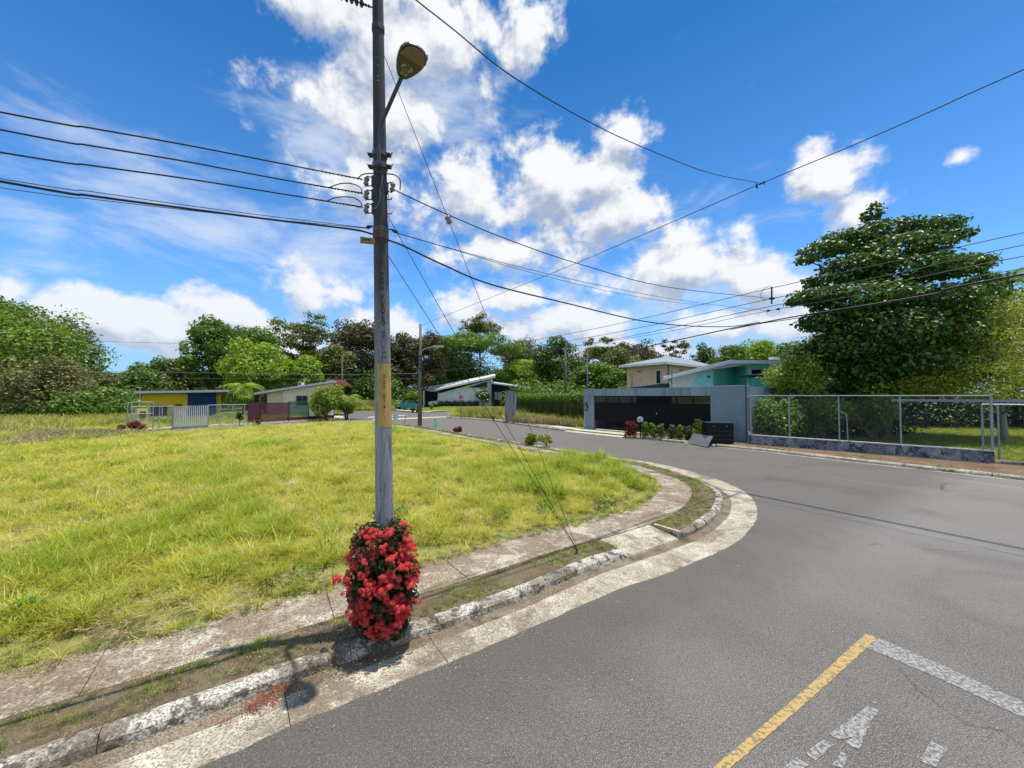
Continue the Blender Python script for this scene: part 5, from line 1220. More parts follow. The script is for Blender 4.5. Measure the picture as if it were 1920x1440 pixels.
# ------------------------------------------------------------------ vegetation
RNG = np.random.default_rng(7)
def unit(v): return v / np.maximum(np.linalg.norm(v, axis=1, keepdims=True), 1e-9)
def leaves_on(clumps, n, size, asp=.5, up=.35, rnd=.8, shell=(.65, 1.0), hexleaf=False, seed=0, jitter=.35, droop=0.0):
    """leaf-sized faces spread through a set of ellipsoid clumps"""
    r = np.random.default_rng(seed); C_ = np.array(clumps, float)
    ar = (C_[:, 3] * C_[:, 4] + C_[:, 3] * C_[:, 5] + C_[:, 4] * C_[:, 5]); ids = r.choice(len(C_), n, p=ar / ar.sum())
    d = unit(r.normal(size=(n, 3))); rad = shell[0] + (shell[1] - shell[0]) * r.random((n, 1)) ** .7
    rad *= 1 + jitter * (r.random((n, 1)) - .5) * (r.random((n, 1)) < .35)
    c_ = C_[ids, :3] + d * rad * C_[ids, 3:6]
    nrm = unit(d * (1 - up) + np.array([0, 0, up]) + r.normal(size=(n, 3)) * rnd * .6)
    t = unit(np.cross(nrm, r.normal(size=(n, 3)))); 
    if droop: t = unit(t + np.array([0, 0, -droop]) * r.random((n, 1)))
    b = unit(np.cross(nrm, t)); s = size * (.6 + .8 * r.random((n, 1)))
    if hexleaf:
        fold = nrm * s * .12
        pts = [c_ - t * s * .5, c_ - t * s * .15 + b * s * asp * .40 + fold, c_ + t * s * .25 + b * s * asp * .5 + fold, c_ + t * s * .5, c_ + t * s * .25 - b * s * asp * .5 + fold, c_ - t * s * .15 - b * s * asp * .40 + fold]
        V = np.stack(pts, 1).reshape(-1, 3); k = np.arange(n)[:, None] * 6
        F = np.concatenate([k + np.array([0, 1, 2, 3]), k + np.array([0, 3, 4, 5])], 0)
    else:
        pts = [c_ - t * s * .5, c_ + b * s * asp * .5, c_ + t * s * .5, c_ - b * s * asp * .5]
        V = np.stack(pts, 1).reshape(-1, 3); F = np.arange(n * 4).reshape(-1, 4)
    return V, F
def crown_clumps(c, R, k, seed, cr=(.26, .42), flat=.7, low=-.35, shell=(.5, .85), gap=0):
    r = np.random.default_rng(seed); out = []
    while len(out) < k:
        d = unit(r.normal(size=(1, 3)))[0]
        if d[2] < low: continue
        f = shell[0] + (shell[1] - shell[0]) * r.random(); s = cr[0] + (cr[1] - cr[0]) * r.random()
        q = np.array(c) + d * f * np.array(R)
        m_ = (R[0] + R[1]) / 2 * s
        out.append((q[0], q[1], q[2], m_ * (.85 + .4 * r.random()), m_ * (.85 + .4 * r.random()), min(m_, R[2] * s * 1.3) * flat * (.8 + .5 * r.random())))
    return out
M_BARK = plain('bark', (.10, .075, .055), .95, var=.35, scale=6, stretch=(1, 1, .2))
M_BARKP = plain('pale_bark', (.30, .26, .21), .95, var=.3, scale=4)
def trunk(t, base, clumps, top, r0, mat=M_BARK, seed=0, limbs=8, n=7):
    r = random.Random(seed); base = Vector(base); top = Vector(top); mb = MB()
    mid = base.lerp(top, .5) + Vector((r.uniform(-.2, .2), r.uniform(-.2, .2), 0)) * (top - base).length * .12
    mb.tube(catmull([base - Vector((0, 0, .2)), mid, top], 4), [r0 * (1 - .07 * i) for i in range(9)], n)
    for q in r.sample(list(clumps), min(limbs, len(clumps))):
        q = Vector(q[:3]); f = r.uniform(.35, .95); s = base.lerp(mid, f * 2) if f < .5 else mid.lerp(top, f * 2 - 1)
        if q.z < s.z: s = base.lerp(mid, .5)
        m_ = s.lerp(q, .5) + Vector((0, 0, -.08 * (q - s).length)); mb.tube([s, m_, q], [r0 * .42, r0 * .26, r0 * .10], 5)
    return mb.build('trunk', mat, t, smooth=True)
G_ = lambda *a: [(p, c) for p, c in a]
LM = {
 'green': leafmat('leaf_green', G_((0, (0.054, 0.115, 0.012)), (.5, (0.109, 0.203, 0.020)), (1, (0.186, 0.311, 0.030)))),
 'lime': leafmat('leaf_lime', G_((0, (0.124, 0.216, 0.015)), (.5, (0.217, 0.351, 0.025)), (1, (0.326, 0.459, 0.035))), tcol=(0.542, 0.675, 0.030)),
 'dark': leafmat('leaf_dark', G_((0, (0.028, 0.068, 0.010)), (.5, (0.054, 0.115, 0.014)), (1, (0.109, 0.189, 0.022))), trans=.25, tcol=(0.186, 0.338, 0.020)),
 'olive': leafmat('leaf_olive', G_((0, (0.078, 0.101, 0.020)), (.5, (0.139, 0.162, 0.032)), (1, (0.232, 0.243, 0.055))), tcol=(0.310, 0.338, 0.050)),
 'brown': leafmat('leaf_brown', G_((0, (0.048, 0.045, 0.018)), (.5, (0.090, 0.086, 0.030)), (1, (0.150, 0.145, 0.045))), trans=.25, tcol=(0.232, 0.162, 0.050)),
 'pale': leafmat('leaf_pale', G_((0, (.12, .125, .05)), (.5, (.22, .22, .09)), (1, (.27, .30, .10))), tcol=(0.465, 0.405, 0.120)),
 'red': leafmat('leaf_red', G_((0, (0.070, 0.011, 0.010)), (.6, (0.155, 0.016, 0.015)), (1, (0.248, 0.054, 0.030))), trans=.2, tcol=(0.465, 0.041, 0.030)),
 'bushy': leafmat('leaf_bushy', G_((0, (0.093, 0.162, 0.015)), (.5, (0.186, 0.284, 0.020)), (.85, (0.310, 0.378, 0.040)), (1, (0.465, 0.432, 0.100))), tcol=(0.465, 0.608, 0.030)),
 'glossy': leafmat('leaf_glossy', G_((0, (.020, .048, .008)), (.45, (.046, .105, .014)), (.85, (.10, .19, .025)), (1, (.22, .30, .06))), trans=.2, rough=.42, spec=.45, tcol=(.18, .36, .02)),
}
def tree(label, px0, px1, pyt, pyb, Y, mat, n=5200, leaf=.42, k=26, kind='tree', group=None, flat=.75, trunk_r=.25, asp=.6, seed=0, depth=1.0, cr=(.26, .42), low=-.35, shell=(.5, .85), name='tree', limbs=8, bark=None, up=.35, extra=(), base_z=.05, z_low=None, lshell=(.6, 1.12)):
    """crown outline px0..px1, top pyt, crown bottom pyb in the photo, at distance Y"""
    cxp = (px0 + px1) / 2; top, bot = PX(cxp, pyt, Y), PX(cxp, pyb, Y)
    cx_ = PX(cxp, 742, Y).x; rx = (px1 - px0) / 2 / 720 * Y; rz = (top.z - bot.z) / 2
    c_ = (cx_, Y, bot.z + rz); R = (rx, rx * depth, rz)
    cl = crown_clumps(c_, R, k, seed, cr, flat, low, shell) + list(extra)
    t = thing(name, label, kind, (cx_, Y, base_z), group=group)
    V, F = leaves_on(cl, n, leaf, asp=asp, seed=seed, up=up, shell=lshell, jitter=.5); link_mesh('crown', V, F, LM[mat] if isinstance(mat, str) else mat, t, kind='stuff')
    trunk(t, (cx_, Y, base_z), cl, (cx_, Y, c_[2] + rz * .3), trunk_r, mat=bark or M_BARK, seed=seed, limbs=limbs)
    return t
LM['midlime'] = leafmat('leaf_mid_lime', G_((0, (.075, .13, .012)), (.5, (.14, .23, .02)), (1, (.24, .34, .035))), tcol=(.3, .45, .03))
GT = 'trees beyond the houses'
TR = [
 ('dark round-topped tree at the left edge of the photo', -90, 62, 535, 700, 58, 'dark', 6000, .5),
 ('broad lime-green tree at the far left, in front of the dark one', -120, 138, 572, 765, 46, 'midlime', 9500, .42),
 ('brownish-green tree leaning out right of the broad lime tree', 80, 178, 592, 700, 60, 'brown', 4500, .42),
 ('mixed green tree filling the gap above the cream house roof', 590, 660, 640, 745, 68, 'olive', 6000, .45),
 ('olive tree filling the gap beside the beige house', 1120, 1200, 645, 745, 80, 'olive', 6000, .45),
 ('dry pale-leaved tree low in front of the left lime tree', 20, 150, 672, 775, 43, 'pale', 4200, .34),
 ('olive tree low at the left, right of the dry pale one', 100, 205, 690, 772, 50, 'olive', 5200, .38),
 ('spreading bush-like tree left of the yellow house', 110, 262, 728, 788, 45, 'green', 5200, .34),
 ('loose green tree left of the yellow house, behind the meter pillar', 238, 318, 668, 765, 62, 'green', 5200, .44),
 ('olive tree above the yellow house roof', 300, 375, 672, 760, 64, 'olive', 5200, .46),
 ('tall full green tree above the blue end of the yellow house', 352, 452, 590, 740, 58, 'green', 8000, .42),
 ('second tall green tree, rounder, right of the tallest one', 410, 515, 593, 740, 62, 'green', 7500, .44),
 ('bright lime tree in front, between the yellow and cream houses', 424, 538, 636, 742, 50, 'lime', 7500, .38),
 ('airy thin-crowned tall tree against the clouds', 508, 628, 586, 665, 72, 'olive', 2600, .45),
 ('brown-green tree under the airy crown', 500, 630, 630, 745, 74, 'olive', 7000, .5),
 ('round bright green tree above the cream house', 544, 606, 657, 735, 52, 'lime', 4500, .36),
 ('rusty brown tall tree left of the concrete pole', 615, 735, 588, 740, 76, 'brown', 9500, .5),
 ('rusty brown tree just right of the concrete pole', 700, 775, 606, 740, 78, 'brown', 6500, .48),
 ('dark brown tree by the top of the lamp pole', 752, 836, 608, 745, 80, 'brown', 6000, .5),
 ('green bushy tree behind the concrete pole above the road', 655, 750, 686, 765, 74, 'green', 6500, .44),
 ('wide umbrella-shaped green tree behind the white house', 792, 975, 624, 700, 92, 'green', 11000, .5),
 ('dark green mass of leaves under the umbrella tree', 780, 930, 665, 760, 94, 'dark', 9000, .55),
 ('tall sparse tree rising above the umbrella tree', 858, 942, 588, 650, 104, 'olive', 3000, .5),
 ('pale olive tree right of the umbrella tree', 935, 1012, 636, 700, 108, 'pale', 4500, .55),
 ('bright layered tree above the dark wing of the white house', 925, 1030, 658, 748, 92, 'lime', 8000, .44),
 ('dense dark green tree above the hedge', 1000, 1096, 627, 745, 76, 'dark', 8500, .45),
 ('layered green tree just left of the beige house', 1068, 1172, 672, 755, 60, 'green', 8000, .40),
 ('sparse greyish tree left of the beige house', 1095, 1172, 625, 705, 88, 'olive', 5000, .45),
 ('olive-brown round tree above the beige roof', 1152, 1240, 630, 710, 86, 'brown', 6500, .45),
 ('thin brown tree above the beige roof, right part', 1235, 1300, 624, 700, 88, 'brown', 3000, .42),
 ('dark green round tree between the beige and teal roofs', 1288, 1348, 641, 712, 80, 'dark', 5000, .42),
 ('bright green tree behind the teal house, left one', 1338, 1410, 641, 712, 74, 'green', 6500, .40),
 ('bright green taller tree behind the teal house', 1380, 1470, 632, 712, 78, 'lime', 7000, .42),
 ('small green tree just left of the big dark tree', 1450, 1510, 640, 710, 70, 'green', 4500, .4),
]
for i, (lab, x0, x1, yt, yb, Y, mt, n, lf_) in enumerate(TR):
    kw = dict(low=-.8, k=34)
    if yb < 748: yb = 748
    if 'airy' in lab or 'umbrella-shaped' in lab or 'sparse' in lab or 'pale olive' in lab or 'small green tree' in lab: yb = TR[i][4]
    if 'umbrella-shaped' in lab: kw = dict(flat=.45, low=.0, cr=(.22, .32), shell=(.6, .9), k=34)
    if 'airy' in lab or 'sparse' in lab or 'thin brown' in lab: kw = dict(cr=(.11, .22), k=52, shell=(.15, 1.0), low=-.6, lshell=(.0, 1.45), flat=.6)
    if 'layered' in lab: kw = dict(flat=.42, cr=(.22, .34), k=44, low=-.8)
    tree(lab, x0, x1, yt, yb, Y, mt, n=int(n * 1.5), leaf=lf_, seed=100 + i, group=GT, trunk_r=.28, **kw)
# undergrowth closing the view under the crowns
def scrub(name, x0p, x1p, Y0, Y1, h0, h1, n, leaf, mat, seed, label=None, k=60, kind='stuff', z0=0.0, w=1.6):
    r = np.random.default_rng(seed); cl = []
    for j in range(k):
        Y = Y0 + (Y1 - Y0) * r.random(); px = x0p + (x1p - x0p) * (j + r.random()) / k
        h = h0 + (h1 - h0) * r.random(); cl.append(((px - 960) / 720 * Y, Y, z0 + h * .45, w * (.7 + .8 * r.random()), w * (.7 + .6 * r.random()), h * .6))
    V, F = leaves_on(cl, n, leaf, seed=seed, asp=.6, jitter=.6); o = link_mesh(name, V, F, LM[mat], None); o['kind'] = kind
    if label: o['label'] = label
    return o
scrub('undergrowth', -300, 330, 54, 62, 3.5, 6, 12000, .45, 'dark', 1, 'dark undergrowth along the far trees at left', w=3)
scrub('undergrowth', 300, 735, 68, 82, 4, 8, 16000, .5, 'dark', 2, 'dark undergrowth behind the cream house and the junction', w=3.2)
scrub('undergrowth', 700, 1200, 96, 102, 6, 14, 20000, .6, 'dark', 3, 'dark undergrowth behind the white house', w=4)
scrub('undergrowth', 960, 1180, 52, 62, 2.5, 5, 7000, .4, 'green', 4, 'green undergrowth behind the hedge', w=2)
scrub('undergrowth', 1150, 1560, 86, 96, 6, 10, 9000, .6, 'olive', 5, 'olive undergrowth behind the beige and teal roofs', w=4)
scrub('undergrowth', -200, 240, 40, 48, 1.2, 2.4, 9000, .28, 'green', 6, 'green thicket at the left edge of the field', w=1.8)
scrub('weeds', 655, 760, 66, 72, 1.0, 1.8, 4000, .3, 'bushy', 8, 'yellow-green weeds beyond the junction', w=1.3)
# distant hill
HV = []; 
for i in range(41):
    x = -760 + i * 24; HV.append((x, 420, 27 + 9 * noise.noise(Vector((x * .012, 0, 0)))))
HF = []
V_ = [(x, y, z) for x, y, z in HV] + [(x, 400, -2) for x, y, z in HV] + [(x, 700, -2) for x, y, z in HV]
for i in range(40): HF += [[41 + i, 42 + i, i + 1, i], [i, i + 1, 83 + i, 82 + i]]
o = link_mesh('hill', V_, HF, plain('far_forest', (.035, .06, .06), .95, var=.3, scale=.05), None, kind='structure', smooth=True)

# ---------- the big dark tree at right
Yt = 21.0
def cl_px(rows, Y): 
    out = []
    for px, py, rx, ry, dy in rows:
        q = PX(px, py, Y + dy); out.append((q.x, q.y, q.z, rx / 720 * Y, max(rx / 720 * Y * .9, .6), ry / 720 * Y))
    return out
rows = [(1636, 400, 11, 20, 0), (1660, 435, 60, 16, 0), (1740, 430, 50, 17, -.6), (1790, 442, 28, 9, -.3), (1590, 452, 55, 18, .2), (1540, 470, 38, 16, -.3), (1512, 488, 18, 7, -.4), (1680, 470, 75, 24, -.9), (1610, 500, 60, 22, -.9),
        (1548, 528, 36, 13, -.8), (1700, 510, 80, 26, -1.2), (1790, 500, 50, 22, -.5), (1830, 495, 30, 14, 0), (1540, 555, 46, 16, -1.4), (1505, 563, 24, 8, -1.2), (1495, 566, 12, 5, -1.2), (1620, 560, 75, 30, -1.6), (1730, 570, 80, 34, -1.4), (1810, 560, 50, 36, -.6),
        (1560, 600, 50, 18, -1.0), (1530, 612, 28, 10, -1.2), (1650, 620, 80, 34, -1.6), (1760, 630, 70, 36, -1.2), (1580, 650, 60, 24, -1.2), (1535, 655, 34, 12, -.8), (1510, 668, 22, 8, -.4), (1690, 680, 80, 30, -1.2), (1610, 690, 60, 26, -.8), (1780, 690, 60, 28, -.6),
        (1740, 610, 70, 40, 1.8), (1640, 630, 60, 36, 1.8), (1700, 720, 80, 26, 1.0), (1610, 730, 60, 22, .6), (1850, 530, 30, 22, .5)]
rows = [(a, b2, c_, d * (.80 if i < 20 else 1), e) for i, (a, b2, c_, d, e) in enumerate(rows)]
cl = cl_px(rows, Yt)
bt = thing('almond_tree', 'big dark tree with large glossy leaves in tiers behind the chain-link fence', 'tree', (PX(1655, 742, Yt).x, Yt, .1))
V, F = leaves_on(cl, 44000, .215, asp=.6, up=.5, seed=11, hexleaf=True, shell=(.5, 1.10), rnd=.85, jitter=.5)
link_mesh('crown', V, F, LM['glossy'], bt, kind='stuff')
mb = MB(); bx = PX(1655, 742, Yt).x
mb.tube(catmull([(bx, Yt, 0), (bx + .1, Yt, 3), (bx - .1, Yt, 7), (bx - .45, Yt, 11.5)], 5), [.26 - .0145 * i for i in range(16)], 9)
rr_ = random.Random(3)
for q in cl:
    if rr_.random() < .75:
        q = Vector(q[:3]); z = max(2.0, q.z - abs(q.x - bx) * .35 - .3); s = Vector((bx + .02 * z, Yt, min(z, 11))); mb.tube([s, s.lerp(q, .5) + Vector((0, 0, .1)), q], [.09, .06, .025], 5)
mb.build('trunk', M_BARK, bt, smooth=True)
# lime feathery tree at the right edge
rows = [(1850, 590, 60, 26, 0), (1920, 570, 60, 28, .4), (1800, 630, 50, 26, -.6), (1870, 650, 70, 30, -.8), (1940, 640, 50, 34, 0), (1780, 690, 50, 26, -1), (1850, 705, 70, 26, -1.3), (1930, 700, 60, 30, -.8), (1750, 665, 34, 22, -.6), (1735, 720, 40, 18, -1.2), (1810, 735, 60, 14, -1.4), (1900, 745, 60, 10, -1.4), (1980, 600, 70, 40, .5), (2000, 680, 70, 40, 0), (1860, 640, 60, 50, 1.5), (1940, 660, 60, 60, 1.5)]
cl = cl_px(rows, 19.5)
t = thing('feathery_tree', 'yellow-green feathery tree at the right edge beside the big dark tree', 'tree', (PX(1880, 742, 19.5).x, 19.5, .1))
V, F = leaves_on(cl, 26000, .15, asp=.34, up=.45, seed=12, shell=(.5, 1.05), jitter=.6, droop=.6); link_mesh('crown', V, F, leafmat('leaf_feathery', G_((0, (.14, .17, .014)), (.5, (.27, .31, .025)), (1, (.40, .44, .05))), tcol=(.4, .48, .03)), t, kind='stuff')
trunk(t, (PX(1880, 742, 19.5).x, 19.5, .05), cl, PX(1870, 620, 19.5), .16, M_BARKP, 5, limbs=14)
# bigger backdrop trees right of it
tree('deep green tree behind the feathery one at the right edge', 1780, 2080, 520, 740, 29, 'green', n=9000, leaf=.3, seed=61, group=None, k=40)
tree('dark tree filling the view behind the big almond tree', 1500, 1800, 600, 770, 34, 'dark', n=12000, leaf=.34, seed=62, k=44)
LM['deep'] = leafmat('leaf_shade_dark', G_((0, (.006, .014, .004)), (.6, (.014, .032, .008)), (1, (.035, .065, .014))), trans=.12, tcol=(.06, .12, .01))  # near-black leaves: the shade under the trees is put into the colour
scrub('hedge_mass', 1440, 2100, 27, 30, 2.6, 3.8, 15000, .24, 'deep', 21, 'hedge with tree shade painted into its leaves, behind the right-hand lawn', w=1.4)
# palm at the right edge
def palm(label, px, py, Y, L, nf, mat, name='palm_tree', base_z=.1, tr=.12, group=None, seed=1, leafw=.05, cat='palm tree'):
    c_ = PX(px, py, Y); t = thing(name, label, cat, (c_.x, c_.y, base_z), group=group); r = random.Random(seed)
    MB().tube([(c_.x, c_.y, base_z - .1), (c_.x + .05, c_.y, (c_.z + base_z) / 2), c_], [tr, tr * .8, tr * .6], 8).build('trunk', M_BARK, t, smooth=True)
    for k in range(nf):
        a = 2 * math.pi * k / nf + r.uniform(-.2, .2); el_ = r.uniform(.1, 1.1); ll_ = L * r.uniform(.8, 1.1); V_ = []; F_2 = []
        dh = Vector((math.cos(a), math.sin(a), 0)); sp = []
        for i in range(9):
            s = i / 8; sp.append(c_ + dh * (ll_ * s * math.cos(el_) + ll_ * s * s * .25) + Vector((0, 0, ll_ * (math.sin(el_) * s - .75 * s * s))))
        mb = MB(); mb.tube(sp, [.02 * L * (1 - .09 * i) for i in range(9)], 4)
        for i in range(1, 16):
            s = i / 16 * 8; j = min(7, int(s)); q = sp[j].lerp(sp[j + 1], s - j); tg = (sp[j + 1] - sp[j]).normalized(); sd = tg.cross(Vector((0, 0, 1))).normalized()
            w = ll_ * .26 * math.sin(math.pi * (.12 + .8 * i / 16))
            for sg in (-1, 1):
                e = q + sd * sg * w + tg * w * .5 - Vector((0, 0, w * .35)); wd = tg * leafw * ll_ * .5
                mb.face([q - wd, q + wd, e]) if True else None
        mb.build('frond', mat, t)
    return t
palm('palm whose fronds rise above the right-hand trees', 1895, 530, 30, 3.4, 12, LM['green'], base_z=.1, tr=.2, seed=2)
palm('low feathery palm between the yellow and cream houses', 458, 728, 43, 2.6, 14, LM['bushy'], base_z=.1, seed=3)
palm('spiky palm-like plant right of the round bush', 652, 748, 39, 2.2, 14, LM['bushy'], base_z=.1, seed=4, tr=.08)
# shrubs at the right fence
def bush(label, px0, px1, pyt, pyb, Y, mat, n=1500, leaf=.1, k=8, seed=0, name='shrub', cat='shrub', group=None, base_z=.1, stems=4, asp=.55, hexleaf=False, depth=1.0, column=False, row=False, **kw):
    cxp = (px0 + px1) / 2; cx_ = PX(cxp, 742, Y).x; zt2 = PX(cxp, pyt, Y).z; zb2 = max(base_z, PX(cxp, pyb, Y).z); rx = (px1 - px0) / 2 / 720 * Y; rz = (zt2 - zb2) / 2
    cl_ = crown_clumps((cx_, Y, zb2 + rz), (rx * .8, rx * .8 * depth, rz * .8), k, seed, (.38, .6), .9, -1.0, (.3, .75))
    if row: cl_ = [(cx_ + rx * (-1 + 2 * q / 15), Y + .1 * math.sin(q * 5), base_z + rz * (.95 + .15 * math.sin(q * 2.3)), rx / 11, .45, rz * .95) for q in range(16)]
    if column:
        rc = random.Random(seed); cl_ = [(cx_ + rc.uniform(-.35, .35) * rx, Y + rc.uniform(-.3, .3) * rx, base_z + (zt2 - base_z) * (.12 + .78 * q / 8), rx * (.95 - .35 * q / 8) * rc.uniform(.75, 1.1), rx * .8, (zt2 - base_z) * .13) for q in range(9)]
    t = thing(name, label, cat, (cx_, Y, base_z), group=group)
    V, F = leaves_on(cl_, n, leaf, asp=asp, seed=seed, hexleaf=hexleaf, jitter=.6, shell=(.4, 1.05), **kw); link_mesh('foliage', V, F, LM[mat] if isinstance(mat, str) else mat, t, kind='stuff')
    mb = MB(); r = random.Random(seed)
    for q in r.sample(cl_, min(stems, len(cl_))): mb.tube([(cx_ + r.uniform(-.1, .1) * rx, Y, base_z - .03), Vector(q[:3]).lerp(Vector((cx_, Y, zb2)), .4), q[:3]], [rx * .05 + .006, rx * .035 + .004, .004], 5)
    mb.build('stem', M_BARK, t)
    return t
bush('light green bush spilling over the left end of the chain-link fence', 1398, 1500, 736, 822, 19.3, 'green', 4200, .14, 24, 31, base_z=.15)
bush('tall light green bush behind the fence, left of the dark tree', 1425, 1560, 655, 745, 20.5, 'bushy', 6000, .15, 18, 32, base_z=.15)
scrub('thicket', 1440, 1700, 21.6, 23.4, 2.0, 3.2, 9000, .17, 'deep', 71, 'thicket with shade painted into its leaves, behind the first fence bays', w=.9, k=30)  # added as a dark backdrop, shade painted into the leaf colour
bush('mid-green bush behind the second fence bay', 1478, 1600, 725, 822, 19.6, 'green', 6500, .14, 16, 33, base_z=.15)
bush('thin leafy bush behind the third fence bay', 1585, 1680, 740, 818, 18.6, 'green', 3000, .14, 12, 34, base_z=.15)
bush('loose leafy bush under the dark tree', 1560, 1760, 690, 760, 20.0, 'bushy', 3600, .16, 16, 35, base_z=.15)
# round bush by the cream house
bush('large round light-green bush hiding the right end of the cream house', 578, 646, 714, 785, 37, 'bushy', 9000, .2, 20, 41, base_z=.1)
bush('leafy lower clump of the garden right of the round bush', 630, 668, 742, 786, 38, 'bushy', 2600, .2, 10, 42, base_z=.1)
bush('bright shrub behind the wire fence, left of the maroon gate', 438, 476, 735, 760, 42, 'lime', 2600, .18, 9, 43, base_z=.1)
bush('small tree with bright leaves beside the teal sedan', 752, 792, 728, 762, 76, 'bushy', 2400, .34, 9, 44, base_z=.1)
bush('white-flowered rounded shrub in front of the white house', 890, 922, 723, 759, 78.4, 'green', 4200, .26, 14, 45, base_z=.1)
wf = PX(906, 740, 78); wfm = plain('white_petals', (.7, .7, .66), .7)
r_ = random.Random(3); wsh = [o for o in bpy.data.objects if o.get('label', '').startswith('white-flowered')][0]
for k in range(16):
    q = Vector((wf.x + r_.uniform(-1.2, 1.2), 76.9 + r_.uniform(-.1, .4), wf.z + r_.uniform(-1.3, 1.2)))
    MB().lathe(q, [(-.08, .05), (0, .16), (.08, .05)], 6).build('blossom', wfm, wsh)
bush('dark red-green low hedge at the foot of the white house', 824, 896, 751, 763, 78.9, 'brown', 5200, .2, 16, 46, base_z=.1, name='hedge', cat='hedge', row=True)
bush('dark red low hedge at the foot of the dark wing', 922, 962, 750, 760, 80.5, 'red', 3000, .2, 10, 47, base_z=.1, name='hedge', cat='hedge', row=True)
for k, (px0, px1, yt, yb, Y, mt, lab) in enumerate([
  (769, 780, 763, 776, 54, 'brown', 'round reddish bush on the far kerb left of the lamp pole'), (780, 790, 766, 776, 54, 'red', 'small dark red bush on the far kerb touching the lamp pole'),
  (803, 814, 755, 769, 62, 'bushy', 'spiky yellow-green bush on the lawn of the white house'), (846, 871, 799, 815, 24.2, 'red', 'reddish low shrub on the near verge, left of the two round ones'),
  (980, 1008, 812, 839, 18.1, 'bushy', 'left one of the two small round green shrubs on the verge'), (1010, 1037, 811, 841, 18.0, 'bushy', 'right one of the two small round shrubs, with yellow tips'),
  (946, 956, 778, 792, 35.4, 'bushy', 'small shrub at the foot of the concrete pillar'),
  (243, 270, 785, 810, 24.6, 'red', 'dark red cordyline shrub in front of the meter pillar'), (219, 236, 795, 809, 25.3, 'red', 'small dark red shrub left of the cordyline'),
  (472, 493, 777, 800, 29.5, 'red', 'dark red shrub in front of the maroon gate'), (443, 458, 765, 797, 30.6, 'brown', 'thin brownish shrub by the wire fence'),
  (280, 345, 778, 800, 29.5, 'bushy', 'grassy green shrub inside the wire fence'), (395, 450, 770, 795, 33.5, 'bushy', 'green weeds inside the fence right of the gate')]):
    bush(lab, px0, px1, yt, yb + 3, Y, mt, 1900, .12 if Y < 40 else .2, 9, 70 + k, base_z=.08 if Y < 50 else .1)
tips = MB(); r_ = random.Random(5); c_ = PX(1023, 824, 17.6)
for k in range(60):
    q = c_ + Vector((r_.uniform(-.28, .28), r_.uniform(-.15, .1), r_.uniform(-.2, .32))); tips.tube([q, q + Vector((0, 0, .035))], [.022, .012], 5)
sh = [o for o in bpy.data.objects if o.get('label', '') == 'right one of the two small round shrubs, with yellow tips'][0]
tips.build('yellow_leaf_tips', plain('yellow_tip', (.6, .5, .16), .7), sh, kind='stuff')
# nine shrubs planted along the black gate
gp_ = [(1178, 'red'), (1187, 'red'), (1209, 'green'), (1224, 'green'), (1239, 'green'), (1258, 'brown'), (1274, 'green'), (1290, 'brown'), (1308, 'bushy')]
ords = ['first', 'second', 'third', 'fourth', 'fifth', 'sixth', 'seventh', 'eighth', 'last']
for k, (px, mt) in enumerate(gp_):
    a_, b_ = Vector(GR(1176, 817, .12)), Vector(GR(1300, 825, .12)); q = ONP(a_, b_, px, 742); Yk = q.y if k < 8 else 20.6
    bush('%s %s planted shrub from the left before the black gate' % (ords[k], {'red': 'reddish', 'brown': 'brownish', 'green': 'green', 'bushy': 'tall yellow-green'}[mt]), px - (8 if k < 8 else 12), px + (8 if k < 8 else 12), 789 + k * 1.3 if k < 8 else 785, 830 + k * 1.5, Yk, mt, 560 if k < 8 else 900, .10, 9, 90 + k, base_z=.12, group='shrubs planted along the gate', column=True)
# hedge and dry stalks on the corner parcel
def stalks(name, P0, P1, h, n, mat, label, seed, dep=.5, w=.025, z0=.1, lean=.15, kind='stuff'):
    r = np.random.default_rng(seed); P0, P1 = np.array(P0), np.array(P1)
    t = r.random((n, 1)); d = (P1 - P0); nn_ = np.array([-d[1], d[0]]) / np.linalg.norm(d)
    b = P0 + d * t + nn_ * dep * (r.random((n, 1)) - .5) * 2; hh = h * (.6 + .5 * r.random(n))
    a = r.random(n) * np.pi; dx = np.stack([np.cos(a), np.sin(a)], 1) * w
    ln = (r.random((n, 2)) - .5) * 2 * lean * hh[:, None]
    z = np.full(n, z0)
    V = np.stack([np.c_[b - dx, z], np.c_[b + dx, z], np.c_[b + ln * .5 + dx * .8, z + hh * .6], np.c_[b + ln * .5 - dx * .8, z + hh * .6], np.c_[b + ln, z + hh]], 1).reshape(-1, 3)
    k = np.arange(n)[:, None] * 5
    F = np.concatenate([k + np.array([0, 1, 2, 3]), k + np.array([3, 2, 4, 4])], 0)
    V2 = V; F = [list(f) if f[2] != f[3] else list(f[:3]) for f in F.tolist()]
    o = link_mesh(name, V2, F, LM[mat] if isinstance(mat, str) else mat, None); o['kind'] = kind; o['label'] = label; return o
LM['straw'] = leafmat('grass_straw', G_((0, (.24, .25, .05)), (.5, (.40, .38, .10)), (1, (.54, .48, .20))), tcol=(.4, .42, .1))
LM['dryweed'] = leafmat('dry_weed', G_((0, (.22, .18, .09)), (.5, (.38, .31, .17)), (1, (.48, .44, .20))), tcol=(.35, .3, .12))
ha, hb = PX(966, 742, 40), PX(1093, 742, 30)
cl = []
for i in range(46):
    q = ha.lerp(hb, i / 45); cl.append((q.x, q.y, hz(747, q.y) , .6, .45, .45 + .08 * math.sin(i * 1.3)))
hd = thing('hedge', 'clipped green hedge on top of tall stems, left of the grey wall', 'hedge', (ha.x, ha.y, .1))
V, F = leaves_on(cl, 9000, .15, seed=51, asp=.6); link_mesh('foliage', V, F, LM['green'], hd, kind='stuff')
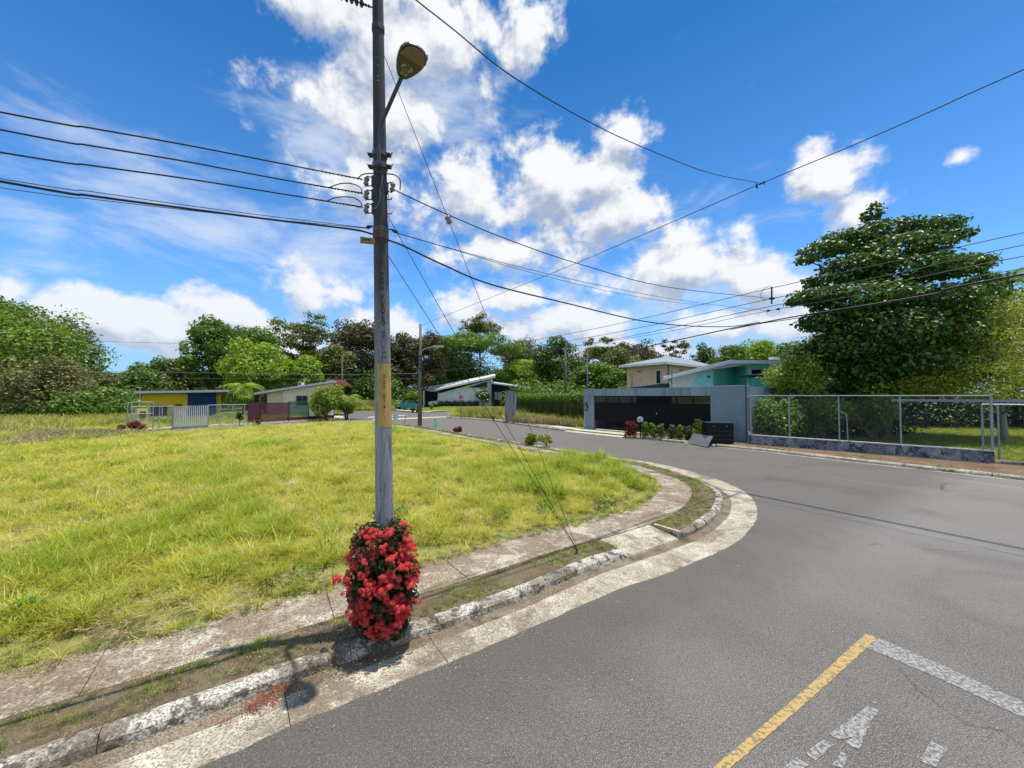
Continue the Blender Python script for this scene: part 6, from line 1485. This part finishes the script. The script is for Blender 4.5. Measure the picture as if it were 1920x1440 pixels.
o = stalks('stems', (ha.x, ha.y), (hb.x, hb.y), 2.0, 2600, leafmat('hedge_stem', G_((0, (.035, .05, .015)), (.5, (.10, .12, .03)), (1, (.26, .26, .09)))), None, 52, dep=.4, w=.03, lean=.06); 
Mi = wmat(hd).inverted(); o.parent = hd; o.matrix_parent_inverse = Mi; del o['label']
stalks('tall_grass', (-4.6, 43.5), (8.5, 33.5), 1.15, 2600, 'straw', 'tall yellowish grass in front of the hedge on the corner parcel', 53, dep=2.2, w=.04, lean=.5)
stalks('tall_grass', (-5.6, 45), (-.6, 38.6), 1.1, 1500, 'straw', 'clump of long grass beside the stop sign', 54, dep=1.3, w=.04, lean=.5)
stalks('dry_weeds', (.6, 33.9), (5.2, 29.2), .55, 4500, 'dryweed', 'dry brown weeds left of the grey wall', 55, dep=1.0, w=.03, lean=.6)
stalks('tall_grass', (0.5, 36), (6.5, 29.5), .8, 1400, 'straw', 'yellow-green grass left of the grey wall', 56, dep=1.5, w=.035, lean=.6)
stalks('dry_weeds', (-22, 19.5), (-44, 23), .34, 22000, 'dryweed', 'band of dry brown weeds at the left end of the lot', 57, dep=4.5, w=.022, lean=1.1, z0=.05)
stalks('tall_grass', (-28, 29), (-60, 40), .6, 5000, 'straw', 'light green field grass at far left', 58, dep=7.5, w=.04, lean=.6, z0=.05)
stalks('tall_grass', (-28, 66), (-21, 67), 1.6, 3000, 'straw', 'pale grass bank beyond the junction', 59, dep=2.5, w=.07, lean=.5)
stalks('tall_grass', (-31.5, 30), (-23.5, 35.5), .6, 5000, 'straw', 'unmown grass in the yard of the yellow house', 60, dep=2.2, w=.03, lean=.6)

# ---------- grass of the lot: tufts scattered with geometry nodes
def tuft(name, n, L, w, spread, curve, mat, seed, segs=4, rad=.06, Lv=.45):
    r = np.random.default_rng(seed); V = []; F = []
    for i in range(n):
        a = r.random() * 2 * np.pi; l = L * (1 - Lv + Lv * r.random()); el0 = 1.35 - spread * r.random(); b0 = np.array([np.cos(a * 3 + i), np.sin(a * 3 + i), 0]) * rad * r.random()
        dh = np.array([np.cos(a), np.sin(a), 0]); sd = np.array([-dh[1], dh[0], 0]); p = b0.copy(); el_ = el0; k0 = len(V)
        for s in range(segs + 1):
            wd = w * (1 - (s / segs) ** 1.6) * .5
            if s == segs: V.append(p.copy())
            else: V.append(p - sd * wd); V.append(p + sd * wd)
            p = p + (dh * np.cos(el_) + np.array([0, 0, 1]) * np.sin(el_)) * l / segs; el_ -= curve * (.6 + .8 * r.random())
        for s in range(segs - 1): F.append([k0 + 2 * s, k0 + 2 * s + 1, k0 + 2 * s + 3, k0 + 2 * s + 2])
        F.append([k0 + 2 * segs - 2, k0 + 2 * segs - 1, k0 + 2 * segs])
    me = bpy.data.meshes.new(name); me.from_pydata([tuple(v) for v in V], [], F); me.update(); me.materials.append(mat)
    return bpy.data.objects.new(name, me)
def grassmat(name, c0, c1, c2, tcol, trans=.4, base=None):
    m, b, p = newmat(name); g = b.n('ShaderNodeNewGeometry'); P = g.outputs['Position']; oi = b.n('ShaderNodeObjectInfo')
    n1 = b.noise(P, 1.1, 6, .65, .8); r1 = g.outputs['Random Per Island']
    c = b.ramp(b.m('ADD', b.m('MULTIPLY', r1, .75), b.m('MULTIPLY', b.m('SUBTRACT', n1, .40), 1.4)), [(0, c0), (.5, c1), (1, c2)])
    b.put(p.inputs['Base Color'], c); p.inputs['Roughness'].default_value = .5; p.inputs['Specular IOR Level'].default_value = .35
    tr = b.n('ShaderNodeBsdfTranslucent'); b.put(tr.inputs[0], b.mix(.5, c, tcol)); mx_ = b.n('ShaderNodeMixShader'); mx_.inputs[0].default_value = trans
    b.t.links.new(p.outputs[0], mx_.inputs[1]); b.t.links.new(tr.outputs[0], mx_.inputs[2]); b.t.links.new(mx_.outputs[0], b.t.nodes['Material Output'].inputs[0]); return m
MG_L = grassmat('grass_lime', (.28, .28, .02), (.52, .49, .05), (.80, .73, .26), (.85, .80, .08))
MG_G = grassmat('grass_green', (.13, .20, .012), (.28, .36, .025), (.48, .54, .06), (.6, .68, .04))
MG_S = grassmat('grass_straw_blades', (.42, .36, .15), (.60, .53, .26), (.74, .66, .42), (.6, .55, .25), .3)
MG_V = grassmat('verge_grass', (.06, .09, .015), (.12, .16, .025), (.22, .22, .07), (.25, .3, .04), .3)
TF = [tuft('tuft', 16, .42, .010, .8, .30, MG_L, 1), tuft('tuft', 16, .34, .009, .9, .38, MG_L, 2), tuft('tuft', 18, .48, .011, .7, .32, MG_G, 3), tuft('tuft', 14, .40, .008, 1.0, .34, MG_S, 4),
      tuft('tuft', 26, .10, .006, 1.1, .25, MG_V, 5, segs=2, rad=.07), tuft('tuft', 22, .14, .006, 1.1, .3, MG_G, 6, segs=2, rad=.08), tuft('tuft', 30, .82, .020, .7, .22, MG_G, 7, segs=5, rad=.12), tuft('tuft', 20, .055, .006, 1.2, .2, MG_S, 8, segs=2, rad=.09)]
def scatter(name, pts, kinds, scales, label):
    """one grass object: points carry kind, turn and size; the tufts are instanced on them"""
    pts = np.asarray(pts, np.float32); n = len(pts); me = bpy.data.meshes.new(name); me.vertices.add(n); me.vertices.foreach_set('co', pts.ravel())
    a = me.attributes.new('kindi', 'INT', 'POINT'); a.data.foreach_set('value', np.asarray(kinds, np.int32))
    a = me.attributes.new('sc', 'FLOAT_VECTOR', 'POINT'); a.data.foreach_set('vector', np.asarray(scales, np.float32).ravel())
    rot = np.c_[RNG.normal(size=n) * .12, RNG.normal(size=n) * .12, RNG.random(n) * 6.283].astype(np.float32)
    a = me.attributes.new('ro', 'FLOAT_VECTOR', 'POINT'); a.data.foreach_set('vector', rot.ravel())
    o = bpy.data.objects.new(name, me); COL.objects.link(o); o['kind'] = 'stuff'; o['label'] = label
    ng = bpy.data.node_groups.new('scatter', 'GeometryNodeTree'); ng.interface.new_socket('Geometry', in_out='INPUT', socket_type='NodeSocketGeometry'); ng.interface.new_socket('Geometry', in_out='OUTPUT', socket_type='NodeSocketGeometry')
    N = ng.nodes; gi = N.new('NodeGroupInput'); go = N.new('NodeGroupOutput'); g2i = N.new('GeometryNodeGeometryToInstance')
    inst = None
    m2p = N.new('GeometryNodeMeshToPoints'); ng.links.new(gi.outputs[0], m2p.inputs[0])
    iop = N.new('GeometryNodeInstanceOnPoints'); ng.links.new(m2p.outputs[0], iop.inputs['Points'])
    for s in TF[::-1]:
        oi = N.new('GeometryNodeObjectInfo'); oi.inputs[0].default_value = s; oi.inputs[1].default_value = True; ng.links.new(oi.outputs['Geometry'], g2i.inputs[0])
    ng.links.new(g2i.outputs[0], iop.inputs['Instance']); iop.inputs['Pick Instance'].default_value = True
    def att(nm, ty):
        q = N.new('GeometryNodeInputNamedAttribute'); q.data_type = ty; q.inputs[0].default_value = nm; return q.outputs[0]
    ng.links.new(att('kindi', 'INT'), iop.inputs['Instance Index']); ng.links.new(att('ro', 'FLOAT_VECTOR'), iop.inputs['Rotation']); ng.links.new(att('sc', 'FLOAT_VECTOR'), iop.inputs['Scale'])
    ng.links.new(iop.outputs[0], go.inputs[0]); md = o.modifiers.new('scatter', 'NODES'); md.node_group = ng
    return o
def inpoly(P, poly):
    poly = np.asarray(poly, float); x, y = P[:, 0], P[:, 1]; ins = np.zeros(len(P), bool); j = len(poly) - 1
    for i in range(len(poly)):
        xi, yi = poly[i]; xj, yj = poly[j]
        c_ = ((yi > y) != (yj > y)) & (x < (xj - xi) * (y - yi) / (yj - yi + 1e-12) + xi); ins ^= c_; j = i
    return ins
def vnoise(P, s, o=0): return np.array([noise.noise(Vector((x * s + o, y * s, o))) for x, y in P])
EDG = np.array([(p.x, p.y) for p in lot_edge])
def edist(P):
    out = np.empty(len(P))
    for i in range(0, len(P), 4000): out[i:i + 4000] = np.sqrt(((P[i:i + 4000, None, :] - EDG[None]) ** 2).sum(2)).min(1)
    return out
def polar(n, r0, r1, a0=-64, a1=64):
    r = r0 * (r1 / r0) ** RNG.random(n); a = np.radians(a0 + (a1 - a0) * RNG.random(n)); return np.c_[r * np.sin(a), r * np.cos(a)]
P_ = polar(190000, 2.6, 42); P_ = P_[inpoly(P_, LOT)]
rr_ = np.hypot(P_[:, 0], P_[:, 1]); ed = edist(P_); nz = vnoise(P_, .8, 3); nz2 = vnoise(P_, .22, 9)
cl0 = vnoise(P_, 2.6, 12)
keep = (ed > .10) & ~((nz > .30) & (RNG.random(len(P_)) < .55)) & ~((cl0 < -.22) & (RNG.random(len(P_)) < .8)) & (RNG.random(len(P_)) < .8) & ((ed > .55) | (RNG.random(len(P_)) < .55)) & (RNG.random(len(P_)) < np.clip((rr_ / 9.0), .62, 1))
P_, rr_, ed, nz, nz2 = P_[keep], rr_[keep], ed[keep], nz[keep], nz2[keep]
n = len(P_); u_ = RNG.random(n)
kd = np.where(u_ < .42, 0, np.where(u_ < .72, 1, np.where(u_ < .79, 2, 3)))
kd = np.where((nz2 > .34) & (u_ > .5), 2, kd); kd = np.where((nz < -.28) & (u_ > .45), 3, kd)
short = (ed < .42 + .5 * vnoise(P_, 1.1, 5)) ; kd = np.where(short, np.where(u_ < .55, 4, np.where(u_ < .8, 5, 7)), kd)
sc = (.46 + .46 * RNG.random(n)) * np.clip(.72 + ed * .22, .7, 1.0) * (1 + .10 * nz)
clump = vnoise(P_, 2.6, 12); sc *= 1 + .62 * clump; big = RNG.random(n) < .035; sc[big] *= 1.5; kd = np.where(big & ~short & (clump > .0) & (RNG.random(n) < .5), 6, kd)
wide = np.clip(rr_ / 10, 1, 2.4)
S_ = np.c_[sc * wide, sc * wide, sc * np.clip(wide, 1, 1.15)]; S_[kd == 6] *= .55
S_[short] = np.c_[sc * wide, sc * wide, sc][short] * 1.0
scatter('grass', np.c_[P_, np.full(n, .065)], kd, S_, 'lime green unmown grass covering the vacant lot')
SPL = []
for i in range(len(NEAR)):
    if -3 < NS[i] < 30:
        for k in range(7):
            d0_ = .16 * RNG.random() ** 1.5 * (1 + 1.4 * max(0, noise.noise(Vector((NS[i] * 1.3, 4, 0))))); q = NEAR[i] + NN[i] * (oE(NS[i]) - d0_); SPL.append((q.x + RNG.normal() * .03, q.y + RNG.normal() * .03))
SPL = np.array(SPL); n = len(SPL); u_ = RNG.random(n); sc = (.45 + .5 * RNG.random(n))
scatter('edge_grass', np.c_[SPL, np.full(n, .085)], np.where(u_ < .5, 4, np.where(u_ < .72, 5, np.where(u_ < .8, 1, 7))), np.repeat(sc[:, None], 3, 1), 'creeping short grass spilling over the inner edge of the sidewalk')
# tall bright clumps near the bend
T_ = []; r_ = np.random.default_rng(5)
for px, py, s in [(1000, 925, 1.0), (1030, 905, .95), (1060, 880, 1.0), (1100, 872, .95), (1140, 880, .9), (1160, 895, .8), (1085, 890, .9), (1120, 900, .8), (980, 900, .8), (1045, 935, .85), (960, 870, .7), (1010, 870, .8), (1070, 858, .8), (1130, 862, .8), (1175, 905, .6), (1190, 915, .55), (940, 930, .5), (880, 850, .5),
                  (30, 975, .75), (90, 985, .7), (530, 1010, .6), (560, 1100, .55), (150, 1150, .7), (450, 1065, .7), (250, 840, .8), (170, 835, .7), (10, 905, .8), (60, 1180, .5), (250, 1165, .5), (370, 1120, .55), (320, 1090, .6), (580, 1060, .5)]:
    g_ = GR(px, py, .07)
    for k in range(9 if px > 850 else 3): T_.append((g_[0] + r_.normal() * .18, g_[1] + r_.normal() * .18, .065, (1.45 if px > 850 else 1.05) * s * (.7 + .4 * r_.random())))
T_ = np.array(T_); scatter('tall_grass', T_[:, :3], np.full(len(T_), 6), np.repeat(T_[:, 3:4] * .8, 3, 1), 'taller broad-bladed grass clumps at the bend and in the lot')
# verge grass, patchy
VP = [];
for i in range(0, len(NEAR)):
    s = NS[i]
    if s < -3 or s > 39: continue
    dens = 52 if s < 12 else 18
    for k in range(dens):
        if DR0 - .05 < s < DR1 + .05: continue
        o_ = oC(s) + .03 + (oD(s) - oC(s) - .05) * RNG.random(); q = NEAR[i] + NN[i] * o_; VP.append((q.x + RNG.normal() * .05, q.y + RNG.normal() * .05))
VP = np.array(VP); nz = vnoise(VP, 1.9, 21); nz3 = vnoise(VP, 6, 2); kp = (nz + .5 * nz3 + .24 > RNG.random(len(VP)) * .5 - .08) & (RNG.random(len(VP)) < .8)
VP = VP[kp]; n = len(VP); u_ = RNG.random(n); sc = .3 + .35 * RNG.random(n); sc *= np.clip(np.hypot(VP[:, 0], VP[:, 1]) / 9, 1, 2.2)
scatter('verge_grass', np.c_[VP, np.full(n, .078)], np.where(u_ < .6, 4, np.where(u_ < .78, 5, 7)), np.repeat(sc[:, None], 3, 1), 'short patchy grass of the strip between kerb and sidewalk')
# lawn behind the fence, far verge tufts
LP = RNG.random((26000, 2)) * np.array([26, 24]) + np.array([11, 10]); d_ = np.array([(Vector((x, y, 0)) - FA).dot(FF.v) for x, y in LP]); LP = LP[(d_ > .35) & (LP[:, 0] / LP[:, 1] < 1.7)]
n = len(LP); scatter('lawn_grass', np.c_[LP, np.full(n, .085)], np.where(RNG.random(n) < .5, 5, 4), np.repeat((.9 + .8 * RNG.random(n))[:, None], 3, 1), 'mown lawn behind the chain-link fence')
FPt = []
for i in range(len(FAR)):
    if FS[i] > sG - .3: continue
    for k in range(16): o_ = .45 + .9 * RNG.random() ** 1.6; q = FAR[i] + FN[i] * o_; FPt.append((q.x, q.y))
FPt = np.array(FPt); nz = vnoise(FPt, 1.1, 31); FPt = FPt[nz > .02]; n = len(FPt)
scatter('verge_grass', np.c_[FPt, np.full(n, .10)], np.where(RNG.random(n) < .5, 4, 7), np.repeat((.5 + .7 * RNG.random(n))[:, None], 3, 1), 'thin grass on the brown strip behind the far kerb')
def field(name, poly, n, smin, smax, kinds, label, z=.07, sz=1.0):
    A = np.array(poly, float); lo, hi = A.min(0), A.max(0); Q = lo + RNG.random((n, 2)) * (hi - lo); Q = Q[inpoly(Q, poly)]; n = len(Q)
    c0 = vnoise(Q, .5, 4); s = (smin + (smax - smin) * RNG.random(n)) * (1 + .5 * c0); kd = RNG.choice(kinds, n)
    scatter(name, np.c_[Q, np.full(n, z)], kd, np.c_[s, s, s * sz], label)
field('field_grass', [(-24.5, 19), (-27.5, 22), (-26, 26), (-33, 31), (-36, 44), (-80, 55), (-80, 14), (-28, 12)], 26000, 1.2, 2.2, [0, 0, 1, 1, 3, 2], 'lime green rough grass of the field at far left', sz=.75)
field('tall_grass', [(-7, 43), (-4.5, 40.8), (-1.2, 37.8), (1.5, 33.5), (4.6, 28.5), (9, 30), (7.5, 36), (1, 43), (-3, 48), (-6.6, 47)], 7000, 1.6, 2.9, [0, 1, 3, 3, 2], 'long dry-tipped grass covering the corner parcel', z=.09)
field('tall_grass', [(-32, 64), (-20, 62.8), (-20, 70), (-34, 72)], 2500, 2.2, 3.6, [0, 1, 3, 2], 'grass bank beyond the junction')
field('yard_grass', [(-25.2, 27), (-20, 37), (-23, 42), (-34, 34), (-33, 29)], 4500, 1.0, 1.9, [0, 1, 2, 2], 'unmown green grass inside the fence of the yellow house')
LW = RNG.random((9000, 2)) * np.array([24, 18]) + np.array([-14, 60]); n = len(LW)
scatter('lawn_grass', np.c_[LW, np.full(n, .06)], np.full(n, 5), np.repeat((1.6 + 1.2 * RNG.random(n))[:, None], 3, 1), 'lawn in front of the white house')

def litter(px, py, sx, sy, n, h, L, W_, mat, name, label, seed, h_ang=None):
    r = np.random.default_rng(seed); V = []; F = []
    for k in range(n):
        g_ = GR(px + r.normal() * sx, py + r.normal() * sy, h); a = r.random() * 6.28; l = L * (.5 + r.random()); d = np.array([np.cos(a), np.sin(a)]); s = np.array([-d[1], d[0]]); z = h + r.random() * .012
        c_ = np.array(g_[:2]); i = len(V)
        V += [(*(c_ - d * l / 2), z), (*(c_ + s * W_ / 2), z + .004 * r.random()), (*(c_ + d * l / 2), z + .006 * r.random()), (*(c_ - s * W_ / 2), z)]; F.append([i, i + 1, i + 2, i + 3])
    o = link_mesh(name, V, F, mat, None); o['kind'] = 'stuff'; o['label'] = label
M_RL = leafmat('fallen_red', G_((0, (.15, .03, .015)), (.5, (.28, .06, .03)), (1, (.38, .14, .08))), trans=.1, tcol=(.4, .1, .05))
M_BL = leafmat('fallen_straw', G_((0, (.20, .13, .07)), (.5, (.42, .29, .15)), (1, (.60, .48, .30))), trans=.1, tcol=(.4, .3, .2))
# broad-leaved weeds, dry stalks and bare brown scrapes in the lot
LM['weed'] = leafmat('broadleaf_weed', G_((0, (.06, .13, .02)), (.6, (.12, .22, .03)), (1, (.22, .30, .07))), tcol=(.3, .45, .05))
wc = []
for k in range(150):
    a_ = polar(1, 3.2, 26)[0]
    if inpoly(a_[None], LOT)[0] and edist(a_[None])[0] > .25: s_ = RNG.uniform(.07, .2); wc.append((a_[0], a_[1], .09 + s_ * .6, s_, s_, s_ * .7))
V, F = leaves_on(wc, len(wc) * 46, .055, asp=.6, up=.7, seed=77, hexleaf=True); o = link_mesh('weeds', V, F, LM['weed'], None); o['kind'] = 'stuff'; o['label'] = 'low broad-leaved weeds scattered through the lot grass'
for k, (px, py, sx) in enumerate([(620, 890, 60), (870, 905, 30), (1010, 945, 30), (470, 1080, 60), (230, 1180, 60), (100, 860, 120), (430, 870, 60), (560, 1085, 40), (330, 1000, 50)]):
    litter(px, py, sx, sx * .22, 260, .13, .10, .006, M_BL, 'dry_thatch', 'dead straw-coloured blades lying in the lot grass', 200 + k)

# ---------- red-flowered bush at the pole foot
Yb = 3.72
M_IX = leafmat('ixora_leaf', G_((0, (.007, .018, .005)), (.6, (.018, .042, .010)), (1, (.07, .12, .025))), trans=.2, rough=.45, spec=.4, tcol=(.1, .2, .02))
m, b, p = newmat('red_petals'); g = b.n('ShaderNodeNewGeometry'); c = b.ramp(g.outputs['Random Per Island'], [(0, (.40, .004, .008)), (.45, (.72, .016, .022)), (.78, (.90, .09, .08)), (1, (.95, .40, .30))])
b.put(p.inputs['Base Color'], c); p.inputs['Roughness'].default_value = .5
tr = b.n('ShaderNodeBsdfTranslucent'); tr.inputs[0].default_value = (.85, .06, .05, 1); mx_ = b.n('ShaderNodeMixShader'); mx_.inputs[0].default_value = .3
b.t.links.new(p.outputs[0], mx_.inputs[1]); b.t.links.new(tr.outputs[0], mx_.inputs[2]); b.t.links.new(mx_.outputs[0], b.t.nodes['Material Output'].inputs[0]); M_PETAL = m
bb = Vector(GR(716, 1158, .08)); bc = Vector((pole_c(1).x + .015, PY0 - .10, 0))
ib = thing('flower_bush', 'rounded dark bush covered in red flower clusters around the foot of the concrete pole', 'bush', (bc.x, bc.y, .08))
HB = PX(717, 985, Yb).z; prof_b = [(.08, .10), (.2, .19), (.4, .265), (.6, .31), (.8, .315), (.95, .28), (HB, .18)]
def bush_r(z): return interp(prof_b, z)
cl = []; r_ = random.Random(8)
for k in range(80):
    z = r_.uniform(.16, HB - .06); a_ = r_.uniform(0, 6.283); rr2 = bush_r(z) * r_.uniform(.5, .86)
    cl.append((bc.x + math.cos(a_) * rr2, bc.y + math.sin(a_) * rr2 * .85, z, .10, .10, .09))
V, F = leaves_on(cl, 16000, .045, asp=.42, up=.3, seed=5, hexleaf=True, shell=(.2, 1.15)); link_mesh('foliage', V, F, M_IX, ib, kind='stuff')
mb = MB()
for k in range(16):
    q = r_.choice(cl); mb.tube([(bc.x + r_.uniform(-.08, .08), bc.y + r_.uniform(-.08, .08), .05), (bc.x + (q[0] - bc.x) * .5, bc.y + (q[1] - bc.y) * .5, q[2] * .5), q[:3]], [.010, .008, .004], 5)
mb.build('stem', M_BARK, ib)
tips = MB()
for k in range(26):   # upright shoots
    a_ = r_.uniform(0, 6.28); rr2 = bush_r(HB - .15) * r_.uniform(.3, 1.0); z = HB - r_.uniform(.02, .22); q = Vector((bc.x + math.cos(a_) * rr2, bc.y + math.sin(a_) * rr2, z))
    for j in range(5):
        s = q + Vector((0, 0, .018 * j)); an = j * 2.2; dv2 = Vector((math.cos(an), math.sin(an), .9)) * .032; sd = Vector((-math.sin(an), math.cos(an), 0)) * .009
        tips.face([s, s + dv2 * .5 + sd, s + dv2, s + dv2 * .5 - sd])
tips.build('shoots', M_IX, ib, kind='stuff')
def floret_mesh(seed):
    r = random.Random(seed); V = []; F = []
    for k in range(44):
        ph = math.acos(1 - 1.25 * (k + .5) / 44); th = k * 2.39996; d = Vector((math.sin(ph) * math.cos(th), math.sin(ph) * math.sin(th), math.cos(ph)))
        c_ = d * .031 * r.uniform(.78, 1.16); a1_ = d.orthogonal().normalized(); a2_ = d.cross(a1_); rot = r.uniform(0, 1.57)
        for j in range(4):
            an = rot + j * math.pi / 2; e = a1_ * math.cos(an) + a2_ * math.sin(an); s_ = d.cross(e)
            i0_ = len(V); V += [c_, c_ + e * .0055 + s_ * .0036 + d * .0035, c_ + e * .0115 - d * .0015, c_ + e * .0055 - s_ * .0036 + d * .0035]; F.append([i0_, i0_ + 1, i0_ + 2, i0_ + 3])
    for k in range(6):   # little core so the ball is closed
        pass
    bm = bmesh.new(); bmesh.ops.create_icosphere(bm, subdivisions=2, radius=.019)
    o_ = len(V); V += [v.co + Vector((0, 0, .002)) for v in bm.verts]; F += [[o_ + v.index for v in f.verts] for f in bm.faces]; bm.free()
    me = bpy.data.meshes.new('flower_cluster'); me.from_pydata([tuple(v) for v in V], [], F); me.update(); me.materials.append(M_PETAL); return me
FM = [floret_mesh(s) for s in range(4)]
def joined(seed, k):
    r = random.Random(seed); V = []; F = []
    for j in range(k):
        src = FM[r.randrange(4)]; s = r.uniform(.6, 1.0); off = Vector((math.cos(j * 2.1 + seed), math.sin(j * 2.1 + seed), 0)) * (.036 if j else .0) * r.uniform(.9, 1.5) + Vector((0, 0, r.uniform(-.02, .015)))
        o0 = len(V); V += [tuple(v.co * s + off) for v in src.vertices]; F += [[o0 + q for q in f.vertices] for f in src.polygons]
    me = bpy.data.meshes.new('flower_cluster'); me.from_pydata(V, [], F); me.update(); me.materials.append(M_PETAL); return me
FM = FM[:2] + [joined(s, 2 + s % 3) for s in range(6)]
cnt = 0; tries = 0; placed = []
while cnt < 290 and tries < 14000:
    tries += 1
    z = r_.uniform(.20, HB) ; a_ = r_.uniform(0, 6.283) if r_.random() < .3 else r_.gauss(-1.35, .95)
    dens = .12 + .88 * (noise.noise(Vector((math.cos(a_) * 3.2, math.sin(a_) * 3.2, z * 6.5))) > -.03)
    if z < .35: dens *= .55
    if r_.random() > dens: continue
    rr2 = bush_r(z) * (r_.uniform(.90, 1.10) if r_.random() < .9 else r_.uniform(1.1, 1.38)); q = Vector((bc.x + math.cos(a_) * rr2, bc.y + math.sin(a_) * rr2 * .88, z))
    if any((q - s).length < .030 for s in placed): continue
    placed.append(q); o = bpy.data.objects.new('flower_cluster', r_.choice(FM)); COL.objects.link(o); o.parent = ib
    o.location = q - Vector(ib.location); out_ = Vector((math.cos(a_), math.sin(a_), .9)).normalized(); o.rotation_euler = out_.to_track_quat('Z', 'Y').to_euler(); sk = r_.uniform(.55, .95); o.scale = (sk, sk, sk * .8); cnt += 1
# fallen petals and leaf litter in the gutter
V = []; F = []
for (x, y, sx, sy, n) in ((500, 1312, 15, 9, 300), (530, 1290, 12, 6, 180), (475, 1330, 10, 6, 130)): litter(x, y, sx, sy, n, .0, .022, .006, M_RL, 'petal_litter', 'drift of fallen red petals in the gutter left of the lamp shadow', x)
litter(685, 1235, 14, 4, 200, -.0, .018, .006, M_RL, 'petal_litter', 'fallen red petals in the gutter under the flower bush', 7); litter(780, 1198, 18, 4, 130, .0, .018, .006, M_RL, 'petal_litter', 'thin line of fallen red petals right of the flower bush', 8)
litter(425, 1355, 18, 6, 60, .0, .02, .006, M_RL, 'petal_litter', 'few fallen petals farther left in the gutter', 17)
litter(635, 1265, 22, 6, 110, .0, .05, .004, M_BL, 'straw_litter', 'dry grass blades in the gutter', 9); litter(1050, 1105, 20, 5, 80, -.0, .05, .004, M_BL, 'straw_litter', 'dry blades in the gutter below the guy anchor', 10)
litter(640, 1185, 60, 14, 700, .085, .02, .006, M_BL, 'leaf_litter', 'brown litter on the soil strip beside the bush', 11)
litter(1240, 1330, 420, 90, 40, .006, .018, .006, M_BL, 'leaf_litter', 'bits of dry leaf scattered on the asphalt', 12)
litter(1300, 1000, 300, 40, 60, .006, .03, .01, M_BL, 'leaf_litter', 'bits of dry leaf on the asphalt farther off', 13)
for q_, (lx_, ly_) in enumerate([(560, 1362), (700, 1302), (840, 1248), (980, 1190), (1120, 1128), (1240, 1085)]): litter(lx_, ly_, 34, 4, 30, .004, .016, .005, M_BL, 'leaf_litter', 'grit and dry bits along the asphalt edge', 15 + q_)
litter(400, 1240, 300, 30, 500, .105, .018, .006, M_BL, 'leaf_litter', 'small debris on the left sidewalk', 14)
